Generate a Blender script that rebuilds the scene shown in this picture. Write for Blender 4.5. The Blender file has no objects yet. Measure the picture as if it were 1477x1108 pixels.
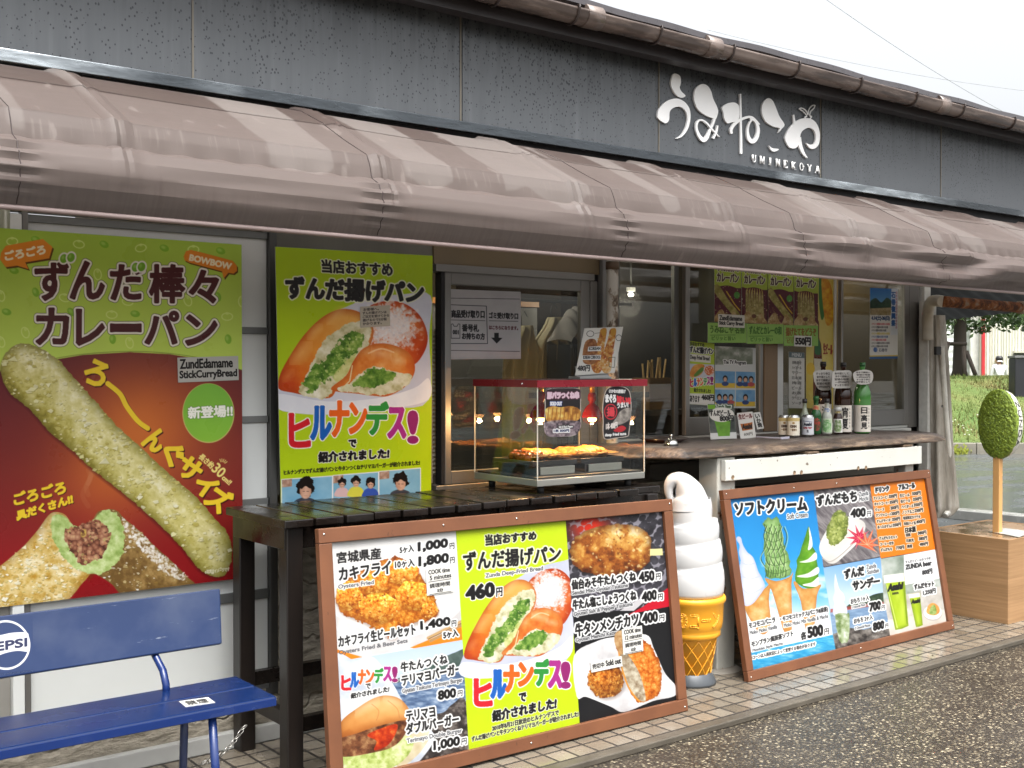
import bpy, bmesh, math, random
import numpy as np
from mathutils import Vector, Matrix
from mathutils.geometry import tessellate_polygon
R = math.radians
sc = bpy.context.scene
C = sc.collection

# ---------------------------------------------------------------- camera, sky, sun, exposure
YAW, PIT, FPX, EYE = R(37.776), R(-.8955), 1663.7, 1.5
cam = bpy.data.objects.new('camera', bpy.data.cameras.new('camera')); C.objects.link(cam)
cam.location = (0, 0, EYE); cam.rotation_euler = (R(90) + PIT, 0, -YAW)
cam.data.sensor_width = 36; cam.data.lens = FPX / 1477 * 36; cam.data.clip_end = 2000; cam.data.clip_start = .05
sc.camera = cam
SUN_EL, SUN_AZ = R(66), R(196)          # compass angle of the sun, measured from +y towards +x
wd = bpy.data.worlds.new('World'); sc.world = wd; wd.use_nodes = True
wn = wd.node_tree; bg = wn.nodes['Background']
sk = wn.nodes.new('ShaderNodeTexSky'); sk.sky_type = 'NISHITA'; sk.sun_disc = False
sk.sun_elevation = SUN_EL; sk.sun_rotation = SUN_AZ; sk.air_density = 1.0; sk.dust_density = 6.0; sk.ozone_density = 1.0
hs = wn.nodes.new('ShaderNodeHueSaturation'); hs.inputs['Saturation'].default_value = .16   # grey overcast
wn.links.new(sk.outputs[0], hs.inputs['Color'])
wt = wn.nodes.new('ShaderNodeTexCoord'); wx = wn.nodes.new('ShaderNodeSeparateXYZ'); wn.links.new(wt.outputs['Generated'], wx.inputs[0])   # overcast sky: brighter overhead than at the horizon
wm = wn.nodes.new('ShaderNodeMapRange'); wm.inputs['From Min'].default_value = 0; wm.inputs['From Max'].default_value = 1; wm.inputs['To Min'].default_value = .95; wm.inputs['To Max'].default_value = 2.3; wn.links.new(wx.outputs['Z'], wm.inputs['Value'])
wv = wn.nodes.new('ShaderNodeVectorMath'); wv.operation = 'SCALE'; wn.links.new(hs.outputs[0], wv.inputs[0]); wn.links.new(wm.outputs[0], wv.inputs['Scale']); wn.links.new(wv.outputs[0], bg.inputs[0])
bg.inputs[1].default_value = .15
sun = bpy.data.objects.new('sun', bpy.data.lights.new('sun', 'SUN')); C.objects.link(sun)
sun.data.energy = 1.5; sun.data.angle = R(40); sun.data.color = (1, .985, .96)
sd = Vector((math.sin(SUN_AZ) * math.cos(SUN_EL), math.cos(SUN_AZ) * math.cos(SUN_EL), math.sin(SUN_EL)))
sun.rotation_euler = sd.to_track_quat('Z', 'Y').to_euler()
sc.view_settings.view_transform = 'Standard'; sc.view_settings.look = 'None'
sc.view_settings.exposure = .84; sc.view_settings.gamma = 1
sc.cycles.max_bounces = 10; sc.cycles.transparent_max_bounces = 16; sc.cycles.caustics_reflective = False
sc.cycles.caustics_refractive = False; sc.cycles.use_denoising = True
# ---------------------------------------------------------------- where a point of the photograph lies on a real plane
FW = np.array([math.sin(YAW) * math.cos(PIT), math.cos(YAW) * math.cos(PIT), math.sin(PIT)])
RT = np.array([math.cos(YAW), -math.sin(YAW), 0.]); UP = np.cross(RT, FW); EY = np.array([0, 0, EYE])
def ray(x, y): return FW + RT * ((x - 738.5) / FPX) - UP * ((y - 554) / FPX)
def oz(x, y, z): d = ray(x, y); return EY + d * ((z - EYE) / d[2])
def oy(x, y, Y): d = ray(x, y); return EY + d * (Y / d[1])
def ox(x, y, X): d = ray(x, y); return EY + d * (X / d[0])
def opl(x, y, P, n): d = ray(x, y); return EY + d * (np.dot(np.array(P) - EY, n) / np.dot(d, n))
def proj(P):
    Q = np.asarray(P) - EY; z = Q @ FW
    return 738.5 + FPX * (Q @ RT) / z, 554 - FPX * (Q @ UP) / z

# ---------------------------------------------------------------- materials
def lin(c):
    c = np.asarray(c, float) / 255.
    return np.where(c <= .04045, c / 12.92, ((c + .055) / 1.055) ** 2.4)
class NT:
    def __init__(s, name):
        s.m = bpy.data.materials.new(name); s.m.use_nodes = True; s.t = s.m.node_tree
        s.b = s.t.nodes['Principled BSDF']; s.tc = None
    def n(s, typ, **kw):
        nd = s.t.nodes.new('ShaderNode' + typ)
        for k, v in kw.items():
            if isinstance(k, str) and k.startswith('i_'): nd.inputs[k[2:].replace('_', ' ')].default_value = v
            else: setattr(nd, k, v)
        return nd
    def l(s, a, b): s.t.links.new(a, b)
    def co(s, sc_=(1, 1, 1), rot=(0, 0, 0)):
        if s.tc is None: s.tc = s.n('TexCoord')
        mp = s.n('Mapping'); mp.inputs['Scale'].default_value = sc_; mp.inputs['Rotation'].default_value = rot
        s.l(s.tc.outputs['Object'], mp.inputs['Vector']); return mp.outputs[0]
    def noise(s, scale, sc_=(1, 1, 1), detail=4, rough=.55, rot=(0, 0, 0)):
        nd = s.n('TexNoise'); nd.inputs['Scale'].default_value = scale; nd.inputs['Detail'].default_value = detail
        nd.inputs['Roughness'].default_value = rough; s.l(s.co(sc_, rot), nd.inputs['Vector']); return nd.outputs['Fac']
    def vor(s, scale, sc_=(1, 1, 1), out='Distance', rnd=1):
        nd = s.n('TexVoronoi'); nd.inputs['Scale'].default_value = scale; nd.inputs['Randomness'].default_value = rnd
        s.l(s.co(sc_), nd.inputs['Vector']); return nd.outputs[out]
    def ramp(s, f, st, interp='LINEAR'):
        nd = s.n('ValToRGB'); cr = nd.color_ramp; cr.interpolation = interp
        while len(cr.elements) < len(st): cr.elements.new(.5)
        for e, (p, c) in zip(cr.elements, st):
            e.position = p; e.color = (*c, 1) if hasattr(c, '__len__') else (c, c, c, 1)
        s.l(f, nd.inputs[0]); return nd.outputs[0]
    def mix(s, f, a, b, typ='MIX'):
        nd = s.n('Mix', data_type='RGBA', blend_type=typ)
        for k, v in ((0, f), (6, a), (7, b)):
            if isinstance(v, bpy.types.NodeSocket): s.l(v, nd.inputs[k])
            elif k: nd.inputs[k].default_value = (*v, 1) if hasattr(v, '__len__') else (v, v, v, 1)
            else: nd.inputs[0].default_value = v
        return nd.outputs[2]
    def math(s, op, a, b=0.):
        nd = s.n('Math', operation=op)
        for soc, v in ((nd.inputs[0], a), (nd.inputs[1], b)):
            if isinstance(v, bpy.types.NodeSocket): s.l(v, soc)
            else: soc.default_value = v
        return nd.outputs[0]
    def bump(s, h, strength=.3, dist=.01):
        nd = s.n('Bump'); nd.inputs['Strength'].default_value = strength; nd.inputs['Distance'].default_value = dist
        s.l(h, nd.inputs['Height']); s.l(nd.outputs[0], s.b.inputs['Normal'])
    def base(s, c):
        if isinstance(c, bpy.types.NodeSocket): s.l(c, s.b.inputs['Base Color'])
        else: s.b.inputs['Base Color'].default_value = (*c, 1)
    def rough(s, v):
        if isinstance(v, bpy.types.NodeSocket): s.l(v, s.b.inputs['Roughness'])
        else: s.b.inputs['Roughness'].default_value = v
MC = {}
def M(name, c, rough=.5, metal=0., var=.12, scale=6, sc_=(1, 1, 1), bump=0., bscale=60, spec=.5, coat=0.):
    """plain procedural material: uneven colour, uneven gloss, light surface relief"""
    if name in MC: return MC[name]
    t = NT(name); c = np.asarray(c, float)
    f = t.noise(scale, sc_)
    t.base(t.ramp(f, [(.25, tuple(c * (1 - var))), (.75, tuple(np.minimum(c * (1 + var), 1)))]))
    t.rough(t.ramp(f, [(.3, max(rough - .08, .02)), (.7, min(rough + .08, 1))]))
    t.b.inputs['Metallic'].default_value = metal; t.b.inputs['Specular IOR Level'].default_value = spec
    t.b.inputs['Coat Weight'].default_value = coat
    if bump: t.bump(t.noise(bscale, sc_), bump, .004)
    MC[name] = t.m; return t.m
def S(r, g, b, k=.85): return tuple(lin((r, g, b)) * k)       # a colour picked as sRGB, as reflectance

# ---------------------------------------------------------------- mesh building
ORG = {}
class MB:
    def __init__(s): s.v = []; s.f = []; s.m = []; s.sm = []; s.n = 0
    def add(s, V, F, mi=0, smooth=False):
        V = np.asarray(V, float).reshape(-1, 3); s.v.append(V)
        for f in F: s.f.append(tuple(int(i) + s.n for i in f)); s.m.append(mi); s.sm.append(smooth)
        s.n += len(V); return s
    def box(s, x0, x1, y0, y1, z0, z1, mi=0, b=0.):
        return s.obox(((x0 + x1) / 2, (y0 + y1) / 2, (z0 + z1) / 2), (abs(x1 - x0), abs(y1 - y0), abs(z1 - z0)), None, mi, b)
    def obox(s, c, d, rot=None, mi=0, b=0.):
        """box of size d at c turned by the 3x3 rot (columns are its axes), edges chamfered by b"""
        h = np.asarray(d, float) / 2; b = min(b, h.min() * .45)
        if b <= 0:
            V = np.array([[x, y, z] for x in (-1, 1) for y in (-1, 1) for z in (-1, 1)]) * h
            F = [(0, 1, 3, 2), (4, 6, 7, 5), (0, 4, 5, 1), (2, 3, 7, 6), (0, 2, 6, 4), (1, 5, 7, 3)]
        else:
            bm = bmesh.new(); bmesh.ops.create_cube(bm, size=1)
            for q in bm.verts: q.co = Vector((q.co.x * 2 * h[0], q.co.y * 2 * h[1], q.co.z * 2 * h[2]))
            bmesh.ops.bevel(bm, geom=bm.edges[:], offset=b, segments=2, profile=.5, affect='EDGES')
            bm.verts.index_update(); V = np.array([q.co[:] for q in bm.verts]); F = [[q.index for q in f.verts] for f in bm.faces]; bm.free()
        if rot is not None: V = V @ np.asarray(rot).T
        return s.add(V + np.asarray(c, float), F, mi)
    def tube(s, P, r, n=10, mi=0, caps=True, sq=None):
        P = np.asarray(P, float); k = len(P); r = np.broadcast_to(np.asarray(r, float), (k,))
        T = np.gradient(P, axis=0); T /= np.linalg.norm(T, axis=1)[:, None]
        a = np.array([0, 0, 1.]) if abs(T[0][2]) < .9 else np.array([1., 0, 0])
        V = []; N = np.cross(T[0], a); N /= np.linalg.norm(N)
        for i in range(k):
            N = N - T[i] * (N @ T[i]); N /= np.linalg.norm(N); B = np.cross(T[i], N)
            for j in range(n):
                t = 2 * math.pi * (j + .5) / n; V.append(P[i] + r[i] * (math.cos(t) * N + math.sin(t) * B))
        F = [(i * n + j, i * n + (j + 1) % n, (i + 1) * n + (j + 1) % n, (i + 1) * n + j) for i in range(k - 1) for j in range(n)]
        s.add(V, F, mi, n > 5)
        if caps:
            s.add(V[:n], [tuple(range(n))[::-1]], mi); s.add(V[-n:], [tuple(range(n))], mi)
        return s
    def lathe(s, prof, c=(0, 0, 0), n=32, mi=0, smooth=True, ax=None):
        """prof: (radius, height) pairs turned round the upright axis through c"""
        V = [(r * math.cos(2 * math.pi * j / n), r * math.sin(2 * math.pi * j / n), z) for r, z in prof for j in range(n)]
        V = np.array(V)
        if ax is not None: V = V @ np.asarray(ax).T
        k = len(prof)
        F = [(i * n + j, i * n + (j + 1) % n, (i + 1) * n + (j + 1) % n, (i + 1) * n + j) for i in range(k - 1) for j in range(n)]
        return s.add(V + np.asarray(c, float), F, mi, smooth)
    def prism(s, poly, fn, t, mi=0, side=None):
        """flat outline poly (2-D), fn maps (u, v, depth) to the world, thickness t"""
        n = len(poly); A = [fn(u, v, 0) for u, v in poly]; B = [fn(u, v, t) for u, v in poly]
        s.add(A, [tuple(range(n))[::-1]], mi); s.add(B, [tuple(range(n))], mi)
        s.add(A + B, [(i, (i + 1) % n, n + (i + 1) % n, n + i) for i in range(n)], mi if side is None else side)
        return s
    def grid(s, fn, nu, nv, mi=0, smooth=True):
        V = [fn(i / nu, j / nv) for j in range(nv + 1) for i in range(nu + 1)]
        w = nu + 1
        return s.add(V, [(j * w + i, j * w + i + 1, (j + 1) * w + i + 1, (j + 1) * w + i) for j in range(nv) for i in range(nu)], mi, smooth)
    def build(s, name, mats, parent=None, loc=None):
        mats = mats if isinstance(mats, (list, tuple)) else [mats]
        V = np.concatenate(s.v); org = np.array(ORG[parent.name] if parent else (loc if loc is not None else (0, 0, 0)), float)
        me = bpy.data.meshes.new(name); me.from_pydata((V - org).tolist(), [], s.f)
        for m in mats: me.materials.append(m)
        me.polygons.foreach_set('material_index', s.m); me.polygons.foreach_set('use_smooth', s.sm); me.update()
        bm = bmesh.new(); bm.from_mesh(me); bmesh.ops.remove_doubles(bm, verts=bm.verts, dist=1e-6)
        bmesh.ops.recalc_face_normals(bm, faces=bm.faces); bm.to_mesh(me); bm.free()
        o = bpy.data.objects.new(name, me); C.objects.link(o)
        if parent: o.parent = parent
        else: o.location = org
        ORG[o.name] = org; return o
def B(x0, x1, y0, y1, z0, z1, b=0.): return MB().box(x0, x1, y0, y1, z0, z1, 0, b)
def tag(o, label, cat, group=None):
    o['label'] = label; o['category'] = cat
    if group: o['group'] = group
    return o
def thing(name, loc, label, cat, group=None):
    o = bpy.data.objects.new(name, None); C.objects.link(o); o.location = loc; o.empty_display_size = .1
    ORG[o.name] = np.array(loc, float); return tag(o, label, cat, group)
def struct(o): o['kind'] = 'structure'; return o
def copy_thing(root, loc, label):
    """a copy of a thing with copies of its parts and their sub-parts"""
    def cp(o, par):
        c = o.copy(); C.objects.link(c)
        if par: c.parent = par
        for ch in kids.get(o.name, []): cp(ch, c)
        return c
    kids = {}
    for o in bpy.data.objects:
        if o.parent: kids.setdefault(o.parent.name, []).append(o)
    c = cp(root, None); c.location = loc; c['label'] = label; ORG[c.name] = np.array(loc, float); return c
def smooth_pts(P, n=6, closed=True):
    P = np.asarray(P, float); k = len(P); out = []
    for i in range(k if closed else k - 1):
        p0, p1, p2, p3 = (P[(i - 1) % k], P[i], P[(i + 1) % k], P[(i + 2) % k]) if closed else (P[max(i - 1, 0)], P[i], P[i + 1], P[min(i + 2, k - 1)])
        for j in range(n):
            t = j / n
            out.append(.5 * (2 * p1 + (p2 - p0) * t + (2 * p0 - 5 * p1 + 4 * p2 - p3) * t * t + (3 * p1 - p0 - 3 * p2 + p3) * t ** 3))
    if not closed: out.append(P[-1])
    return np.array(out)

# ---------------------------------------------------------------- printed sheets: a fine mesh whose colours are laid down procedurally
def _h(ix, iy, s):
    h = (ix.astype(np.int64) * 374761393 + iy.astype(np.int64) * 668265263 + s * 974634777) & 0xffffffff
    h = ((h ^ (h >> 13)) * 1274126177) & 0xffffffff
    return ((h ^ (h >> 16)) & 0xffff) / 65535.
def vn(x, y, s=0):
    ix, iy = np.floor(x), np.floor(y); fx, fy = x - ix, y - iy; fx = fx * fx * (3 - 2 * fx); fy = fy * fy * (3 - 2 * fy)
    return (_h(ix, iy, s) * (1 - fx) + _h(ix + 1, iy, s) * fx) * (1 - fy) + (_h(ix, iy + 1, s) * (1 - fx) + _h(ix + 1, iy + 1, s) * fx) * fy
def fbm(x, y, size, s=0, o=4):
    t = 0.; a = .5; n = 0.
    for k in range(o): t = t + a * vn(x / size, y / size, s + k); n += a; a *= .55; size *= .5
    return t / n
def wor(x, y, size, s=0):
    x = x / size; y = y / size; ix, iy = np.floor(x), np.floor(y); d = np.full(x.shape, 9.); idv = np.zeros(x.shape)
    for a in (-1, 0, 1):
        for b in (-1, 0, 1):
            cx, cy = ix + a, iy + b; q = np.hypot(cx + _h(cx, cy, s) - x, cy + _h(cx, cy, s + 7) - y)
            k = q < d; d = np.where(k, q, d); idv = np.where(k, _h(cx, cy, s + 13), idv)
    return d, idv
def rmp(t, st):
    t = np.clip(t, 0, 1); p = [a for a, _ in st]
    return np.stack([np.interp(t, p, [c[k] for _, c in st]) for k in range(3)], -1)
_gl = {}
def glyphs(st):
    """outline edges of a line of lettering in the built-in font, scaled to its own ink box"""
    if st in _gl: return _gl[st]
    cu = bpy.data.curves.new('t', 'FONT'); cu.body = st; cu.resolution_u = 3; cu.size = 1
    ob = bpy.data.objects.new('t', cu); C.objects.link(ob)
    me = ob.evaluated_get(bpy.context.evaluated_depsgraph_get()).to_mesh()
    V = np.array([v.co[:2] for v in me.vertices]); cnt = {}
    for p in me.polygons:
        for e in p.edge_keys: cnt[e] = cnt.get(e, 0) + 1
    E = np.array([e for e, k in cnt.items() if k == 1]); bpy.data.objects.remove(ob); bpy.data.curves.remove(cu)
    lo = V.min(0); hi = V.max(0); V = (V - lo) / (hi - lo)
    _gl[st] = V[E]; return _gl[st]
def sdf(x, y, A, Bp):
    """signed distance (negative inside, even-odd) of points to the closed outlines made of edges A-B"""
    d2 = np.full(x.shape, 1e9); ins = np.zeros(x.shape, bool); st = max(1, int(3e6 / max(len(A), 1)))
    ab = Bp - A; L = np.maximum((ab ** 2).sum(1), 1e-9)
    for i in range(0, len(x), st):
        X = x[i:i + st, None]; Y = y[i:i + st, None]
        t = np.clip(((X - A[:, 0]) * ab[:, 0] + (Y - A[:, 1]) * ab[:, 1]) / L, 0, 1)
        d2[i:i + st] = ((X - A[:, 0] - t * ab[:, 0]) ** 2 + (Y - A[:, 1] - t * ab[:, 1]) ** 2).min(1)
        c = (A[:, 0] <= X) != (Bp[:, 0] <= X)
        with np.errstate(divide='ignore', invalid='ignore'):
            yy = A[:, 1] + (X - A[:, 0]) * ab[:, 1] / ab[:, 0]
        ins[i:i + st] = ((c & (yy > Y)).sum(1) % 2) == 1
    d = np.sqrt(d2); return np.where(ins, -d, d)
def crop(x0, y0, s): return lambda *P: [(x0 + a / s, y0 + b / s) for a, b in P]
class Canvas:
    def __init__(s, TL, TR, BL, res=.75, bg=(255, 255, 255)):
        s.P0 = np.asarray(TL, float); s.U = np.asarray(TR, float) - s.P0; s.V = np.asarray(BL, float) - s.P0
        q = [proj(s.P0 + a * s.U + b * s.V) for a, b in ((0, 0), (1, 0), (0, 1), (1, 1))]; q = np.array(q)
        s.nx = int(max(np.hypot(*(q[1] - q[0])), np.hypot(*(q[3] - q[2]))) / res) + 2
        s.ny = int(max(np.hypot(*(q[2] - q[0])), np.hypot(*(q[3] - q[1]))) / res) + 2
        a, b = np.meshgrid(np.linspace(0, 1, s.nx), np.linspace(0, 1, s.ny))
        s.W = s.P0 + a.reshape(-1, 1) * s.U + b.reshape(-1, 1) * s.V
        s.x, s.y = proj(s.W); s.a = a.ravel(); s.b = b.ravel(); s.c = np.tile(np.array(bg, float), (len(s.x), 1)); s.soft = res * 1.1
    def at(s, a, b): return proj(s.P0 + a * s.U + b * s.V)
    def sel(s, x0, x1, y0, y1): return np.nonzero((s.x > x0) & (s.x < x1) & (s.y > y0) & (s.y < y1))[0]
    def put(s, i, al, col):
        c = col(s.x[i], s.y[i]) if callable(col) else np.asarray(col, float)
        s.c[i] = s.c[i] * (1 - al[:, None]) + c * al[:, None]
    def poly(s, P, col, smooth=True, soft=None, grow=0., op=1., n=5, rag=0., rs=5., edge=None):
        P = smooth_pts(P, n) if smooth else np.asarray(P, float); soft = soft or s.soft; m = abs(grow) + soft + 1 + rag
        i = s.sel(P[:, 0].min() - m, P[:, 0].max() + m, P[:, 1].min() - m, P[:, 1].max() + m)
        if not len(i): return
        d = sdf(s.x[i], s.y[i], P, np.roll(P, -1, 0)) - grow
        if rag: d = d + rag * 2.4 * (fbm(s.x[i], s.y[i], rs, 77, 4) - .5)
        al = np.clip(.5 - d / soft, 0, 1) * op; k = al > 0; s.put(i[k], al[k], col)
        if edge: ae = al * np.clip(1 + d / edge[0], 0, 1) ** 1.4 * edge[2]; s.put(i[k], ae[k], edge[1])      # the pictured thing turns away at its outline
    def ell(s, cx, cy, rx, ry, col, rot=0., soft=None, op=1.):
        m = max(rx, ry) + 2; i = s.sel(cx - m, cx + m, cy - m, cy + m)
        c, q = math.cos(rot), math.sin(rot); dx, dy = s.x[i] - cx, s.y[i] - cy
        d = (np.hypot((dx * c + dy * q) / rx, (-dx * q + dy * c) / ry) - 1) * min(rx, ry)
        al = np.clip(.5 - d / (soft or s.soft), 0, 1) * op; k = al > 0; s.put(i[k], al[k], col)
    def line(s, P, w, col, smooth=False, op=1.):
        P = smooth_pts(P, 6, False) if smooth else np.asarray(P, float); m = w + 2
        i = s.sel(P[:, 0].min() - m, P[:, 0].max() + m, P[:, 1].min() - m, P[:, 1].max() + m)
        if not len(i): return
        d = np.abs(sdf(s.x[i], s.y[i], P[:-1], P[1:])) - w / 2
        al = np.clip(.5 - d / s.soft, 0, 1) * op; k = al > 0; s.put(i[k], al[k], col)
    def text(s, st, BL, BR, TL, col=(20, 20, 20), bold=0., outs=(), TR=None, soft=None):
        E = glyphs(st); BL, BR, TL = (np.array(q, float) for q in (BL, BR, TL)); TR = TL + BR - BL if TR is None else np.array(TR, float)
        u, v = E[..., :1], E[..., 1:]; P = BL * (1 - u) * (1 - v) + BR * u * (1 - v) + TL * (1 - u) * v + TR * u * v
        A, Bq = P[:, 0], P[:, 1]; r = max([bold] + [o for o, _ in outs]) + 1.2
        i = s.sel(P[..., 0].min() - r, P[..., 0].max() + r, P[..., 1].min() - r, P[..., 1].max() + r)
        if not len(i): return
        x = s.x[i]; d = np.full(len(i), 99.); lo, hi = x.min(), x.max(); nc = max(1, len(st) * 2); ex0 = P[..., 0].min(1); ex1 = P[..., 0].max(1)
        for k in range(nc):
            a, b = lo + (hi - lo) * k / nc, lo + (hi - lo) * (k + 1) / nc
            j = np.nonzero((x >= a) & ((x < b) if k < nc - 1 else (x <= b)))[0]; e = (ex1 > a - r) & (ex0 < b + r)
            if len(j) and e.any(): d[j] = sdf(x[j], s.y[i[j]], A[e], Bq[e])
        sf = soft or s.soft
        for o, c in list(outs) + [(bold, col)]:
            al = np.clip(.5 - (d - o) / sf, 0, 1); k = al > 0; s.put(i[k], al[k], c)
    def char(s, ch, cx, cy, w, h, ang=0., **kw):
        c, q = math.cos(ang), math.sin(ang); f = lambda a, b: (cx + a * c - b * q, cy + a * q + b * c)
        s.text(ch, f(-w / 2, h / 2), f(w / 2, h / 2), f(-w / 2, -h / 2), **kw)
    def flakes(s, P, n, size, cols, seed=0, asp=.5, op=.9, smooth=True, jit=.5):
        """small crumbs of colour scattered inside an outline"""
        P = smooth_pts(P, 4) if smooth else np.asarray(P, float); rg = np.random.default_rng(seed)
        q = rg.uniform(P.min(0), P.max(0), (n * 4, 2)); d = sdf(q[:, 0], q[:, 1], P, np.roll(P, -1, 0)); q = q[d < -size * .3][:n]
        for cx, cy in q:
            r = size * rg.uniform(1 - jit, 1 + jit)
            s.ell(cx, cy, r, max(r * asp * rg.uniform(.6, 1.3), .5), cols[rg.integers(len(cols))], rg.uniform(0, 3.2), op=op * rg.uniform(.6, 1))
    def build(s, name, parent=None, mat=None, thick=.004, k=.53):
        nx, ny = s.nx, s.ny; n = nx * ny; nrm = np.cross(s.V, s.U); nrm /= np.linalg.norm(nrm)
        if nrm @ (s.P0 + .5 * s.U + .5 * s.V - EY) > 0: nrm = -nrm         # towards the viewer's side
        org = ORG[parent.name] if parent else s.P0 + s.V + s.U * .5
        i = np.arange(nx * (ny - 1)).reshape(ny - 1, nx)[:, :-1].ravel()
        F = np.stack([i, i + 1, i + nx + 1, i + nx], 1)
        cor = np.array([s.P0, s.P0 + s.U, s.P0 + s.U + s.V, s.P0 + s.V])
        Bk = np.concatenate([cor - nrm * .0006, cor - nrm * thick])
        bf = [(0, 1, 2, 3), (4, 7, 6, 5)] + [(j, (j + 1) % 4, 4 + (j + 1) % 4, 4 + j) for j in range(4)]
        V = np.concatenate([s.W, Bk]) - org; F = np.concatenate([F, np.array(bf) + n])
        me = bpy.data.meshes.new(name); me.vertices.add(len(V)); me.vertices.foreach_set('co', V.astype(np.float32).ravel())
        me.loops.add(F.size); me.loops.foreach_set('vertex_index', F.astype(np.int32).ravel())
        me.polygons.add(len(F)); me.polygons.foreach_set('loop_start', np.arange(0, F.size, 4, dtype=np.int32))
        at = me.color_attributes.new('print', 'FLOAT_COLOR', 'POINT')
        wear = (.94 + .10 * fbm(s.x, s.y, 46., 611, 4)) * (1 - .22 * np.clip((s.b - .955) / .045, 0, 1) * fbm(s.x, s.y, 9., 612, 3)) if n > 4000 else np.ones(n)   # uneven fading, grime along the bottom edge
        col = np.concatenate([lin(np.clip(s.c, 0, 255)) * k * wear[:, None], np.full((8, 3), .5)]); col = np.concatenate([col, np.ones((len(col), 1))], 1)
        at.data.foreach_set('color', col.astype(np.float32).ravel()); me.update(); me.validate()
        me.materials.append(mat or PRINT); o = bpy.data.objects.new(name, me); C.objects.link(o)
        if parent: o.parent = parent
        else: o.location = org
        ORG[o.name] = np.array(org); return o
def print_mat(name, rough, spec=.5, coat=0.):
    t = NT(name); a = t.n('Attribute', attribute_name='print'); t.base(a.outputs['Color'])
    t.rough(t.ramp(t.noise(5), [(.3, rough - .06), (.7, rough + .08)])); t.b.inputs['Specular IOR Level'].default_value = spec
    t.bump(t.noise(7, detail=2), .08, .01); return t.m
PRINT = print_mat('printed_board', .45, .25); GLOSSY = print_mat('laminated_print', .3, .22); PAPER = print_mat('printed_paper', .7, .3)
# ================================================================ the setting
rnd = random.Random(4)
# ground
t = NT('wet_asphalt')
cell = t.vor(84, out='Color'); sep = t.n('SeparateColor'); t.l(cell, sep.inputs[0])
big = t.noise(1.3, detail=3)
nz3 = t.noise(.35, detail=4); stone = t.ramp(sep.outputs[0], [(0, S(30, 27, 23, .65)), (.35, S(74, 67, 55, .65)), (.65, S(106, 97, 81, .7)), (.88, S(144, 133, 110, .75)), (1, S(200, 187, 158, .8))])
edge = t.vor(84)
col = t.mix(t.ramp(edge, [(.3, 0.), (.62, 1.)]), stone, S(40, 36, 31))
t.base(t.mix(t.ramp(big, [(.35, .0), (.7, .35)]), col, S(70, 62, 52)))
t.base(t.mix(t.ramp(nz3, [(.42, 0.), (.62, .45)]), t.b.inputs['Base Color'].links[0].from_socket, S(46, 42, 37)))
t.rough(t.ramp(big, [(.3, .28), (.7, .5)])); t.bump(edge, .6, -.005); ASPH = t.m
t = NT('wet_road'); nb = t.noise(.55, (1, 1.8, 1), detail=5); fine = t.noise(160, detail=2)
t.base(t.mix(fine, S(66, 70, 72), S(96, 99, 98))); t.rough(t.ramp(nb, [(.38, .04), (.5, .2), (.62, .42)])); t.bump(fine, .12, .004); ROAD = t.m
o = struct(B(-60, 400, -60, 400, -.6, -.022).build('asphalt_ground', ASPH))
o = struct(B(9.2, 60, -30, 60, -.02, -.016).build('wet_road', ROAD))
t = NT('walkway_tiles'); br = t.n('TexBrick', offset=0., squash=1.)
mp = t.n('Mapping'); tc = t.n('TexCoord'); t.l(tc.outputs['Object'], mp.inputs['Vector']); mp.inputs['Location'].default_value = (-.006, .075, 0); t.l(mp.outputs[0], br.inputs['Vector'])
for k, v in (('Scale', 1.), ('Mortar Size', .006), ('Mortar Smooth', .1), ('Brick Width', .1), ('Row Height', .1), ('Bias', 0.)): br.inputs[k].default_value = v
br.inputs['Color1'].default_value = (*S(136, 127, 113), 1); br.inputs['Color2'].default_value = (*S(108, 99, 86), 1); br.inputs['Mortar'].default_value = (*S(40, 35, 30), 1)
dirt = t.noise(7, detail=6); t.base(t.mix(t.ramp(dirt, [(.4, .0), (.75, .3)]), br.outputs['Color'], S(80, 71, 58)))
t.rough(t.mix(br.outputs['Fac'], t.ramp(t.noise(5), [(.35, .1), (.65, .3)]), .7)); t.bump(br.outputs['Fac'], .5, -.004); TILE = t.m
struct(B(-2, 9, 3.318, 4.46, -.022, 0).build('tiled_walkway', TILE))
KERB = M('kerb_concrete', S(82, 76, 66), .5, var=.25, scale=9, bump=.3, bscale=150)
rgp = np.random.default_rng(3); pb_m = MB()
for i in range(420):
    x, y = rgp.uniform(1.5, 8), 3.255 - abs(rgp.normal(0, .05)) if i % 3 else rgp.uniform(3.33, 4.1); r = rgp.uniform(.0015, .0045); pb_m.lathe([(0, 0), (r, r * .2), (r * .7, r), (0, r * 1.1)], (x, y, -.022 if y < 3.26 else 0), 6)
o = pb_m.build('grit', M('grit_stone', S(92, 82, 66), .8, var=.4, scale=40)); o['kind'] = 'stuff'
struct(B(-2, 9, 3.262, 3.3165, -.022, .003, .004).build('concrete_kerb', KERB))
a, b = oz(1358, 745, 0), oz(1500, 759, 0); d = (b - a) / np.linalg.norm(b - a); n_ = np.array([-d[1], d[0], 0]); L = 6
struct(MB().obox((a + b) / 2 + n_ * .1 + (0, 0, .03), (L, .2, .1), np.array([d, n_, (0, 0, 1)]).T, 0, .01).build('road_edging', M('edging', S(150, 150, 145), .25, var=.2)))

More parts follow.
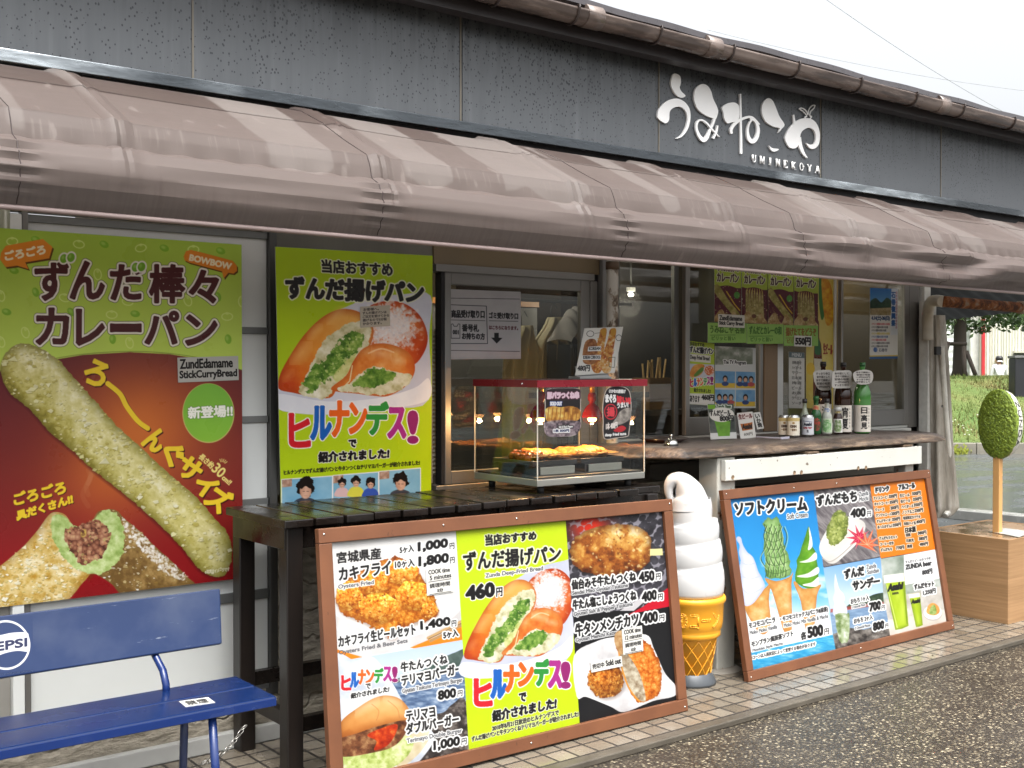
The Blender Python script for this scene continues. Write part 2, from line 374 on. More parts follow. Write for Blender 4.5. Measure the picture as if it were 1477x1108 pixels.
# ================================================================ the shop
YW = 4.42
shop = thing('shop_building', (4.2, 4.5, 0), 'dark grey fascia shop building with white lettering above the awning', 'shop')
t = NT('wet_fascia'); drops = t.vor(80, (1, 1, .75)); hz = t.n('SeparateXYZ'); t.l(t.co(), hz.inputs[0])
dens = t.noise(2.2, (1, 1, .5)); hgt = t.math('MULTIPLY', t.math('SUBTRACT', hz.outputs['Z'], 2.58), .30)
thr = t.math('ADD', t.math('ADD', t.math('MULTIPLY', dens, .42), .0), hgt)
dr = t.math('LESS_THAN', drops, thr); big = t.vor(80, (1, 1, .75), 'Color'); sp = t.n('SeparateColor'); t.l(big, sp.inputs[0])
dr = t.math('MULTIPLY', dr, t.math('GREATER_THAN', sp.outputs[1], .3))
strk = t.noise(26, (1, 1, .05), detail=3); gry = t.ramp(strk, [(.3, S(100, 104, 108, .6)), (.6, S(107, 111, 115, .6)), (.8, S(120, 124, 128, .6))])
zz_ = t.n('MapRange'); t.l(hz.outputs['Z'], zz_.inputs['Value']); zz_.inputs['From Min'].default_value = 2.75; zz_.inputs['From Max'].default_value = 3.07
run_ = t.math('MULTIPLY', zz_.outputs[0], t.ramp(t.noise(34, (1, .05, .02), detail=4), [(.46, 0.), (.6, .75)])); gry = t.mix(run_, gry, S(70, 73, 77, .6))
t.base(t.mix(dr, gry, S(42, 46, 52, .7))); t.rough(t.ramp(strk, [(.3, .3), (.7, .5)])); t.bump(dr, .25, .003); FASC = t.m
GALV = NT('wet_galvanised'); g = GALV.noise(4, (1, 1, 6), detail=6)
gl_ = GALV.ramp(GALV.noise(.8, (1, .1, .1), detail=2), [(.5, .0), (.62, 1.)]); GALV.base(GALV.mix(GALV.math('MULTIPLY', gl_, GALV.ramp(g, [(.4, .3), (.65, 1.)])), S(84, 89, 93), S(214, 222, 226))); GALV.b.inputs['Metallic'].default_value = .75  # bright glints painted into the metal colour, in patches along x
GALV.rough(GALV.ramp(g, [(.3, .38), (.7, .18)])); GALV.bump(GALV.noise(9, (1, 1, 3)), .25, .01); GALV = GALV.m
DARK = M('dark_gap', (.008, .008, .009), .8)
jx = [-.75, .49, 1.728, 2.965, 4.199, 5.511, 6.75, 7.95, 9.2]
for a, b in zip(jx[:-1], jx[1:]): B(a + .0015, b - .0015, 4.2, 4.23, 2.56, 3.075, .002).build('fascia_panel', FASC, shop)
SEAL = M('joint_sealant', S(120, 114, 102), .6, var=.2)
for i, x in enumerate(jx[1:-1]):
    B(x - .0035, x + .0035, 4.196, 4.21, 2.58, 3.07).build('joint_strip', SEAL, shop)
    if i in (2, 4): B(x + .008, x + .034, 4.193, 4.21, 2.585, 3.068, .003).build('joint_cover', FASC, shop)
tr = MB().box(-.75, 9.2, 4.172, 4.199, 2.537, 2.582, 0, .003)
tr.build('metal_trim', GALV, shop)
SCREW = M('screw_steel', S(210, 210, 205), .25, metal=.9)
for x in (1.62, 2.05, 2.51, 2.6, 3.6, 4.4, 5.3, 6.1, 6.9): MB().lathe([(0, .006), (.006, .005), (.008, 0)], (x, 4.172, 2.558), 10, ax=np.array([(1, 0, 0), (0, 0, -1), (0, 1, 0)]).T).build('screw', SCREW, shop)
B(-.75, 9.2, 4.215, 4.3, 2.4, 2.556).build('fascia_backing', DARK, shop)  # black fill, the shade of the gap below the trim as its colour
B(-.75, 9.2, 4.168, 4.196, 3.066, 3.112, .003).build('metal_flashing', GALV, shop)
# gutter with hoops, eave and roof
def gz(x): return 3.104 - .0026 * (x - 4)
GUT = NT('brown_gutter'); g = GUT.noise(3, (1, 1, 7), detail=5); GUT.base(GUT.ramp(g, [(.42, S(84, 72, 66)), (.5, S(112, 98, 90)), (.7, S(134, 120, 112))])); GUT.rough(GUT.ramp(g, [(.4, .12), (.6, .4)])); GUT = GUT.m
gu = MB()
prof = [(-.05, .012), (-.053, .004), (-.05, 0), (-.046, -.02), (-.034, -.037), (-.018, -.047), (0, -.05), (.018, -.047), (.034, -.037), (.046, -.02), (.05, .004), (.045, .004), (.03, -.034), (0, -.044), (-.03, -.034), (-.044, .012)]
xs = np.linspace(-.8, 9.3, 60)
gu.grid(lambda u, v: (lambda x, p: (x, 3.992 + p[0], gz(x) + p[1]))(-.8 + 10.1 * u, prof[int(round(v * (len(prof) - 1)))]), 60, len(prof) - 1)
gutter = gu.build('gutter', GUT, shop)
for px_, py_ in ((724, 0), (835, 17), (954, 51), (1059, 79), (1153, 105), (1243, 125), (1323, 150), (1391, 164), (1464, 178)):
    x = oy(px_, py_, 3.94)[0]; h = MB()
    P = [(x, 3.992 + 1.1 * a, gz(x) + 1.1 * b) for a, b in prof[1:11]]; h.tube([(x, 3.935, gz(x) + .022)] + P, .0055, 8)
    h.box(x - .006, x + .006, 3.93, 4.1, gz(x) + .014, gz(x) + .02); h.build('gutter_bracket', M('bracket', S(58, 48, 44), .4), gutter)
for x in (3.55, 4.35, 6.4): MB().tube([(x - .05, 3.992, gz(x) - .002), (x + .05, 3.992, gz(x) - .002)], .0535, 16).build('gutter_sleeve', GUT, gutter)
rf = MB()
def eave(x): return 3.166 - .0085 * (x - 4) * .6 + .004 * math.sin(x * 4.1) + .003 * math.sin(x * 9.7)
rf.grid(lambda u, v: (lambda x: ((x, 4.0, eave(x) - .05), (x, 3.97, eave(x) - .03), (x, 3.972, eave(x)), (x, 4.02, eave(x) + .012), (x, 7.2, eave(x) + .55))[int(round(v * 4))])(-.9 + 10.3 * u), 110, 4, smooth=False)
rf.build('roof', M('wet_roof', S(70, 66, 68), .3, var=.2, scale=14, sc_=(1, .3, 1)), shop)
B(-.75, 9.2, 4.06, 4.13, 3.02, 3.135).build('fascia_backing', M('eave_board', S(52, 46, 46), .5), shop)

# walls, low parts
SIDE = NT('rough_siding'); n1 = SIDE.noise(16, (1, 1, 2.4), detail=6); w = SIDE.n('TexWave', wave_type='BANDS', bands_direction='Z')
for k, v in (('Scale', 2.6), ('Distortion', 5.), ('Detail', 3.), ('Detail Scale', 2.5)): w.inputs[k].default_value = v
SIDE.l(SIDE.co(), w.inputs['Vector']); SIDE.base(SIDE.ramp(n1, [(.3, S(118, 110, 96)), (.7, S(164, 156, 140))])); SIDE.rough(.8)
hh = SIDE.math('ADD', SIDE.math('MULTIPLY', SIDE.ramp(w.outputs['Fac'], [(.0, 0.), (.12, 1.)]), .8), n1); SIDE.bump(hh, .9, .02); SIDE = SIDE.m
ALU = M('aluminium', S(128, 126, 122), .38, metal=.55, var=.08, scale=3, sc_=(1, 1, .2))
ALUD = M('aluminium_dark', S(84, 84, 82), .4, metal=.5, var=.1)
WHITEP = M('white_panel', S(234, 237, 234), .45, var=.04, scale=2)
X = lambda px_, py_=600, y=YW: float(oy(px_, py_, y)[0])
Z = lambda px_, py_, y=YW: float(oy(px_, py_, y)[2])
xs0 = X(397)                                                    # where the panelled door ends and the window wall starts
lw = MB().box(-1.5, xs0, 4.262, YW + .13, 0, Z(380, 1000) - .012); lw.box(xs0 + .001, X(935) - .004, 4.262, YW - .012, 0, .9); lw.box(X(935), 6.8, YW + .02, YW + .12, 0, .99)
lw.build('lower_wall', SIDE, shop)
B(-1.5, X(935) - .004, 4.225, 4.2605, 0, .065, .004).build('base_strip', M('base_strip_grey', S(170, 170, 166), .5, var=.15), shop)
# wall boards above the table to the right, behind the counter
WB = M('weathered_board', S(112, 108, 98), .7, var=.22, scale=5, sc_=(.4, 1, 6), bump=.25)
for i in range(5): B(X(935), 6.78, YW - .016 + .004 * (i % 2), YW + .015, .14 + i * .168, .14 + i * .168 + .162, .003).build('wall_board', WB, shop)
# panelled sliding door behind the large poster
zb = Z(380, 995)
door = thing('panel_door', (1.3, YW, zb), 'white panelled sliding door with grey rails behind the large poster', 'sliding door')
pn = MB(); zz = [zb + .02, Z(370, 845) - .03, Z(370, 724), Z(370, 605), Z(370, 477), 2.04]
for a, b in zip(zz[:-1], zz[1:]): pn.box(.08, X(386), YW + .005, YW + .02, a + .012, b - .012, 0, .002)
pn.build('panel', WHITEP, door)
RAILM = M('grey_rail', S(120, 122, 120), .45, metal=.3)
for i, z in enumerate(zz): B(.08, X(386), YW - .006, YW + .022, z - .014 - .012 * (i == 1), z + .014, .002).build('rail', RAILM, door)
B(X(386) + .001, X(397), YW - .02, YW + .03, zb - .02, 2.1, .003).build('stile', ALUD, door)
B(X(34, 1000), X(43, 1000), YW - .02, YW + .03, zb, 2.1, .003).build('stile', ALU, door)
B(-1.5, X(397), YW - .02, YW + .03, 2.06, 2.12, .004).build('head_rail', ALUD, door)
B(-1.5, X(15, 1000), YW, YW + .03, 0, 2.05).build('side_panel', M('grey_panel', S(150, 147, 140), .5), door)
B(X(15, 1000) + .002, X(33, 1000), YW - .03, YW + .02, 0, 2.05, .004).build('post', WHITEP, door)
B(-1.5, X(397), YW + .005, YW + .05, 2.125, 2.6).build('upper_wall', M('upper_wall_grey', S(104, 106, 98), .6, var=.2, scale=30, sc_=(1, 1, .1)), shop)
# corrugated clear sheet under the awning at far left
cs = MB(); cs.grid(lambda u, v: (-.6 + 1.72 * u, YW - .03 + .004 * math.sin(u * 260), 1.97 + .4 * v), 400, 1)
PC = NT('clear_sheet'); PC.base(S(230, 234, 206)); PC.rough(.25); PC.b.inputs['Transmission Weight'].default_value = .5; cs.build('corrugated_sheet', PC.m, shop)  # pale base colour stands for daylight coming through the sheet
# wall between the door and the first window, behind the green poster
CONC = M('stained_wall', S(120, 118, 108), .75, var=.25, scale=6, sc_=(1, 1, .4))
B(X(398), X(624), YW, YW + .1, .96, 2.42).build('window_wall', CONC, shop)

# ---------------------------------------------------------------- windows of the serving front
GL = NT('window_glass'); tr_ = GL.n('BsdfTransparent'); tr_.inputs[0].default_value = (.86, .88, .86, 1); gs = GL.n('BsdfGlossy'); gs.inputs['Roughness'].default_value = .01
fr = GL.n('Fresnel'); GL.l(GL.mix(GL.n('NewGeometry').outputs['Backfacing'], 1.5, 1 / 1.5), fr.inputs['IOR']); fm = GL.math('MULTIPLY', fr.outputs[0], 1.5); mx = GL.n('MixShader')
GL.l(fm, mx.inputs[0]); GL.l(tr_.outputs[0], mx.inputs[1]); GL.l(gs.outputs[0], mx.inputs[2]); GL.l(mx.outputs[0], GL.t.nodes['Material Output'].inputs['Surface']); GLASS = GL.m
CLEAR = NT('acrylic'); tr_ = CLEAR.n('BsdfTransparent'); tr_.inputs[0].default_value = (.95, .96, .95, 1); gs = CLEAR.n('BsdfGlossy'); gs.inputs['Roughness'].default_value = .01
fr = CLEAR.n('Fresnel'); CLEAR.l(CLEAR.mix(CLEAR.n('NewGeometry').outputs['Backfacing'], 1.35, 1 / 1.35), fr.inputs['IOR']); mx = CLEAR.n('MixShader'); CLEAR.l(fr.outputs[0], mx.inputs[0]); CLEAR.l(tr_.outputs[0], mx.inputs[1]); CLEAR.l(gs.outputs[0], mx.inputs[2])
CLEAR.l(mx.outputs[0], CLEAR.t.nodes['Material Output'].inputs['Surface']); CLEAR = CLEAR.m
def frame_bars(x0, x1, z0, z1, y0, y1, wl, wr, wt, wb):
    return MB().box(x0, x0 + wl, y0, y1, z0, z1, 0, .003).box(x1 - wr, x1, y0, y1, z0, z1, 0, .003).box(x0 + wl, x1 - wr, y0 + .001, y1 - .001, z1 - wt, z1, 0, .003).box(x0 + wl, x1 - wr, y0 + .001, y1 - .001, z0, z0 + wb, 0, .003)
def window(name, label, x0, x1, z0, z1, y=YW, wl=.03, wr=.03, wt=.04, wb=.05, mat=None, group='sliding windows of the serving front'):
    w = thing(name, ((x0 + x1) / 2, y, z0), label, 'window', group)
    frame_bars(x0, x1, z0, z1, y - .014, y + .014, wl, wr, wt, wb).build('sash', mat or ALU, w)
    B(x0 + wl, x1 - wr, y - .002, y + .002, z0 + wb, z1 - wt).build('pane', GLASS, w); return w
zs1 = Z(700, 694)                                                # sill of the first window
w1 = window('sliding_window', 'sliding window with a large paper notice taped inside, behind the food warmer', X(638.6), X(847), zs1, Z(640, 390), YW - .005, .035, .06, .065, .06, ALU)
ow = MB(); zt = Z(623, 381)
ow.box(X(624), X(852), YW - .03, YW + .05, zt - .035, zt, 0, .003); ow.box(X(624), X(860), YW - .03, YW + .05, zs1 - .035, zs1 - .002, 0, .003); ow.box(X(848), X(858), YW - .02, YW + .06, zs1, zt - .036, 0, .003)
ow.build('window_frame', ALU, shop)
B(X(624), X(862), YW - .012, YW + .06, zt + .001, 2.5).build('lintel_board', M('lintel_beige', S(120, 104, 78), .6, var=.08), shop)
B(X(859), X(863), YW + .005, YW + .06, .95, 2.45).build('gap_strip', DARK, shop)
B(X(863.5), X(872), YW - .03, YW + .05, .95, 2.45, .003).build('window_post', M('post_grey', S(150, 150, 148), .4, metal=.3), shop)
# louvre at the left of that window
lv = MB()
for i in range(34): lv.obox((X(631), YW + .05, 1.0 + i * .02), (.13, .02, .012), np.array([(1, 0, 0), (0, .8, -.6), (0, .6, .8)]).T)
lv.build('louvre', M('louvre_beige', S(190, 184, 166), .5), shop)
B(X(633), X(638), YW - .02, YW + .03, zs1, zt - .036, .002).build('window_frame', DARK, shop)
zs2 = Z(1000, 628); zt2 = 2.36
w2 = window('sliding_window', 'open dark sliding window with a cutlery box standing behind it', X(893.5), X(983), zs2 - .02, zt2, YW + .035, .02, .035, .05, .03, ALUD)
w3 = window('sliding_window', 'sliding window papered inside with broadcast photos, left of the brown post', X(986), X(1098), zs2, zt2, YW, .035, .03, .05, .1, ALU)
w4 = window('sliding_window', 'sliding window with a beer poster behind the tall bottles', X(1119), X(1206), zs2, zt2, YW + .012, .065, .02, .05, .03, M('white_frame', S(200, 200, 196), .4))
w5 = window('sliding_window', 'rightmost sliding window with a blue event poster on its glass', X(1206.5), X(1304), zs2, zt2, YW - .02, .02, .05, .05, .1, ALU)
ss = MB().box(X(874), X(1306), YW - .045, YW + .06, zs2 - .055, zs2 - .022, 0, .003).box(X(874), X(1306), YW - .02, YW + .06, zs2 - .021, zs2 - .002, 0, .003)
ss.build('window_sill', M('sill_white', S(186, 186, 180), .4), shop)
B(X(1099), X(1118), YW - .02, YW + .05, zs2, 2.4, .004).build('brown_post', M('brown_timber', S(112, 92, 70), .7, var=.25, scale=6, sc_=(1, 1, .1)), shop)
B(X(1305), X(1319), YW - .03, YW + .06, zs2 - .02, 2.4, .003).build('window_post', ALU, shop)
B(X(1319.5), X(1322.5), YW + .0, YW + .06, .0, 2.4).build('gap_strip', DARK, shop)
B(X(1323), X(1332), YW - .05, YW + .06, 0, 2.42, .004).build('corner_post', M('corner_white', S(226, 227, 222), .45, var=.05), shop)
# room behind the windows
ROOM = M('room_wall', S(134, 124, 104), .8); RB = M('room_dark', S(70, 62, 54), .8)
B(2.2, 6.86, 7.0, 7.1, 0, 2.5).build('back_wall', ROOM, shop); B(2.15, 2.25, 4.56, 7.0, 0, 2.5).build('side_wall', ROOM, shop); B(6.8, 6.86, 4.5, 7.0, 0, 2.5).build('side_wall', ROOM, shop)
B(2.2, 6.86, 4.55, 7.0, 0, .05).build('room_floor', RB, shop); B(2.2, 6.86, 4.55, 7.1, 2.5, 2.55).build('room_ceiling', ROOM, shop)
B(2.25, 6.8, YW + .1, YW + .14, 2.42, 2.5).build('lintel', RB, shop)
B(3.0, 4.66, 5.75, 5.8, .05, 1.87).build('partition', M('partition_grey', S(86, 84, 80), .6), shop); B(3.0, 4.66, 5.73, 5.8, 1.875, 1.91).build('partition_rail', M('oak', S(168, 116, 60), .5), shop)
B(4.9, 5.0, 5.8, 7, .05, 2.5).build('partition', RB, shop)
B(5.0, 6.8, 5.9, 5.95, .05, 2.5).build('partition', M('partition_brown', S(72, 62, 52), .6), shop)

# ---------------------------------------------------------------- awning
FX = [-.6, .31, 1.22, 2.15, 3.058, 3.979, 4.907, 5.834, 6.75, 7.66]; SX = [-.27, .895, 2.093, 3.261, 4.419, 5.58, 6.75, 7.9]
KEY = [(4.165, 2.512), (4.03, 2.478), (3.85, 2.40), (3.85, 2.396), (3.70, 2.315), (3.55, 2.241), (3.549, 2.238), (3.532, 2.202), (3.516, 2.156), (3.486, 2.138), (3.458, 2.102), (3.447, 2.055), (3.453, 2.012), (3.472, 1.978), (3.494, 1.946)]
kd = np.cumsum([0] + [math.hypot(b[0] - a[0], b[1] - a[1]) for a, b in zip(KEY[:-1], KEY[1:])]); kd /= kd[-1]; C3 = kd[8]
ng = lambda x, y, s: float(vn(np.array([x]), np.array([y]), s)[0]) - .5
def awn(x, s, off=0.):
    y = np.interp(s, kd, [k[0] for k in KEY]); z = np.interp(s, kd, [k[1] for k in KEY])
    e = 1e-3; dy = np.interp(min(s + e, 1), kd, [k[0] for k in KEY]) - np.interp(max(s - e, 0), kd, [k[0] for k in KEY]); dz = np.interp(min(s + e, 1), kd, [k[1] for k in KEY]) - np.interp(max(s - e, 0), kd, [k[1] for k in KEY])
    L = math.hypot(dy, dz) or 1; ny, nz = dz / L, -dy / L
    if ny > 0: ny, nz = -ny, -nz
    z += .012 - .0062 * (x - .9)                                           # the whole front drops a little to the right
    fold = max(math.exp(-((x - f + .02) / .014) ** 2) + .8 * math.exp(-((x - f - .02) / .012) ** 2) for f in FX) * (.015 if s < C3 else .015 * max(0, 1 - (s - C3) * 5))
    h = fold; right = min(max((x - 2.5) / 4, .25), 1.2)
    u = (s - C3) / (1 - C3)
    if s > C3 - .03:
        g = math.exp(-((s - C3) / .022) ** 2); h -= g * .006 * (.4 + .9 * right) * (1 + .9 * math.sin(x * (40 + 8 * math.sin(x * .9)) + 5 * ng(x * 2, 0, 3)))
    if u > 0:
        sg = min(abs(x - q) for q in SX)
        h += math.sin(math.pi * min(u, 1)) * (.004 + .03 * right * ng(x * 1.3 - u * .5, u * 3, 5) + .075 * right * right * ng(x * 2.6 + u * 2.2, u * 6.5, 9) * 2 + .05 * max(0, right - .3) * math.sin(u * 9 + 3 * ng(x * .8, 0, 13) + 1.5 * abs(math.sin((x - 1.22) / .915 * math.pi))))
        h += .006 * math.exp(-(sg / .07) ** 2) * math.sin(u * 40) * min(1, 4 * (1 - u)) * min(1, u * 4)
        z += .010 * right * ng(x * 1.1, 0, 11) * u
    else: h += .004 * ng(x * 1.3, s * 4, 21) - .006 * math.sin(math.pi * min(1, max(0, s / C3)))**2 * abs(math.sin((x - 1.22) / .915 * math.pi))
    return (x, y + ny * (h + off), z + nz * (h + off))
AW = NT('wet_awning_cloth'); xyz = AW.n('SeparateXYZ'); AW.l(AW.co(), xyz.inputs[0])
runs = AW.noise(30, (1, .04, .04), detail=3); fine = AW.noise(4, detail=6); zr = xyz.outputs['Z']
drip = AW.math('ADD', AW.math('MULTIPLY', AW.noise(2.0, (1, .03, .03), detail=1, rough=.4), .85), AW.math('MULTIPLY', AW.noise(8, (1, .05, .05), detail=1), .15))
lend = AW.math('ADD', .13, AW.math('MULTIPLY', AW.noise(3.4, (1, .02, .02), detail=2), .22))
patch = AW.ramp(AW.math('ADD', drip, AW.math('MULTIPLY', AW.math('SUBTRACT', fine, .5), .02)), [(.50, 0.), (.506, 1.)])
wet = AW.math('MULTIPLY', patch, AW.ramp(AW.math('ADD', AW.math('SUBTRACT', zr, lend), AW.math('MULTIPLY', AW.math('SUBTRACT', drip, .52), .3)), [(.0, 0.), (.012, 1.)]))
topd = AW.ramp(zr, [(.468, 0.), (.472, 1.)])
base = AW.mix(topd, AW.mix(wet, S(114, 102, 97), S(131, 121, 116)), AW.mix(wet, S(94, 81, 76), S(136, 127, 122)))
hem = AW.ramp(AW.math('ADD', zr, AW.math('MULTIPLY', runs, .22)), [(.10, 1.), (.24, 0.)])
streak = AW.math('MULTIPLY', hem, AW.ramp(AW.noise(75, (1, .03, .03), detail=2), [(.42, .25), (.58, 1.)]))
base = AW.mix(streak, base, S(88, 73, 70))
shortr = AW.math('MULTIPLY', AW.ramp(AW.noise(62, (1, .03, .05), detail=2), [(.56, 0.), (.66, .7)]), AW.ramp(AW.math('ADD', zr, AW.math('MULTIPLY', AW.noise(7, (1, .1, .1)), .12)), [(.30, 0.), (.33, 1.), (.37, 1.), (.375, 0.)]))
base = AW.mix(shortr, base, S(138, 127, 121))
spot = AW.ramp(AW.noise(16, (1, .5, .35), detail=3), [(.66, 0.), (.70, .5)]); base = AW.mix(spot, base, S(150, 139, 133))
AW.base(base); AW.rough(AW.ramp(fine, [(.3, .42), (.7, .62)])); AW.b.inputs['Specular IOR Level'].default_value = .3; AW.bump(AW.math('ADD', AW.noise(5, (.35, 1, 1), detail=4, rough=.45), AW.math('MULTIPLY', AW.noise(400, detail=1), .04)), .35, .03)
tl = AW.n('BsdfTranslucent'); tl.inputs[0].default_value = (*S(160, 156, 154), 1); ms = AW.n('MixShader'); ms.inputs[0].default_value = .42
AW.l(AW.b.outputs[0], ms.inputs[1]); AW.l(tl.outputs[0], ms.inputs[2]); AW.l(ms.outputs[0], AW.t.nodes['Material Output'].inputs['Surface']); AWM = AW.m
awning = thing('awning', (4.2, 3.5, 1.93), 'long mauve brown fabric awning, rain streaked, hung below the dark fascia', 'awning')
sv = np.unique(np.concatenate([np.linspace(0, C3, 20), np.array(kd), np.linspace(C3, 1, 26)]))
g = MB(); NX = 620; V = []; xr = np.linspace(-.7, 8.6, NX + 1)
for s_ in sv: V += [awn(x, s_) for x in xr]
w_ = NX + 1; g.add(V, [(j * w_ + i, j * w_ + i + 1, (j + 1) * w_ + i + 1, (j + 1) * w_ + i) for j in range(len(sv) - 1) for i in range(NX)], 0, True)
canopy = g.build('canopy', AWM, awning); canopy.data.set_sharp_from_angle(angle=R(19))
hm = MB(); hm.tube([tuple(np.array(awn(x, 1.)) + (0, -.002, -.004)) for x in np.linspace(-.7, 8.6, 200)], .0085, 8); hm.build('hem', M('hem_cloth', S(150, 132, 128), .45), canopy)
SEAM = M('seam_thread', S(58, 46, 44), .7)
for x in SX:
    q = MB(); P = [awn(x + .012 * s_, s_, .0012) for s_ in np.linspace(.02, .99, 60)]
    q.tube(P, .0016, 6); q.build('seam', SEAM, canopy)
RUST = NT('rusty_steel'); g = RUST.noise(14, detail=7, rough=.7); RUST.base(RUST.ramp(g, [(.36, S(38, 22, 14)), (.47, S(104, 58, 26)), (.56, S(150, 92, 48)), (.63, S(150, 132, 112))])); RUST.rough(.75); RUST.bump(g, .5, .006); RUST = RUST.m
a, b = oy(1360, 435, 3.95), oy(1500, 446, 3.95)
fr_ = MB().tube([a, b, (8.6, 3.95, b[2])], .034, 16); fr_.build('frame_tube', RUST, awning)
MB().tube([(b[0] - .27, 3.95, b[2] + .004), (b[0] - .21, 3.95, b[2] + .003)], .042, 16).build('clamp', M('clamp_paint', S(176, 160, 140), .6, var=.2, scale=20), awning)
MB().box(-.7, 8.6, 3.86, 3.9, 2.09, 2.12).box(-.7, 8.6, 3.55, 3.575, 2.015, 2.04).build('frame_rail', RUST, awning)
for x in FX: MB().tube([(x, 3.56, 2.03), (x, 3.62, 2.2), (x, 3.88, 2.34), (x, 4.15, 2.44)], .011, 8).build('frame_rib', RUST, awning)
MB().tube(smooth_pts([oy(1338, 490, 4.29), oy(1338, 458, 4.27), oy(1341, 440, 4.18), oy(1347, 434, 4.06), oy(1360, 435, 3.95)], 6, False), .036, 14).build('elbow', M('elbow_paint', S(196, 190, 176), .5, var=.15, scale=14), awning)
# ================================================================ things in front of the shop
# ---- white rusty pipe standing by the window
PIPE = NT('flaking_paint'); g = PIPE.noise(11, (1, 1, .7), detail=7, rough=.7); PIPE.base(PIPE.ramp(g, [(.40, S(70, 52, 38)), (.46, S(150, 136, 118)), (.5, S(204, 200, 190))])); PIPE.rough(.6); PIPE.bump(g, .5, .004); PIPE = PIPE.m
pxx = X(883, 600, 4.33)
pp = thing('support_pipe', (pxx, 4.33, .0), 'white painted support pipe with flaking rust beside the window behind the food warmer', 'pipe')
MB().tube([(pxx, 4.33, .0), (pxx, 4.33, 2.5)], .031, 20).build('tube', PIPE, pp)
MB().tube([(pxx, 4.33, 1.99), (pxx, 4.33, 2.03)], .034, 20).build('collar', M('collar_rust', S(92, 74, 58), .7, var=.3), pp)

# ---- table of dark slats
TW = NT('dark_stained_wood'); g = TW.noise(5, (1, .25, 1), detail=7, rough=.65); gr = TW.noise(60, (1, .06, 1), detail=3)
TW.base(TW.mix(TW.ramp(gr, [(.4, 0.), (.65, .6)]), TW.ramp(g, [(.35, S(15, 13, 11)), (.6, S(28, 23, 20)), (.78, S(60, 47, 39))]), S(30, 24, 20))); TW.rough(TW.ramp(TW.noise(6), [(.35, .12), (.65, .4)])); TW.bump(gr, .25, .003); TW = TW.m
TWV = NT('dark_stained_leg'); g = TWV.noise(7, (1, 1, .12), detail=7, rough=.65); TWV.base(TWV.ramp(g, [(.35, S(14, 12, 11)), (.6, S(32, 25, 21)), (.75, S(80, 60, 46))])); TWV.rough(.4); TWV.bump(g, .3, .003); TWV = TWV.m
TZ = .95; yf = 3.735; yb = 4.24
table = thing('slat_table', (2.85, 4.0, 0), 'long dark brown wooden table with a slatted top under the food warmer', 'table')
px_f = [411, 460, 511, 553, 590, 631, 672, 710, 748, 782, 815, 847, 878, 908, 938]
xs_ = [float(oz(p, 751 - (p - 411) * .085, TZ)[0]) for p in px_f]; x0t = xs_[0]; pit = (xs_[-1] - x0t) / 14.
xe = float(oz(963, 701, TZ)[0])
for i in range(15):
    a = x0t + i * pit; jy = rnd.uniform(-.006, .006); jz = rnd.uniform(-.0015, .0015)
    if i == 14: a2 = xe; jy = .05
    else: a2 = a + pit - .011
    B(a, a2, yf + jy, yb, TZ - .03 + jz, TZ + jz, .004).build('slat', TW, table)
ty = (3.785, 4.185)
B(x0t + .05, xe - .06, ty[0], ty[0] + .03, TZ - .115, TZ - .032, .003).build('apron', TW, table); B(x0t + .05, xe - .06, ty[1], ty[1] + .03, TZ - .115, TZ - .032, .003).build('apron', TW, table)
for x in (x0t + .02, 2.86, xe - .08):
    B(x, x + .028, ty[0] - .01, ty[1] + .03, TZ - .115, TZ - .032, .003).build('apron', TW, table)
for x in (x0t + .024, xe - .1):
    for y in ty:
        B(x, x + .065, y - .02, y + .045, 0, TZ - .034, .004).build('leg', TWV, table)
    B(x + .015, x + .05, ty[0] + .046, ty[1] - .021, .18, .235, .003).build('stretcher', TWV, table)
for y, z in ((ty[1] + .012, .245), (ty[0] + .02, .16)): B(x0t + .09, xe - .101, y - .018, y + .018, z, z + .055, .003).build('stretcher', TW, table)

# ---- blue bench
BLUE = M('blue_paint', S(16, 46, 108, .7), .28, var=.06, scale=3, spec=.5); BLUED = M('blue_board', S(40, 64, 112, .48), .4, spec=.3, var=.06, scale=3)
def scuffed(m):
    t = NT.__new__(NT); t.m = m; t.t = m.node_tree; t.b = t.t.nodes['Principled BSDF']; t.tc = None; old = t.b.inputs['Base Color'].links[0].from_socket
    sc1 = t.ramp(t.noise(38, (.12, 1, 1), detail=5, rough=.7), [(.66, 0.), (.70, .5)]); dst = t.ramp(t.noise(3, detail=5), [(.45, 0.), (.75, .28)])
    t.base(t.mix(sc1, t.mix(dst, old, S(110, 116, 124)), S(150, 156, 168))); return m
scuffed(BLUE); scuffed(BLUED)
bench = thing('bench', (.9, 3.6, 0), 'blue painted metal bench with a white round logo on its backrest', 'bench')
bz = .42; bx1 = float(oz(397, 1003, bz)[0]); bx0 = bx1 - 1.62; by0 = float(oz(397, 1003, bz)[1]) - .01; by1 = 3.755; ym = (by0 + by1) / 2
for a, b in ((by0, ym - .004), (ym + .004, by1)):
    pl = MB().box(bx0, bx1, a, b, bz - .034, bz, 0, .006).build('seat_board', M('blue_seat', S(18, 42, 90, .65), .26, var=.07, scale=3), bench)
B(bx0 + .002, bx1 - .002, by0 - .003, by0 - .0005, bz - .03, bz - .006, .001).build('seat_edge', BLUE, bench)
BR_, TR_ = oy(325, 928, 3.80), oy(322, 848, 3.865); TL_, BL_ = oy(-340, 945, 3.865), None
hb = (TR_ - BR_) / np.linalg.norm(TR_ - BR_); hgt_ = np.linalg.norm(TR_ - BR_); nb_ = np.cross((1, 0, 0), hb)
RB_ = np.array([(1, 0, 0), nb_, hb]).T; bcx = float(BR_[0]) - .82; bc = np.array([bcx, 3.8325, (BR_[2] + TR_[2]) / 2])
MB().obox(bc - nb_ * .0115, (1.64, .022, hgt_), RB_, 0, .006).build('backrest', BLUED, bench)
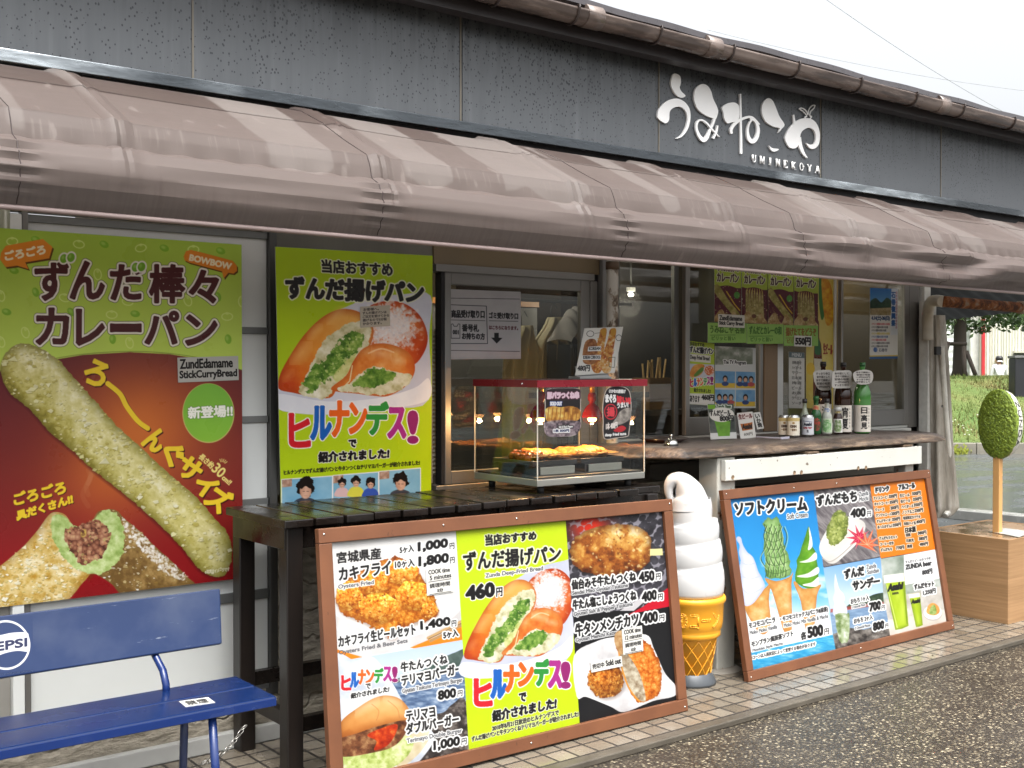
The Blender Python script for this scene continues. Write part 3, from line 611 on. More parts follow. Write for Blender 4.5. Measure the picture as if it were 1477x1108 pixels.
for s_, xx in ((1, float(oz(238, 995, bz)[0])), (-1, bcx * 2 - float(oz(238, 995, bz)[0]))):
    yb0 = by1 - .03
    MB().tube([(xx, yb0, bz - .02), (xx, yb0 + .004, bz + .02), (xx, yb0 + .03, bz + .06), (xx, 3.85, bz + .11), (xx, 3.862, bz + .2), (xx, 3.885, bz + .28)], .0125, 12).build('back_support', BLUE, bench)
    xf = float(oz(306, 1033, bz - .034)[0]) if s_ > 0 else bcx * 2 - float(oz(306, 1033, bz - .034)[0])
    xr_ = float(oz(228, 1047, bz - .034)[0]) if s_ > 0 else bcx * 2 - float(oz(228, 1047, bz - .034)[0])
    MB().tube([(xf, by0 + .03, bz - .036), (xf + .012 * s_, by0 - .0, 0)], .0135, 12).build('leg', BLUE, bench)
    MB().tube([(xf, by1 - .06, bz - .036), (xf + .012 * s_, by1 + .0, 0)], .0135, 12).build('leg', BLUE, bench)
    MB().tube([(xf, by0 + .03, bz - .04), (xf, by1 - .06, bz - .04)], .011, 8).build('seat_bracket', BLUE, bench)
for px_ in (70,): MB().lathe([(0, .004), (.005, .003), (.006, 0)], oy(px_, 1073, by0 - .0031), 10, ax=np.array([(1, 0, 0), (0, 0, -1), (0, 1, 0)]).T).build('screw', SCREW, bench)
# round emblem, lying on the backrest
lg = Canvas(*[opl(a, b, bc + nb_ * .0006, nb_) for a, b in ((-32, 893), (47, 887), (-32, 976))], res=.5, bg=(40, 64, 112))
EMB = []
# ---- chain from the bench to the table
chain = MB(); P0c, P1c = np.array([bx1 - .16, by1 + .03, .12]), np.array([x0t + .03, ty[0] - .03, .29]); P0c = opl(292, 1100, (0, 3.85, 0), np.array([0, 1., 0])); P1c = opl(354, 1046, (0, 3.92, 0), np.array([0, 1., 0]))
nl = 13
for i in range(nl):
    q = P0c + (P1c - P0c) * (i + .5) / nl + np.array([0, 0, -.03 * math.sin(math.pi * (i + .5) / nl)]); d = (P1c - P0c) / np.linalg.norm(P1c - P0c)
    s1 = np.cross(d, (0, 1, 0)); s1 /= np.linalg.norm(s1); s2 = np.cross(d, s1); sd_ = s1 if i % 2 else s2
    el = [q + d * math.cos(t) * .0155 + sd_ * math.sin(t) * .0065 for t in np.linspace(0, 2 * math.pi, 15)]
    chain.tube(el, .0018, 6, caps=False)
tag(chain.build('chain', M('chain_steel', S(190, 188, 182), .3, metal=.9), loc=P0c), 'thin steel chain running from under the blue bench to the table leg', 'chain')

# ---- leaning menu boards
BRN = NT('brown_painted_wood'); g = BRN.noise(4, (1, 1, 1), detail=6); g2 = BRN.noise(38, (1, .4, .4), detail=3, rough=.7)
BRN.base(BRN.mix(BRN.ramp(g2, [(.68, 0.), (.74, .75)]), BRN.ramp(g, [(.3, S(104, 62, 38, .72)), (.7, S(128, 80, 50, .72))]), S(74, 42, 26))); BRN.rough(.5); BRN.bump(g, .2, .004); BRN = BRN.m
def leaning_board(name, label, BLw, BRw, TRw, cat, fw_=.052, inner=None):
    BLw, BRw, TRw = (np.array(q, float) for q in (BLw, BRw, TRw)); U = (BRw - BLw); W_ = np.linalg.norm(U); u = U / W_; v = TRw - BRw; v -= u * (v @ u); H_ = np.linalg.norm(v); v /= H_; n = np.cross(u, v)   # n: towards the street
    n = n if n[1] < 0 else -n
    o = thing(name, (BLw + BRw) / 2, label, cat); Rm = np.array([u, -n, v]).T; c0 = BLw
    pos = lambda a, b, d=0: c0 + u * a + v * b + n * d
    th = .03
    for (a0, a1, b0, b1) in ((0, W_, H_ - fw_, H_), (0, W_, 0, fw_)):
        MB().obox(pos((a0 + a1) / 2, (b0 + b1) / 2, 0), (a1 - a0, th, b1 - b0), Rm, 0, .003).build('frame_rail', BRN, o)
    for a0 in (0, W_ - fw_):
        MB().obox(pos(a0 + fw_ / 2, H_ / 2, -.0015), (fw_, th, H_ - 2 * fw_ - .001), Rm, 0, .003).build('frame_stile', BRN, o)
    for a0, b0 in ((.02, H_ - .02), (W_ - .02, H_ - .02), (.02, .02), (W_ - .02, .02), (W_ / 2, .025), (W_ / 2, H_ - .025), (W_ * .3, H_ - .025)):
        MB().lathe([(0, .003), (.0035, .002), (.004, 0)], pos(a0, b0, th / 2 + .0004), 8, ax=np.array([u, np.cross(n, u), n]).T).build('screw', SCREW, o)
    MB().obox(pos(W_ / 2, H_ / 2, -.007), (W_ - 2 * fw_ + .004, .006, H_ - 2 * fw_ + .004), Rm).build('backing_board', M('black_backing', (.012, .012, .014), .5), o)
    return o, pos, u, v, n, W_, H_
b1BR = oz(989.4, 1024.6, 0); b1TR = oy(963.3, 720, 3.60); b1TL = oy(452, 763.5, 3.60)
b1BL = b1TL + (b1BR - b1TR)
bd1, pos1, u1, v1, n1_, W1, H1 = leaning_board('menu_board', 'wide brown framed menu board leaning against the dark slat table', b1BL + n_ * 0, b1BR, b1TR, 'menu board')
for a_ in (.35, W1 - .35): MB().tube([pos1(a_, H1 - .06, -.03), (pos1(a_, 0)[0], 3.70, TZ - .13), (pos1(a_, 0)[0], 3.725, 0)], .012, 8).build('back_prop', BRN, bd1)
b2BL, b2BR = oz(1076.7, 984, 0), oz(1374, 907, 0); b2TR = oy(1337.3, 677.6, 3.81)
bd2, pos2, u2, v2, n2_, W2, H2 = leaning_board('menu_board', 'brown framed soft cream menu board leaning under the live-edge counter', b2BL, b2BR, b2TR, 'menu board', .048)

# ---- counter: live-edge slab, plank, post
cnt = thing('serving_counter', (5.3, 4.0, 0), 'thick live-edge wooden counter slab on a white plank and rusty white post', 'counter')
SLAB = NT('weathered_slab'); g = SLAB.noise(3, (.3, 1.6, 1), detail=7, rough=.65); g2 = SLAB.noise(26, (.16, 1, 1), detail=6, rough=.7)
sx = SLAB.n('SeparateXYZ'); SLAB.l(SLAB.n('NewGeometry').outputs['Normal'], sx.inputs[0])
top = SLAB.ramp(g, [(.3, S(62, 54, 50)), (.65, S(98, 88, 82))]); edge_ = SLAB.ramp(g2, [(.38, S(40, 32, 26)), (.5, S(92, 76, 62)), (.62, S(136, 116, 96))])
SLAB.base(SLAB.mix(SLAB.ramp(sx.outputs['Z'], [(.75, 0.), (.95, 1.)]), edge_, top)); SLAB.rough(SLAB.ramp(g, [(.3, .22), (.7, .5)])); SLAB.bump(g2, .8, .012); SLAB = SLAB.m
zb_ = 1.052; zt_ = 1.108
LX, RX = float(oz(996, 664, zb_)[0]), float(oz(1416, 633, zb_)[0]); SY = float(oz(996, 664, zb_)[1])
def fy(x): return SY + .012 * math.sin(x * 5.1) + .008 * math.sin(x * 13 + 1)
def slab_pt(u, v):
    x = LX - .30 + (RX - LX + .30) * u                      # upper outline is set back from the lower edge
    ux = min(max((x - LX + .30) / .3, 0), 1); tail = min(max((x - 5.95) / (RX - 5.95), 0), 1)
    yl = fy(x) + (.30 * (1 - ux) ** 1.0) + .42 * tail ** 3.2
    nz_ = ng(x * 14, v * 3, 31) * .012 + ng(x * 40, v * 9, 33) * .006
    yup = yl + .055 + .02 * ng(x * 5, 1, 35) + .05 * tail
    ztop = zt_ - .028 * tail
    return x, yl, yup, ztop, nz_
sm_ = MB(); rows = 12
def sl(u, v):
    x, yl, yup, ztop, nz_ = slab_pt(u, v); k = v * rows
    if k <= 1: return (x, 4.37, zb_ + .002) if k < .5 else (x, yl + .03, zb_)
    if k >= rows - 1: return (x, yup + .002, ztop) if k < rows - .5 else (x, 4.37, ztop)
    t_ = (k - 1) / (rows - 2); return (x, yl + (yup - yl) * t_ ** 1.6 + nz_ * (1 if 0 < t_ < 1 else .4), zb_ + (ztop - zb_) * t_ ** .9)
sm_.grid(sl, 260, rows); 
e0 = [sl(0, j / rows) for j in range(rows + 1)]; e1 = [sl(1, j / rows) for j in range(rows + 1)]; sm_.add(e0, [tuple(range(rows + 1))]); sm_.add(e1, [tuple(range(rows + 1))[::-1]])
sm_.build('slab', SLAB, cnt)
CHIP = NT('chipped_white_paint'); g = CHIP.noise(22, (1, 1, 1), detail=3); CHIP.base(CHIP.mix(CHIP.ramp(CHIP.noise(3), [(.3, 0.), (.8, .25)]), CHIP.ramp(g, [(.275, S(108, 92, 76)), (.29, S(214, 214, 206))]), S(170, 166, 152))); CHIP.rough(.45); CHIP = CHIP.m
xp0, xp1 = float(oy(1046.7, 665, 3.80)[0]), float(oy(1329.7, 645, 3.80)[0])
B(xp0, xp1, 3.80, 3.83, .938, 1.038, .003).build('plank', CHIP, cnt)
for px_ in (1057, 1146, 1156, 1238, 1249): MB().lathe([(0, .001), (.010, .0012), (.011, -.001)], oy(px_, 686 - (px_ - 1050) * .073 + 3, 3.799), 10, ax=np.array([(1, 0, 0), (0, 0, -1), (0, .7, 0)]).T).build('filled_hole', M('filler', S(138, 112, 84), .7), cnt)
RPOST = NT('rusty_white_post'); g = RPOST.noise(9, (1, 1, .6), detail=7, rough=.75); sz = RPOST.n('SeparateXYZ'); RPOST.l(RPOST.co(), sz.inputs[0])
lowr = RPOST.ramp(sz.outputs['Z'], [(.0, .10), (.1, 0.)]); gg = RPOST.math('SUBTRACT', g, lowr)
RPOST.base(RPOST.ramp(gg, [(.33, S(70, 36, 18)), (.38, S(150, 104, 70)), (.42, S(196, 194, 184)), (.8, S(176, 176, 168))])); RPOST.rough(.55); RPOST.bump(g, .4, .005); RPOST = RPOST.m
pcx = float(oy(1039, 800, 3.815)[0])
B(pcx - .0, pcx + .13, 3.835, 3.96, 0, 1.05, .006).build('post', RPOST, cnt)
MB().lathe([(.0, .01), (.115, .01), (.13, 0)], (pcx + .055, 3.90, .0), 20).build('post_foot', M('foot_concrete', S(140, 134, 124), .8, var=.2, bump=.4), cnt)
B(xp1 - .1, xp1 - .02, 3.84, 3.92, 0, 1.05, .005).build('post', RPOST, cnt)
B(pcx + .131, xp0 + .02, 3.838, 3.87, .93, 1.05, .003).build('bracket', M('grey_bracket', S(150, 148, 138), .5, var=.15), cnt)
for x in (5.75, 4.9): B(x, x + .09, 3.80, 4.3, 1.041, 1.0515, .003).build('bearer', M('bearer_wood', S(120, 100, 80), .7), cnt)

# ---- big soft cream display
cx_, cy_ = oz(1001, 985, 0)[:2]; cy_ += .02
cone = thing('ice_cream_display', (cx_, cy_, 0), 'large plastic soft cream cone display standing between the two menu boards', 'ice cream display')
pxm = float(np.hypot(*(np.array(proj((cx_ + RT[0], cy_ + RT[1], .5))) - np.array(proj((cx_, cy_, .5))))))      # picture points per metre here
zc = lambda y: float(opl(1003, y, (cx_, cy_, 0), np.array([FW[0], FW[1], 0]))[2])
ax0 = 1003
def rr(px_): return px_ / pxm
WHT = M('cream_white', S(208, 207, 205), .32, var=.02, spec=.5); YEL = M('cone_yellow', S(232, 162, 40, .9), .42, var=.05)
sw = []
tiers = [(852, 47), (816, 45), (782, 42), (750, 34)]                      # swirl edges read top down
prof = [(0.0, zc(856)), (rr(44), zc(856))]
ed = [(856, 815, 47.5), (815, 782, 44.5), (782, 752, 40), (752, 722, 30)]
for lo, hi, r in ed:
    for t_ in np.linspace(0, 1, 9): prof.append((rr(r * (.945 + .055 * math.sin(math.pi * min(1, t_ * 1.1 + .03)) ** .6 - .05 * max(0, t_ - .7))), zc(lo + (hi - lo) * t_)))
tilt = lambda P: P
m_ = MB(); n_s = 48; V = []
for r, z in prof:
    for j in range(n_s):
        a = 2 * math.pi * j / n_s; k = (z - prof[0][1]) / (prof[-1][1] - prof[0][1]); dz = .016 * math.sin(a + 2.2) * min(1, k * 4) if r > 0 else 0
        V.append((cx_ + r * math.cos(a), cy_ + r * math.sin(a), z + dz))
m_.add(V, [(i * n_s + j, i * n_s + (j + 1) % n_s, (i + 1) * n_s + (j + 1) % n_s, (i + 1) * n_s + j) for i in range(len(prof) - 1) for j in range(n_s)], 0, True)
rt2 = np.array([RT[0], RT[1], 0])
cpt = lambda px_, py_, d=0: np.array([cx_, cy_, 0]) + rt2 * ((px_ - ax0) / pxm) + np.array([0, 0, zc(py_)])
tipP = smooth_pts([cpt(1002, 735), cpt(1001, 722), cpt(999, 710), cpt(992, 699), cpt(984, 693), cpt(976, 693.5), cpt(971, 701), cpt(970.5, 711), cpt(973, 721), cpt(977, 729)], 6, False)
tr_r = np.interp(np.linspace(0, 1, len(tipP)), [0, .12, .3, .5, .7, .85, 1], [rr(30), rr(26.5), rr(18), rr(11), rr(7), rr(5.4), rr(3.6)])
m_.tube(tipP, tr_r, 24); m_.build('cream_swirl', WHT, cone)
cp = [(0, zc(857)), (rr(48), zc(857)), (rr(49.5), zc(860)), (rr(49.5), zc(864)), (rr(46.5), zc(868)), (rr(45.5), zc(893)), (rr(44), zc(902)), (rr(41), zc(906.5)), (rr(42), zc(908)), (rr(42), zc(913)), (rr(39), zc(916)), (rr(36.5), zc(918)), (rr(26), zc(980)), (0, zc(981))]
MB().lathe(cp, (cx_, cy_, 0), 48).build('cone', YEL, cone)
lat = MB()
for k in range(12):
    for sg in (1, -1):
        P = []
        for t_ in np.linspace(0, 1, 14):
            a = 2 * math.pi * k / 12 + sg * t_ * 1.25; r = rr(36.5 + (26 - 36.5) * t_) + .0012; P.append((cx_ + r * math.cos(a), cy_ + r * math.sin(a), zc(918 + 62 * t_)))
        lat.tube(P, .0024, 6)
lat.build('waffle_ribs', M('cone_rib', S(236, 168, 48, .9), .42), cone)
MB().lathe([(0, .0), (rr(36), 0), (rr(36), .012), (rr(30), .05), (rr(27.5), .058), (rr(24), .058), (0, .05)], (cx_, cy_, 0), 36).build('base', M('base_grey', S(74, 78, 82), .4, var=.08), cone)
# raised lettering round the cup: glyph outlines wrapped on the band
va = math.atan2(-cy_, -cx_)
def wrap_text(st, a0, a1, z0, z1, r0, name, mat, par):
    E = glyphs(st); q = MB()
    for e in E:
        P = []
        for t_ in (0, .5, 1):
            p = e[0] * (1 - t_) + e[1] * t_; a = a0 + (a1 - a0) * p[0]; z = z0 + (z1 - z0) * p[1]; P.append((cx_ + r0 * math.cos(a), cy_ + r0 * math.sin(a), z))
        q.tube(P, .0028, 6)
    return q.build(name, mat, par)
wrap_text('ソフトのコーン', va - 1.55, va + 1.02, zc(897), zc(875), rr(45.6) + .0005, 'raised_lettering', YEL, cone)

# ---- food warmer
fw0 = oz(775, 702.8, .982); wy = float(fw0[1]); wx0 = float(fw0[0]); wx1 = float(oy(930, 689.5, wy)[0]); wd_ = .46
zt0 = float(oy(777, 559, wy)[2]); zt1 = float(oy(777, 548.5, wy)[2])
warm = thing('food_warmer', (wx0 + .3, wy + .2, TZ), 'clear sided food warmer with a red rim on the slat table', 'food warmer')
STEEL = M('brushed_steel', S(176, 176, 168), .35, metal=.75, var=.06, scale=4, sc_=(1, 1, 8))
RED = M('red_rim', S(128, 18, 34, .9), .3, var=.05)
B(wx0, wx1, wy, wy + wd_, .982, 1.012, .003).build('base', STEEL, warm); B(wx0 + .012, wx1 - .012, wy + .012, wy + wd_ - .012, 1.0125, 1.02).build('tray_floor', M('inner_dark', S(52, 48, 46), .4), warm)
for x in (wx0 + .05, wx1 - .07):
    for y in (wy + .04, wy + wd_ - .07): MB().lathe([(0, TZ + .0005), (.016, TZ + .0005), (.016, .9815), (0, .9815)], (x, y, 0), 14).build('foot', M('rubber_black', (.012, .012, .012), .6), warm)
for a in ((wx0 - .004, wx1 + .012, wy - .004, wy - .001), (wx0 - .004, wx1 + .012, wy + wd_ + .001, wy + wd_ + .004)): B(a[0], a[1], a[2], a[3], zt0, zt1).build('red_rim', RED, warm)
for a in ((wx0 - .004, wx0 - .001), (wx1 + .009, wx1 + .012)): B(a[0], a[1], wy - .0008, wy + wd_ + .0008, zt0, zt1).build('red_rim', RED, warm)
B(wx0 - .0005, wx1 + .0085, wy - .0005, wy + wd_ + .0005, zt1 - .006, zt1 - .001).build('lid', M('lid_dark', S(70, 62, 60), .4), warm)
B(wx0 + .002, wx1 - .002, wy + .002, wy + .005, 1.0125, zt1 - .007).build('front_pane', CLEAR, warm); B(wx0 + .002, wx0 + .005, wy + .0055, wy + wd_ - .006, 1.0125, zt1 - .007).build('side_pane', CLEAR, warm)
B(wx1 - .005, wx1 - .002, wy + .0055, wy + wd_ - .006, 1.0125, zt1 - .007).build('side_pane', CLEAR, warm); B(wx0 + .002, wx1 - .002, wy + wd_ - .0055, wy + wd_ - .0025, 1.0125, zt1 - .007).build('back_pane', CLEAR, warm)
EDGE = M('pane_edge', S(206, 200, 186), .25)
for x in (wx0, wx1 - .004):
    for y in (wy, wy + wd_ - .004): B(x, x + .004, y, y + .004, 1.0125, zt0).build('corner_edge', EDGE, warm)
for px_ in (753, 832, 884): MB().lathe([(0, .002), (.003, .001), (.0035, 0)], oy(px_, 553, wy - .0041), 8, ax=np.array([(1, 0, 0), (0, 0, -1), (0, 1, 0)]).T).build('screw', SCREW, warm)
GLOW = NT('lamp_glow'); GLOW.b.inputs['Emission Color'].default_value = (1, .5, .16, 1); GLOW.b.inputs['Emission Strength'].default_value = 9; GLOW = GLOW.m
REDG = M('red_bulb', S(150, 30, 24), .15, var=.1)
for i, (px_, py_) in enumerate(((780, 596), (854, 596))):
    yl_ = wy + .22; P = oy(px_, py_, yl_); lx, lz = float(P[0]), float(P[2])
    lm = MB().lathe([(.012, lz + .10), (.02, lz + .085), (.02, lz + .06), (.013, lz + .055), (.013, lz + .045), (.03, lz + .03), (.046, lz + .0), (.049, lz - .02)], (lx, yl_, 0), 28).build('heat_lamp', REDG, warm)
    MB().lathe([(.049, lz - .0205), (.046, lz - .038), (.03, lz - .047), (0, lz - .05)], (lx, yl_, 0), 28).build('bulb_glass', CLEAR, lm)
    MB().lathe([(0, lz - .02), (.018, lz - .022), (.022, lz - .03), (.012, lz - .038), (0, lz - .04)], (lx, yl_, 0), 16).build('filament', GLOW, lm)
    MB().tube([(lx, yl_, lz + .095), (lx, yl_, zt1 - .007)], .014, 12).build('lamp_holder', M('brass', S(190, 140, 70), .3, metal=.8), lm)
    pl = bpy.data.objects.new('heat_lamp_light', bpy.data.lights.new('heat_lamp_light', 'POINT')); C.objects.link(pl); pl.location = (lx, yl_, lz - .052); pl.data.energy = 5; pl.data.color = (1, .55, .22); pl.data.shadow_soft_size = .012
# trays and skewered food inside
FRY = NT('fried_food'); g = FRY.noise(60, detail=6, rough=.7); FRY.base(FRY.ramp(g, [(.3, S(120, 58, 14)), (.5, S(206, 132, 42)), (.68, S(232, 178, 92))])); FRY.rough(.5); FRY.bump(g, .7, .006); FRY = FRY.m
MEAT = NT('glazed_meat'); g = MEAT.noise(40, detail=5); MEAT.base(MEAT.ramp(g, [(.35, S(84, 34, 12)), (.6, S(168, 86, 30)), (.75, S(206, 140, 66))])); MEAT.rough(.25); MEAT.bump(g, .5, .005); MEAT = MEAT.m
STICK = M('bamboo', S(214, 178, 118), .6)
def food_tray(name, x0, x1, label, kind):
    t_ = thing(name, ((x0 + x1) / 2, wy + .2, 1.0205), label, 'food tray', 'black trays in the food warmer')
    zf = 1.06
    q = MB().box(x0, x1, wy + .1, wy + .38, zf, zf + .006, 0, .002)
    for a in ((x0, x1, wy + .094, wy + .0995), (x0, x1, wy + .3805, wy + .386)): q.box(*a, zf, zf + .022, 0, .002)
    for a in ((x0, x0 + .005), (x1 - .005, x1)): q.box(a[0], a[1], wy + .1, wy + .38, zf + .0065, zf + .022, 0, .002)
    q.build('tray', M('tray_black', (.014, .013, .013), .35), t_)
    B(x0 + .03, x1 - .03, wy + .075, wy + .08, 1.022, 1.056, .002).build('front_plate', STEEL, t_)
    B(x0 + .02, x1 - .02, wy + .09, wy + .37, 1.0206, 1.058, .003).build('stand', M('stand_dark', S(40, 36, 34), .5), t_)
    n = 9
    for i in range(n):
        x = x0 + .03 + (x1 - x0 - .06) * i / (n - 1); y0_ = wy + .14 + rnd.uniform(-.01, .01); f = MB(); zz_ = zf + .032 + rnd.uniform(0, .012)
        if kind == 'meat' and i < 4:
            for j in range(4): f.lathe([(0, -.021), (.014, -.018), (.021, -.006), (.021, .006), (.014, .018), (0, .021)], (x, y0_ + .025 + j * .036, zz_), 12, ax=np.array([(1, 0, 0), (0, 0, 1), (0, 1, 0)]).T)
            s_ = f.build('skewer', MEAT, t_)
        else:
            P = [(x + .006 * math.sin(k * 1.3), y0_ + .02 + k * .03, zz_ + .004 * math.sin(k * 2.1 + i)) for k in range(7)]
            f.tube(P, [.009, .019, .024, .026, .024, .019, .009], 12); s_ = f.build('skewer', FRY, t_)
        MB().tube([(x, y0_ - .05, zz_ + .008), (x, y0_ + .03, zz_)], .0022, 6).build('stick', STICK, s_)
    return t_
food_tray('food_tray', wx0 + .05, (wx0 + wx1) / 2 - .012, 'black tray of glazed meat skewers, left tray inside the warmer', 'meat')
food_tray('food_tray', (wx0 + wx1) / 2 + .012, wx1 - .045, 'black tray of golden fried skewers, right tray inside the warmer', 'fry')

# ---- counter bell, cash tray
bp = oz(968, 643, zt_); bell = thing('counter_bell', (bp[0], bp[1], zt_), 'small chrome counter bell on the left end of the slab', 'bell')
MB().lathe([(0, .0), (.036, 0), (.037, .004), (.034, .008), (0, .008)], bp, 28).build('base', M('bell_black', (.02, .02, .02), .4), bell)
CHR = M('chrome', S(220, 220, 215), .08, metal=1., var=.02)
MB().lathe([(.034, .009), (.033, .018), (.027, .028), (.015, .034), (.004, .036), (0, .036)], bp, 28).build('dome', CHR, bell)
MB().tube([bp + (0, 0, .036), bp + (0, 0, .046)], .003, 8).lathe([(0, .046), (.007, .048), (.008, .052), (.005, .057), (0, .058)], bp, 16).build('button', CHR, bell)
ctp = oz(969, 639, zt_) + (.02, .08, 0); ct = thing('cash_tray', ctp, 'shallow dark brown cash tray behind the counter bell', 'tray')
MB().lathe([(0, .004), (.085, .004), (.13, .022), (.134, .022), (.088, 0), (0, 0)], ctp, 40).build('dish', M('dish_brown', S(48, 28, 24), .3), ct)

# ---- rolled clear curtain and strap at the corner
cur = thing('rolled_curtain', (7.0, 4.3, 0), 'rolled grey vinyl curtain strapped to the corner post', 'curtain')
VIN = NT('grey_vinyl'); g = VIN.noise(9, (1, 1, .18), detail=6, rough=.65); VIN.base(VIN.ramp(g, [(.3, S(118, 110, 96)), (.55, S(178, 172, 160)), (.75, S(230, 228, 222))])); VIN.rough(.25); VIN.bump(g, .9, .03); VIN = VIN.m
cyl = [(1351, 455, 8), (1353, 500, 9), (1354, 540, 10), (1355, 590, 11), (1356, 640, 12), (1358, 690, 14), (1360, 730, 16), (1355, 746, 9)]
P = [oy(a, b, 4.28) for a, b, _ in cyl]; pk = 1 / np.linalg.norm(oy(1361, 600, 4.28) - oy(1351, 600, 4.28)) * 10 * .93
m_ = MB(); k_ = 40; PP = smooth_pts(P, 10, False); RR = np.interp(np.linspace(0, 1, len(PP)), np.linspace(0, 1, len(cyl)), [c[2] / pk * .8 for c in cyl])
m_.grid(lambda u, v: (lambda i, a: tuple(PP[i] + np.array([math.cos(a), math.sin(a) * .8, 0]) * RR[i] * (1 + .16 * math.sin(a * 5 + i * .05) + .08 * math.sin(a * 9 + 1))))(int(round(v * (len(PP) - 1))), 2 * math.pi * u), 80, len(PP) - 1)
m_.build('roll', VIN, cur)
PB = [oy(a, b, 4.22) for a, b in ((1358, 500), (1362, 560), (1366, 620), (1372, 680), (1376, 722), (1363, 744))]
MB().tube(smooth_pts(PB, 8, False), .018, 12).build('bottom_bar', M('bar_vinyl', S(222, 220, 210), .3, var=.15, scale=12), cur)
B(*sorted((X(1345, 466, 4.2), X(1352, 466, 4.2))), 4.17, 4.19, Z(1350, 512, 4.2), Z(1350, 500, 4.2), .003).build('strap', M('strap_black', (.015, .015, .015), .6), cur)
for px_, py_ in ((1359, 586), (1373, 722)): MB().lathe([(0, .004), (.008, .003), (.01, 0)], oy(px_, py_, 4.2), 12, ax=np.array([(1, 0, 0), (0, 0, -1), (0, 1, 0)]).T).build('grommet', M('grommet', S(60, 58, 54), .4), cur)
gp = thing('end_post', (X(1338, 600, 4.33), 4.33, 0), 'white weathered square post at the right end of the windows', 'post')
B(X(1332.5, 600, 4.33), X(1344, 600, 4.33), 4.30, 4.37, 0, 1.93, .004).build('post_body', M('post_white', S(224, 224, 218), .5, var=.12, scale=30), gp)

# ---- green paste sign on a stake in a plywood box
pb = thing('planter_box', (6.7, 3.82, 0), 'tan plywood box holding the stake of the green sign', 'box')
PLY = NT('plywood'); g = PLY.noise(7, (.3, .3, 9), detail=5, rough=.6); PLY.base(PLY.ramp(g, [(.3, S(146, 112, 76)), (.7, S(176, 138, 98))])); PLY.rough(.45); PLY.bump(g, .1, .003); PLY = PLY.m
zx0 = 6.358; zy0 = 3.508; ztp = .492; zx1 = 7.1; zy1 = 4.06
pm = MB().box(zx0, zx0 + .012, zy0, zy1, 0, ztp, 0, .0015).box(zx1 - .012, zx1, zy0, zy1, 0, ztp, 0, .0015).box(zx0 + .0125, zx1 - .0125, zy0 + .0005, zy0 + .0125, 0, ztp - .0005, 0, .001).box(zx0 + .0125, zx1 - .0125, zy1 - .0125, zy1 - .0005, 0, ztp - .0005, 0, .001)
pm.build('sides', PLY, pb)
wetp = NT('wet_plywood'); g = wetp.noise(5, detail=6); wetp.base(wetp.ramp(g, [(.35, S(92, 72, 52)), (.6, S(150, 122, 92)), (.8, S(186, 170, 150))])); wetp.rough(wetp.ramp(g, [(.4, .08), (.6, .4)]))
B(zx0 + .0125, zx1 - .0125, zy0 + .013, zy1 - .013, ztp - .016, ztp - .003).build('top', wetp.m, pb)
stk = oz(1437, 768, ztp); sgx, sgy = float(stk[0]), float(stk[1])
zs = thing('zunda_sign', (sgx, sgy, ztp), 'thick oval sign coated in green bean paste on a wooden stake', 'sign')
STK = M('stake_pine', S(204, 156, 98), .5, var=.12, scale=5, sc_=(1, 1, .1))
zsb = float(opl(1441, 660, (sgx, sgy, 0), np.array([FW[0], FW[1], 0]))[2]); zst = float(opl(1441, 563.5, (sgx, sgy, 0), np.array([FW[0], FW[1], 0]))[2])
B(sgx - .02, sgx + .02, sgy - .028, sgy + .014, ztp - .002, zsb + .05, .003).build('stake', STK, zs)
szc = (zsb + zst) / 2; hzr = (zst - zsb) / 2; hyr = .118; thk = .085
ncx = sgx + .03
# body: flat oval facing along the shop front, its rim towards the street
body = MB(); nA = 72
prof_ = [(-.002, .0), (-.002, .95), (.004, .992), (.012, 1.), (thk - .012, 1.), (thk - .003, .985), (thk, .94), (thk, 0)]
body.grid(lambda u, v: (lambda d, k: (ncx - thk / 2 + d, sgy - .01 + hyr * k * math.cos(2 * math.pi * u), szc + hzr * k * math.sin(2 * math.pi * u)))(*prof_[int(round(v * (len(prof_) - 1)))]), nA, len(prof_) - 1)
body.build('oval_body', M('sign_white', S(222, 220, 210), .4, var=.04), zs)
PASTE = NT('bean_paste'); g = PASTE.noise(70, detail=6, rough=.7); PASTE.base(PASTE.ramp(g, [(.3, S(52, 70, 14)), (.5, S(110, 132, 30)), (.7, S(156, 176, 62))])); PASTE.rough(.6); PASTE.bump(g, .8, .006); PASTE = PASTE.m
pa = MB()
def paste(u, v):
    a = 2 * math.pi * u; k = min(1, v * 1.2); b = max(0, v * 6 - 5)
    jag = .5 * ng(math.cos(a) * 9 + 20, math.sin(a) * 9 + 20, 51); yy = k * math.cos(a); z2 = k * math.sin(a)
    rel = .006 * (ng(yy * 11 + 40, z2 * 17 + 40, 53) + 1.1 * ng(yy * 34 + 40, z2 * 52 + 40, 54) + .9 * ng(yy * 60 + 40, z2 * 90 + 40, 55)) + .022 * (1 - k ** 3) + .007
    return (ncx - thk / 2 - rel * (1 - b) + b * (.018 + .022 * jag), sgy - .01 + (hyr + .004 + .005 * b * (.7 + jag)) * yy, szc + (hzr + .005 + .006 * b) * z2)
pa.grid(paste, 220, 100); pa.build('green_paste', PASTE, zs)
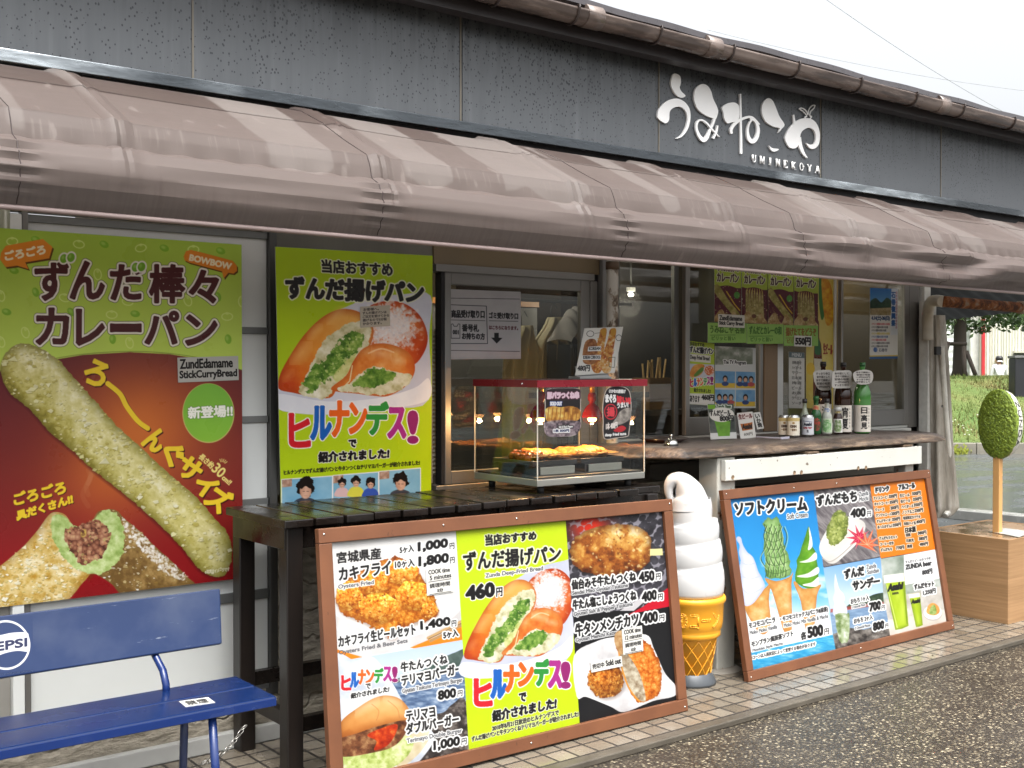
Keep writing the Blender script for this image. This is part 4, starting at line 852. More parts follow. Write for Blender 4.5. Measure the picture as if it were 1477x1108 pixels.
# letters ZUNDA set on the rim
BLK = M('letter_black', (.015, .015, .015), .5)
def rim_pt(s, d): # s: angle along the rim, d: along x
    return np.array([ncx + d, sgy - .01 - (hyr + .0012) * math.cos(s), szc + (hzr + .0012) * math.sin(s)])
GLY = {'Z': [[(0, 1), (1, 1), (0, 0), (1, 0)]], 'U': [[(0, 1), (0, .25), (.3, 0), (.7, 0), (1, .25), (1, 1)]], 'N': [[(0, 0), (0, 1), (1, 0), (1, 1)]], 'D': [[(0, 0), (0, 1), (.6, 1), (1, .7), (1, .3), (.6, 0), (0, 0)]], 'A': [[(0, 0), (.5, 1), (1, 0)], [(.2, .38), (.8, .38)]]}
lt = MB()
for i, ch in enumerate('ZUNDA'):
    a1_ = .74 - i * .30
    for stq in GLY[ch]:
        P = [rim_pt(a1_ - .2 * p, -.006 + .03 * q) for p, q in stq]
        for a_, b_ in zip(P[:-1], P[1:]): lt.tube([a_, (a_ + b_) / 2, b_], .0026, 6)
lt.build('lettering', BLK, zs)

# ---- inside the rooms
def jacket(x, y, zt, w, h, label, mat):
    j = thing('hanging_jacket', (x, y, zt - h), label, 'jacket', 'jackets hanging behind the window')
    P = [(-.5, 0), (-.52, .6), (-.42, .86), (-.1, .99), (.1, .99), (.42, .86), (.52, .6), (.5, 0)]
    m = MB(); m.grid(lambda u, v: (lambda hw: (x + w * hw * math.cos(math.pi * u), y - .07 * math.sin(math.pi * u) * (1 + .35 * math.sin(u * 31 + v * 3)), zt - h + h * v))(np.interp(v, [0, .6, .82, .93, 1], [.5, .5, .46, .2, .1])), 60, 24)
    m.build('coat', mat, j); MB().tube([(x, y, zt), (x, y, zt + .05), (x + .02, y, zt + .08), (x + .04, y, zt + .05)], .003, 6).build('hook', ALUD, j); return j
KH = M('khaki_cloth', S(150, 142, 112), .85, var=.15, scale=9, sc_=(2, 1, .3))
jy = 4.8
jacket(X(752, 500, jy), jy, Z(752, 470, jy), .26, .75, 'khaki jacket hanging behind the window, left of the grey basket', KH)
jacket(X(795, 500, jy), jy, Z(795, 458, jy), .28, .75, 'khaki jacket nearest the grey basket behind the window', M('khaki_pale', S(160, 152, 124), .85, var=.15, scale=9, sc_=(2, 1, .3)))
rail_ = MB().tube([(3.6, jy + .02, Z(795, 450, jy) + .06), (4.6, jy + .02, Z(795, 450, jy) + .06)], .01, 8); tag(rail_.build('clothes_rail', ALUD, loc=(4.1, jy, 2)), 'thin metal rail the khaki jackets hang from', 'rail')
by = 4.62; bk = thing('basket', (X(835, 520, by), by, Z(835, 560, by)), 'grey slotted plastic basket with a draped cloth on top, inside the window', 'basket')
xa, xb, za, zb2 = X(806, 520, by), X(852, 520, by), Z(835, 566, by), Z(835, 497, by)
bm_ = MB().box(xa, xb, by - .1, by + .1, za, za + .01)
for i in range(15): bm_.box(xa + (xb - xa) * (i + .1) / 15, xa + (xb - xa) * (i + .7) / 15, by - .1, by - .094, za + .011, zb2 - .021)
bm_.box(xa, xb, by - .11, by - .09, zb2 - .02, zb2).box(xa, xb, by + .09, by + .1, za + .011, zb2); bm_.build('body', M('basket_grey', S(72, 74, 76), .5), bk)
dm = MB(); dm.grid(lambda u, v: ((xa + xb) / 2 + (xb - xa) * .5 * (u * 2 - 1), by - .1 + .2 * v, zb2 + .002 + .19 * max(0, math.cos((u * 2 - 1) * 1.5)) ** .8 * math.sin(math.pi * (.15 + .7 * v)) * (1 + .06 * math.sin(u * 40))), 40, 20); dm.build('cloth_cover', M('cover_grey', S(120, 116, 112), .7), bk)
st = thing('prop_table', (X(835, 600, by), by, .05), 'dark stand under the grey basket behind the window', 'stand'); B(xa - .1, xb + .3, by - .14, by + .2, za - .03, za - .001).build('top', RB, st)
for x in (xa - .06, xb + .24): B(x, x + .04, by - .1, by - .06, .051, za - .031).build('leg', RB, st)
cz = Z(948, 590, 4.75); cb = thing('cutlery_box', (X(948, 560, 4.75), 4.75, cz), 'cardboard box of wooden chopsticks on the ledge inside the open window', 'box')
CARD = M('cardboard', S(150, 116, 78), .8); xa, xb, zt4 = X(928, 560, 4.75), X(966, 560, 4.75), Z(948, 545, 4.75)
MB().box(xa, xb, 4.7, 4.71, cz, zt4).box(xa, xb, 4.83, 4.84, cz, zt4).box(xa, xa + .01, 4.711, 4.829, cz, zt4).box(xb - .01, xb, 4.711, 4.829, cz, zt4).box(xa + .011, xb - .011, 4.711, 4.829, cz, cz + .008).build('carton', CARD, cb)
for i in range(9): x = xa + .03 + (xb - xa - .06) * i / 8; MB().tube([(x, 4.76 + .02 * (i % 3), cz + .01), (x + rnd.uniform(-.02, .02), 4.77, zt4 + .07 + rnd.uniform(0, .05))], .006, 6).build('chopstick', STICK, cb)
ld = thing('inner_ledge', (4.7, 4.75, .05), 'dark shelf unit inside the open serving window', 'shelf'); B(4.35, 4.88, 4.62, 5.1, cz - .03, cz - .001).build('shelf', RB, ld); B(4.35, 4.88, 4.66, 5.1, cz - .22, cz - .2).build('shelf', M('shelf_pale', S(170, 160, 140), .6), ld)
for x in (4.35, 4.86): B(x, x + .02, 4.66, 5.1, .051, cz - .031).build('side', RB, ld)
fd = thing('inner_door', (4.7, 5.6, .05), 'dark inner sliding door with a pale stile behind the open window', 'door'); B(4.95, 5.02, 5.5, 5.54, .05, 2.4).build('stile', M('stile_pale', S(120, 122, 112), .5), fd); B(5.03, 6.1, 5.51, 5.53, .05, 2.4).build('leaf', M('leaf_dark', S(44, 42, 40), .5), fd)
LGT = NT('lit_tube'); LGT.b.inputs['Emission Color'].default_value = (1, .95, .85, 1); LGT.b.inputs['Emission Strength'].default_value = 9; LGT = LGT.m
def room_light(p, e):
    q = bpy.data.objects.new('room_lamp_light', bpy.data.lights.new('room_lamp_light', 'POINT')); C.objects.link(q); q.location = p; q.data.energy = e; q.data.color = (1, .9, .74); q.data.shadow_soft_size = .08
def tube_lamp(px_, py_, y, w, label, dx=0):
    p = oy(px_, py_, y); room_light(p - (0, 0, .06), 7 if px_ < 1000 else 2); l_ = thing('ceiling_lamp', p, label, 'lamp', 'lit lamps inside the shop'); MB().tube([p - (w / 2, 0, 0), p + (w / 2, 0, 0)], .010, 12).build('lit_tube', LGT, l_)
    MB().box(p[0] - w / 2 - .01, p[0] + w / 2 + .01, p[1] - .015, p[1] + .015, p[2] + .02, p[2] + .045).build('housing', M('lamp_white', S(220, 220, 214), .5), l_)
    MB().tube([p + (0, 0, .046), (p[0], p[1], 2.49)], .006, 6).build('hanger', ALUD, l_)
tube_lamp(910, 425, 5.3, .03, 'short lit tube lamp seen through the open window')
tube_lamp(1265, 411, 5.2, .07, 'lit tube lamp above the blue event poster')
p = np.array([3.55, 5.25, 2.32]); lb = thing('ceiling_lamp', p, 'added white ceiling lamp, out of view, brightening the room with the khaki jackets', 'lamp', 'lit lamps inside the shop'); MB().tube([p - (.3, 0, 0), p + (.3, 0, 0)], .016, 12).build('lit_tube', LGT, lb); MB().box(p[0] - .34, p[0] + .34, p[1] - .05, p[1] + .05, p[2] + .02, 2.499).build('housing', M('lamp_white', S(220, 220, 214), .5), lb); room_light(p - (0, 0, .06), 16)  # unseen lamp added to brighten the jackets and basket
p = oy(1184, 403, 5.0); lb = thing('ceiling_lamp', p, 'round warm bulb glowing above the beer poster', 'lamp', 'lit lamps inside the shop'); WARMG = NT('warm_bulb'); WARMG.b.inputs['Emission Color'].default_value = (1, .72, .3, 1); WARMG.b.inputs['Emission Strength'].default_value = 8
MB().lathe([(0, -.04), (.028, -.03), (.04, 0), (.028, .03), (.012, .05), (0, .05)], p, 20).build('bulb', WARMG.m, lb); MB().tube([p + (0, 0, .05), (p[0], p[1], 2.49)], .008, 8).build('hanger', ALUD, lb)

# ================================================================ beyond the shop
GRASS = NT('bank_grass'); g = GRASS.noise(.9, detail=5); g2 = GRASS.noise(14, (1, 1, .4), detail=5); GRASS.base(GRASS.mix(g2, GRASS.ramp(g, [(.3, S(70, 98, 38)), (.55, S(104, 108, 54)), (.7, S(124, 110, 66))]), S(82, 106, 42))); GRASS.rough(.9); GRASS.bump(g2, 1., .08); GRASS = GRASS.m
q0 = oz(1400, 655, -.016); FWD = np.array([FW[0], FW[1], 0]) / math.hypot(FW[0], FW[1]); RTD = np.array([FWD[1], -FWD[0], 0])
base_d = float((q0 - EY) @ FWD); along = lambda d, r_, z: EY * (1, 1, 0) + FWD * d + RTD * r_ + np.array([0, 0, z])
bp_ = [(0, .16), (.4, .3), (1.2, .62), (2.4, 1.02), (3.4, 1.24), (4.6, 1.28), (6.5, 1.22), (9.5, .1), (40, .0)]
bank = MB(); bank.grid(lambda u, v: along(base_d + .16 + np.interp(v, np.linspace(0, 1, 9), [b[0] for b in bp_]), -4 + 34 * u, np.interp(v, np.linspace(0, 1, 9), [b[1] for b in bp_]) + .07 * ng(u * 40, v * 12, 61)), 130, 48)
struct(bank.build('grass_bank', GRASS))
rgd = np.random.default_rng(7); nb2 = 16000; bl = MB(); V = []; F = []
for i in range(nb2):
    d = rgd.uniform(0, 4.2); r_ = rgd.uniform(3.5, 16); z = np.interp(d, [b[0] for b in bp_], [b[1] for b in bp_]); p = along(base_d + .16 + d, r_, z - .02); h = rgd.uniform(.04, .12) * (1.5 if d < .5 else 1); a = rgd.uniform(0, 6.28); w = .012
    V += [p + (math.cos(a) * w, math.sin(a) * w, 0), p - (math.cos(a) * w, math.sin(a) * w, 0), p + (rgd.uniform(-.05, .05), rgd.uniform(-.05, .05), h)]; F.append((3 * i, 3 * i + 1, 3 * i + 2))
bl.add(V, F); t = NT('grass_blades'); g = t.noise(1.1, detail=4); t.base(t.ramp(g, [(.3, S(76, 106, 38)), (.5, S(108, 116, 56)), (.68, S(130, 116, 70))])); t.rough(.8)
o = bl.build('grass', t.m); o['kind'] = 'stuff'
fl_ = MB(); V = []; F = []
for i in range(240):
    d = rgd.uniform(-.1, .9); r_ = rgd.uniform(4, 16); p = along(base_d + .2 + d, r_, np.interp(d, [b[0] for b in bp_], [b[1] for b in bp_]) + rgd.uniform(.06, .16)); a = .018
    fl_.lathe([(0, -a * .4), (a, 0), (0, a * .5)], p, 5)
o = fl_.build('clover_flowers', M('petal_white', S(226, 226, 214), .7)); o['kind'] = 'stuff'
kb = MB(); Rk = np.array([RTD, FWD, (0, 0, 1)]).T
for i in range(28): kb.obox(along(base_d + .08, -4 + 1.2 * i + .6, .07), (1.19, .16, .2), Rk, 0, .01)
struct(kb.build('bank_kerb', M('old_kerb', S(120, 116, 104), .7, var=.25, scale=4, bump=.3)))
wd2 = thing('weed', along(base_d - .05, (1378 - 738.5) / FPX * base_d, -.016), 'small yellow green weed growing at the foot of the bank kerb', 'weed')
V = []; F = []
for i in range(220):
    p = along(base_d - .05 + rgd.normal(0, .05), (1378 - 738.5 + rgd.normal(0, 9)) / FPX * base_d, -.016 + abs(rgd.normal(0, .06))); a = rgd.uniform(0, 6.28); w = .022
    V += [p + (math.cos(a) * w, math.sin(a) * w, -.01), p - (math.cos(a) * w, math.sin(a) * w, .01), p + (0, 0, .04)]; F.append((3 * i, 3 * i + 1, 3 * i + 2))
MB().add(V, F).build('leaves', M('weed_leaf', S(140, 148, 50), .7, var=.3), wd2)
# tree with its stakes
LEAF = NT('leaf_green'); g = LEAF.noise(2.2, detail=4); LEAF.base(LEAF.ramp(g, [(.3, S(34, 56, 24)), (.55, S(58, 84, 34)), (.75, S(96, 120, 50))])); LEAF.rough(.5); LEAF = LEAF.m
BARK = M('bark', S(58, 50, 42), .9, var=.3, scale=12, sc_=(1, 1, .2), bump=.9, bscale=30)
def tree(px_, d, zb0, w, h, label, crown, nleaf, seed):
    r_ = (px_ - 738.5) / FPX * d; p = along(d, r_, zb0); t_ = thing('tree', p, label, 'tree', 'trees on the grass bank'); rg = np.random.default_rng(seed)
    m = MB().tube([p, p + (0, 0, .15), p + (.02, 0, h * .3), p + (.05, .02, h * .6), p + (0, 0, h)], [w * .72, w * .55, w * .46, w * .36, w * .12], 14)
    tips = []
    for k in range(9):
        a = k * 2.4; z0 = h * (.4 + .06 * k); e = p + (math.cos(a) * crown * .75, math.sin(a) * crown * .75, z0 + rg.uniform(-.3, .5)); tips.append(e); m.tube([p + (.03, 0, z0 - .2), (p + e) / 2 + (0, 0, z0 * .5 + .12), e], [w * .2, w * .12, w * .04], 8)
    m.build('trunk', BARK, t_); V = []; n = 0
    cl = [(p + (rg.uniform(-1, 1) * crown, rg.uniform(-1, 1) * crown, h * rg.uniform(.27, .95)), rg.uniform(.35, .75)) for _ in range(60)] + [(e, .6) for e in tips]
    F = []
    for i in range(nleaf):
        c, s_ = cl[rg.integers(len(cl))]; q = rg.normal(0, 1, 3); q = c + q / np.linalg.norm(q) * s_ * rg.uniform(.3, 1) * (1, 1, .55); a, b = rg.normal(0, 1, 3), rg.normal(0, 1, 3); a /= np.linalg.norm(a); b -= a * (a @ b); b /= np.linalg.norm(b); s2 = rg.uniform(.05, .09)
        V += [q + a * s2, q + b * s2 * .5, q - a * s2, q - b * s2 * .5]; F.append((4 * i, 4 * i + 1, 4 * i + 2, 4 * i + 3))
    MB().add(V, F).build('crown', LEAF, t_); return t_, p
bd_ = base_d + 5.2
tr1, tp = tree(1384, bd_, 1.25, .27, 4.2, 'dark trunked tree propped by timber stakes on the grass bank', 1.9, 9000, 3)
tree(1500, bd_ + 3, 1.25, .3, 4.4, 'leafy tree at the right edge reaching over the white shed', 2.2, 9000, 5)
ts = thing('tree_stakes', tp + (0, 0, .02), 'dark timber stakes bracing the tree on the bank', 'tree support')
mpt = lambda px_, py_, d: EY + ray(px_, py_) / (ray(px_, py_) @ FWD) * d
for P in (((1368, 494), (1356, 536)), ((1394, 507), (1407, 541)), ((1390, 500), (1391, 541))): MB().tube([mpt(*P[0], bd_ - .3), mpt(*P[1], bd_ - .55)], .045, 10).build('stake', BARK, ts)
MB().tube([mpt(1366, 496, bd_ - .25), mpt(1394, 496, bd_ - .25)], .04, 10).build('crossbar', BARK, ts)
# white shed
sh = thing('white_shed', along(44, (1415 - 738.5) / FPX * 44, 0), 'white corrugated metal shed with a red downpipe behind the bank', 'shed'); dS = 44
WRIB = M('white_corrugated', S(214, 212, 200), .5, var=.05); rr_ = lambda px_: (px_ - 738.5) / FPX * dS
m_ = MB(); m_.grid(lambda u, v: along(dS + .05 * (1 if int(u * 220) % 4 < 2 else 0), rr_(1413) + (rr_(1640) - rr_(1413)) * u, -.5 + 7 * v), 220, 1, smooth=False); m_.build('wall', WRIB, sh)
m_ = MB(); m_.grid(lambda u, v: along(dS + .6 + .02 * (int(v * 48) % 2), rr_(1230) + (rr_(1413) - rr_(1230)) * u, -.5 + 7 * v), 2, 48, smooth=False); m_.build('wall', M('white_siding', S(206, 208, 206), .5, var=.05), sh)
MB().obox(along(dS - .15, rr_(1415.5), 2.4), (.11, .1, 5.8), Rk).build('downpipe', M('red_pipe', S(186, 44, 52), .4), sh)
MB().obox(along(dS + .2, rr_(1408), 2.4), (.32, .1, 5.8), Rk).build('corner_trim', M('trim_white', S(214, 214, 210), .5), sh)
ob = MB().obox(along(dS - .06, rr_(1470), 1.65), (.46, .1, .7), Rk); win = ob.build('window', M('shed_opening', S(66, 66, 62), .5), sh)
MB().obox(along(dS - .12, rr_(1470), 2.03), (.56, .14, .06), Rk).build('frame', M('frame_pale', S(190, 186, 170), .5), win)
MB().obox(along(dS - .1, rr_(1437), 1.55), (.18, .12, .3), Rk).build('meter_box', M('meter_grey', S(170, 166, 150), .5), sh)
# dark cabinet on the bank
dC = base_d + 2.2; cbn = thing('black_cabinet', along(dC, (1466 - 738.5) / FPX * dC, .9), 'tall black metal cabinet on the grass bank behind the green sign', 'cabinet'); hC = 1.2
c_ = mpt(1483, 563, dC); wC = 38 / FPX * dC; hC = 92 / FPX * dC
MB().obox(c_ + FWD * .15, (wC, .3, hC), Rk, 0, .02).build('body', M('cabinet_black', S(34, 35, 38), .4, var=.06), cbn)
MB().obox(c_ + FWD * .15 + (0, 0, hC / 2 + .025), (wC + .03, .34, .05), Rk, 0, .01).build('top', M('cabinet_top', S(96, 96, 94), .4), cbn)
MB().obox(c_ + FWD * -.012 + RTD * (wC * .2), (wC * .5, .02, hC * .9), Rk, 0, .004).build('door', M('cabinet_door', S(44, 45, 48), .4), cbn)
# wires in the sky
def wire(P, label):
    P = [np.array(q) for q in P]; ms = [P[0] + (P[-1] - P[0]) * t_ - np.array([0, 0, .25 * 4 * t_ * (1 - t_)]) for t_ in np.linspace(0, 1, 40)]
    o = MB().tube(ms, .0055, 6).build('overhead_wire', M('wire_grey', S(150, 154, 154), .6), loc=P[0]); tag(o, label, 'wire', 'overhead wires')
wire([mpt(1130, -45, 24), mpt(1560, 218, 32)], 'steep thin overhead wire crossing down to the right in the sky')
wire([mpt(1020, 43, 30), mpt(1600, 143, 34)], 'flatter thin overhead wire just above the roof edge')
# neighbouring canopy roof, its dark underside beyond the awning
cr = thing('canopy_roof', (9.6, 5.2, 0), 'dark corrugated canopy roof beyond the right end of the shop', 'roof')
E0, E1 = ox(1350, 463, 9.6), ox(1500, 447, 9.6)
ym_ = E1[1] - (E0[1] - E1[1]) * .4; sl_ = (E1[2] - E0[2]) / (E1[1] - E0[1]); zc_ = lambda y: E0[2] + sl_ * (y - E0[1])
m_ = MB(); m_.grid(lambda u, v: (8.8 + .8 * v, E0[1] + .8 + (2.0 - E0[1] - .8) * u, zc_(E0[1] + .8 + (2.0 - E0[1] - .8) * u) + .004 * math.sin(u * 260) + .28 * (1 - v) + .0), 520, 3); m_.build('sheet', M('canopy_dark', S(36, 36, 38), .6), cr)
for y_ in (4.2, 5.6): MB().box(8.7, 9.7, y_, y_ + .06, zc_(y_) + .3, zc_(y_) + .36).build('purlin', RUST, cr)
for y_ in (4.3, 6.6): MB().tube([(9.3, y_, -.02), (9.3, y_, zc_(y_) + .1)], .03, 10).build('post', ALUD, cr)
# person half hidden behind the bank
# ================================================================ printed posters and boards
DK = (24, 22, 22); WH = (250, 250, 248); RD = (214, 36, 48); BL_ = (30, 100, 190); OR_ = (240, 104, 34); GN = (52, 150, 62); MG = (176, 50, 140); PU = (150, 40, 110)
def fried(seed, a=(112, 48, 10), b=(190, 100, 18), c=(232, 156, 52), d=(250, 214, 140), sz=9.):
    def f(x, y):
        w, i = wor(x, y, sz, seed); w2, i2 = wor(x, y, sz * .4, seed + 3); r1 = np.abs(fbm(x, y, sz * .7, seed + 9, 4) - .5) * 2; t = .74 - .42 * w - .2 * w2 + .55 * (fbm(x, y, sz * 1.6, seed) - .5) + .22 * (i2 - .5) + .35 * (.25 - r1)
        return rmp(t, [(0, a), (.35, b), (.62, c), (.95, d)])
    return f
def tex(seed, size, st, st2=1.):
    return lambda x, y: rmp(fbm(x * st2, y, size, seed, 5) * 1.6 - .3, st)
def grad(y0, y1, c0, c1):
    return lambda x, y: rmp((y - y0) / (y1 - y0), [(0, c0), (1, c1)])
def chars(cv, K, lst, **kw):
    for ch, x0, x1, y0, y1, *r in lst:
        BLc, BRc, TLc = K((x0, y1), (x1, y1), (x0, y0)); k = dict(kw)
        if r: k['col'] = r[0]
        sh = r[1] if len(r) > 1 else 0.                       # how far the right side drops
        sy = K((0, 0), (0, 1)); sc_ = sy[1][1] - sy[0][1]
        cv.text(ch, BLc, (BRc[0], BRc[1] + sh * sc_), TLc, **k)
def tx(cv, K, st, BLq, BRq, TLq, col=DK, bold=.35, outs=(), TRq=None, **kw):
    q = K(BLq, BRq, TLq); cv.text(st, q[0], q[1], q[2], col=col, bold=bold, outs=outs, TR=K(TRq)[0] if TRq else None, **kw)
WO = [(1.9, WH)]
def pl(cv, K, pts, col, **kw): cv.poly(K(*pts), col, **kw)

def buns(cv, F, seed=0, s=1.):
    """filled fried bread photograph; F maps drawing units to the sheet"""
    P = lambda pts, col, **k: cv.poly([F(a, b) for a, b in pts], col, **k)
    rg_ = dict(rag=3.2 * s, rs=6 * s)
    P([(55, 600), (180, 400), (250, 320), (330, 285), (420, 250), (560, 234), (668, 240), (662, 400), (660, 655), (520, 690), (350, 708), (200, 715), (52, 690)], tex(seed + 1, 60, [(0, (196, 200, 218)), (1, (220, 222, 234))]), n=4)
    P([(55, 632), (250, 662), (450, 650), (600, 610), (660, 570), (660, 655), (520, 690), (350, 708), (200, 715), (52, 690)], tex(seed + 2, 40, [(0, (226, 230, 240)), (1, (244, 246, 250))]))
    P([(385, 420), (372, 340), (410, 290), (480, 262), (560, 270), (625, 320), (656, 400), (640, 470), (590, 520), (500, 500)], lambda x, y: rmp(fbm(x, y, 26 * s, seed, 4) * 1.5 - .2, [(0, (176, 52, 18)), (.5, (210, 88, 34)), (1, (230, 132, 66))]), edge=(14 * s, (156, 42, 18), .6))
    P([(408, 400), (408, 330), (470, 282), (550, 288), (606, 340), (600, 415), (540, 446), (450, 430)], (238, 234, 236), rag=22 * s, rs=7 * s, soft=14 * s, op=.75); P([(440, 390), (440, 340), (490, 300), (550, 310), (580, 360), (540, 420), (480, 420)], (246, 245, 248), rag=12 * s, rs=4 * s, soft=8 * s, op=.7)
    cv.flakes([F(a, b) for a, b in ((400, 400), (400, 320), (470, 272), (560, 280), (610, 340), (600, 420), (540, 450), (440, 430))], 420, 1.5 * s, [(236, 234, 238), (220, 214, 220), (246, 246, 250)], seed, .8, .75)
    ctr = F(250, 470); lo = F(62, 610)
    def bun(x, y):
        t = np.clip(((x - lo[0]) * (ctr[0] - lo[0]) + (y - lo[1]) * (ctr[1] - lo[1])) / ((ctr[0] - lo[0]) ** 2 + (ctr[1] - lo[1]) ** 2), 0, 1.6) / 1.6
        return rmp(t + .35 * (fbm(x, y, 14 * s, seed + 5) - .5), [(0, (196, 66, 22)), (.3, (220, 112, 34)), (.6, (230, 150, 56)), (1, (238, 178, 90))])
    P([(62, 612), (65, 560), (100, 490), (160, 400), (230, 330), (300, 295), (370, 300), (420, 335), (440, 380), (425, 440), (380, 500), (340, 560), (300, 600), (265, 648), (180, 640), (120, 628)], bun, edge=(13 * s, (168, 62, 20), .6)); [cv.ell(*F(a, b), rx * s, ry * s, (252, 216, 150), -.9, soft=rx * s * 1.3, op=o_) for a, b, rx, ry, o_ in ((150, 470, 15, 5, .55), (205, 385, 10, 3.5, .5), (100, 560, 8, 4, .3), (290, 318, 12, 3, .5))]
    crumb = tex(seed + 7, 9 * s, [(0, (170, 164, 112)), (.4, (214, 210, 170)), (1, (244, 242, 222))])
    gr_ = tex(seed + 8, 8 * s, [(0, (50, 88, 26)), (.35, (88, 132, 44)), (.65, (128, 166, 70)), (1, (186, 206, 120))])
    P([(165, 570), (200, 490), (240, 420), (300, 370), (360, 345), (420, 345), (430, 400), (400, 460), (350, 530), (290, 600), (250, 650), (150, 632), (140, 610)], crumb, **rg_)
    P([(160, 600), (196, 530), (256, 486), (300, 430), (345, 385), (404, 390), (396, 440), (344, 490), (302, 540), (244, 582), (196, 622)], gr_, rag=6 * s, rs=7 * s)
    P([(280, 560), (330, 500), (372, 470), (340, 540), (300, 586)], tex(seed + 9, 8 * s, [(0, (180, 190, 90)), (1, (228, 230, 160))]), op=.8)
    cv.flakes([F(a, b) for a, b in ((180, 590), (260, 500), (340, 400), (400, 400), (340, 500), (250, 590))], 90, 1.6 * s, [(176, 202, 110), (64, 104, 30), (206, 216, 150)], seed + 2, .6)
    P([(270, 615), (330, 560), (360, 500), (400, 450), (470, 430), (540, 445), (590, 480), (605, 540), (570, 600), (500, 640), (440, 640), (380, 632)], lambda x, y: rmp(fbm(x, y, 22 * s, seed + 11) * 1.5 - .2, [(0, (206, 92, 30)), (.5, (228, 136, 58)), (1, (242, 186, 116))]), edge=(11 * s, (178, 74, 24), .55)); [cv.ell(*F(a, b), rx * s, ry * s, (255, 232, 190), .2, soft=rx * s, op=o_) for a, b, rx, ry, o_ in ((470, 470, 13, 3.5, .6), (540, 500, 9, 3.5, .5))]
    P([(300, 618), (340, 590), (372, 560), (440, 520), (520, 540), (590, 560), (568, 604), (500, 636), (420, 634)], crumb, **rg_)
    P([(352, 600), (380, 562), (440, 524), (520, 545), (505, 582), (440, 606)], gr_, rag=6 * s, rs=6 * s)
    cv.line([F(355, 520), F(345, 580), F(315, 610)], 1.6 * s, (240, 226, 176))
    cv.line([F(420, 470), F(470, 452), F(520, 466)], 2.2 * s, (252, 222, 180), smooth=True, op=.7)

# ---------------------------------------------------------------- the big curry bread stick poster
PY = 4.385; A = crop(0, 320, 3.6925); Bq = crop(0, 600, 3.6925)
pt, pb_ = float(oy(349, 353, PY)[2]), float(oy(349, 834, PY)[2]); pxl, pxr = float(oy(-22, 500, PY)[0]), float(oy(349, 500, PY)[0])
cv = Canvas((pxl, PY, pt), (pxr, PY, pt), (pxl, PY, pb_), .72)
lime = lambda x, y: rmp((y - 330) / 200 + .15 * (fbm(x, y, 120, 4) - .5), [(0, (160, 190, 66)), (.6, (182, 206, 82)), (1, (192, 216, 96))])  # darker towards the top, awning shade put into the print colour
cv.c[:] = lime(cv.x, cv.y)
for a, b, r in ((65, 105, 0), (420, 120, .2), (750, 140, -.2), (520, 280, 1.4), (135, 590, 1.2), (595, 495, .1), (1210, 505, 0), (690, 645, 1.3), (1000, 420, 1.2), (5, 395, 1.3), (345, 405, .3), (1030, 148, 0), (1290, 425, 1.5), (5, 640, 1.2), (680, 425, .2)):
    q = A((a, b))[0]; cv.ell(*q, 8.6, 6.0, (208, 224, 126), r); cv.ell(*q, 6.9, 4.4, lime, r); cv.ell(q[0], q[1] - 4.5, 2.5, 2, (208, 224, 126), r, op=.7)
for a, b, r in ((555, 120, .5), (875, 140, .4), (1175, 155, .4), (190, 375, 1.2), (35, 480, .3), (720, 490, .2), (600, 625, 1.5), (1215, 625, 1.4), (1160, 400, 1.3), (75, 260, .3), (190, 95, .3), (380, 480, .8)):
    q = A((a, b))[0]; cv.ell(*q, 7, 4.8, (128, 176, 48), r); cv.ell(q[0] - 1.5, q[1] - 1.2, 3.5, 2.2, (158, 196, 80), r, soft=2.)
def maroon(x, y):
    g = np.exp(-(((x - 205) / 105) ** 2 + ((y - 610) / 90) ** 2)); g2 = np.exp(-(((x - 150) / 80) ** 2 + ((y - 700) / 60) ** 2)); b = rmp((y - 510) / 340, [(0, (94, 36, 44)), (.5, (122, 40, 36)), (1, (146, 26, 30))])
    return b + (np.array((214, 118, 52)) - b) * np.clip(g * .85 + g2 * .45, 0, 1)[:, None]
cv.poly([(-40, 545), (0, 536), (60, 522), (120, 512), (187, 508), (245, 511), (300, 520), (360, 537), (360, 900), (-40, 900)], maroon, smooth=False)
cv.line([(-40, 544), (0, 535), (60, 521), (120, 511), (187, 507), (245, 510), (300, 519), (352, 535)], 1.2, (96, 110, 40), smooth=True, op=.6)
# steam
for k in range(3): cv.line(Bq((470, 480 - 60 * k), (440 + 20 * k, 420 - 40 * k), (480, 330), (470 + 20 * k, 290)), 7, (222, 170, 130), smooth=True, op=.10)
st_ = A((40, 690), (110, 648), (190, 662), (260, 700), (330, 755), (420, 860), (520, 970), (600, 1060)) + Bq((640, 70), (760, 175), (870, 280), (960, 360), (1050, 440), (1130, 530), (1215, 630), (1232, 700), (1232, 770), (1200, 840), (1150, 858), (1080, 830), (1030, 780), (960, 690), (870, 600), (760, 500), (640, 400), (500, 290), (380, 180), (270, 90), (215, 30)) + A((150, 990), (60, 920), (20, 850), (5, 770))
cv.poly([(a - 1, b + 3) for a, b in st_], (70, 22, 20), soft=5, op=.6)
def stick(x, y):
    ax_, ay_, bx_, by_ = 28, 520, 312, 818; L = math.hypot(bx_ - ax_, by_ - ay_); t = ((x - ax_) * (bx_ - ax_) + (y - ay_) * (by_ - ay_)) / L / L; d = ((x - ax_) * (by_ - ay_) - (y - ay_) * (bx_ - ax_)) / L / 36
    b = .66 + .20 * d - .16 * d * d + .7 * (fbm(x, y, 11, 31, 5) - .5) + .15 * (fbm(x, y, 3, 33, 2) - .5) - .14 * np.clip(t - .55, 0, 1)
    return rmp(b, [(0, (104, 96, 34)), (.3, (164, 152, 66)), (.5, (198, 188, 108)), (.75, (224, 216, 154)), (1, (246, 242, 212))])
cv.poly(st_, stick, rag=1.6, rs=6, edge=(17, (92, 86, 22), .6))
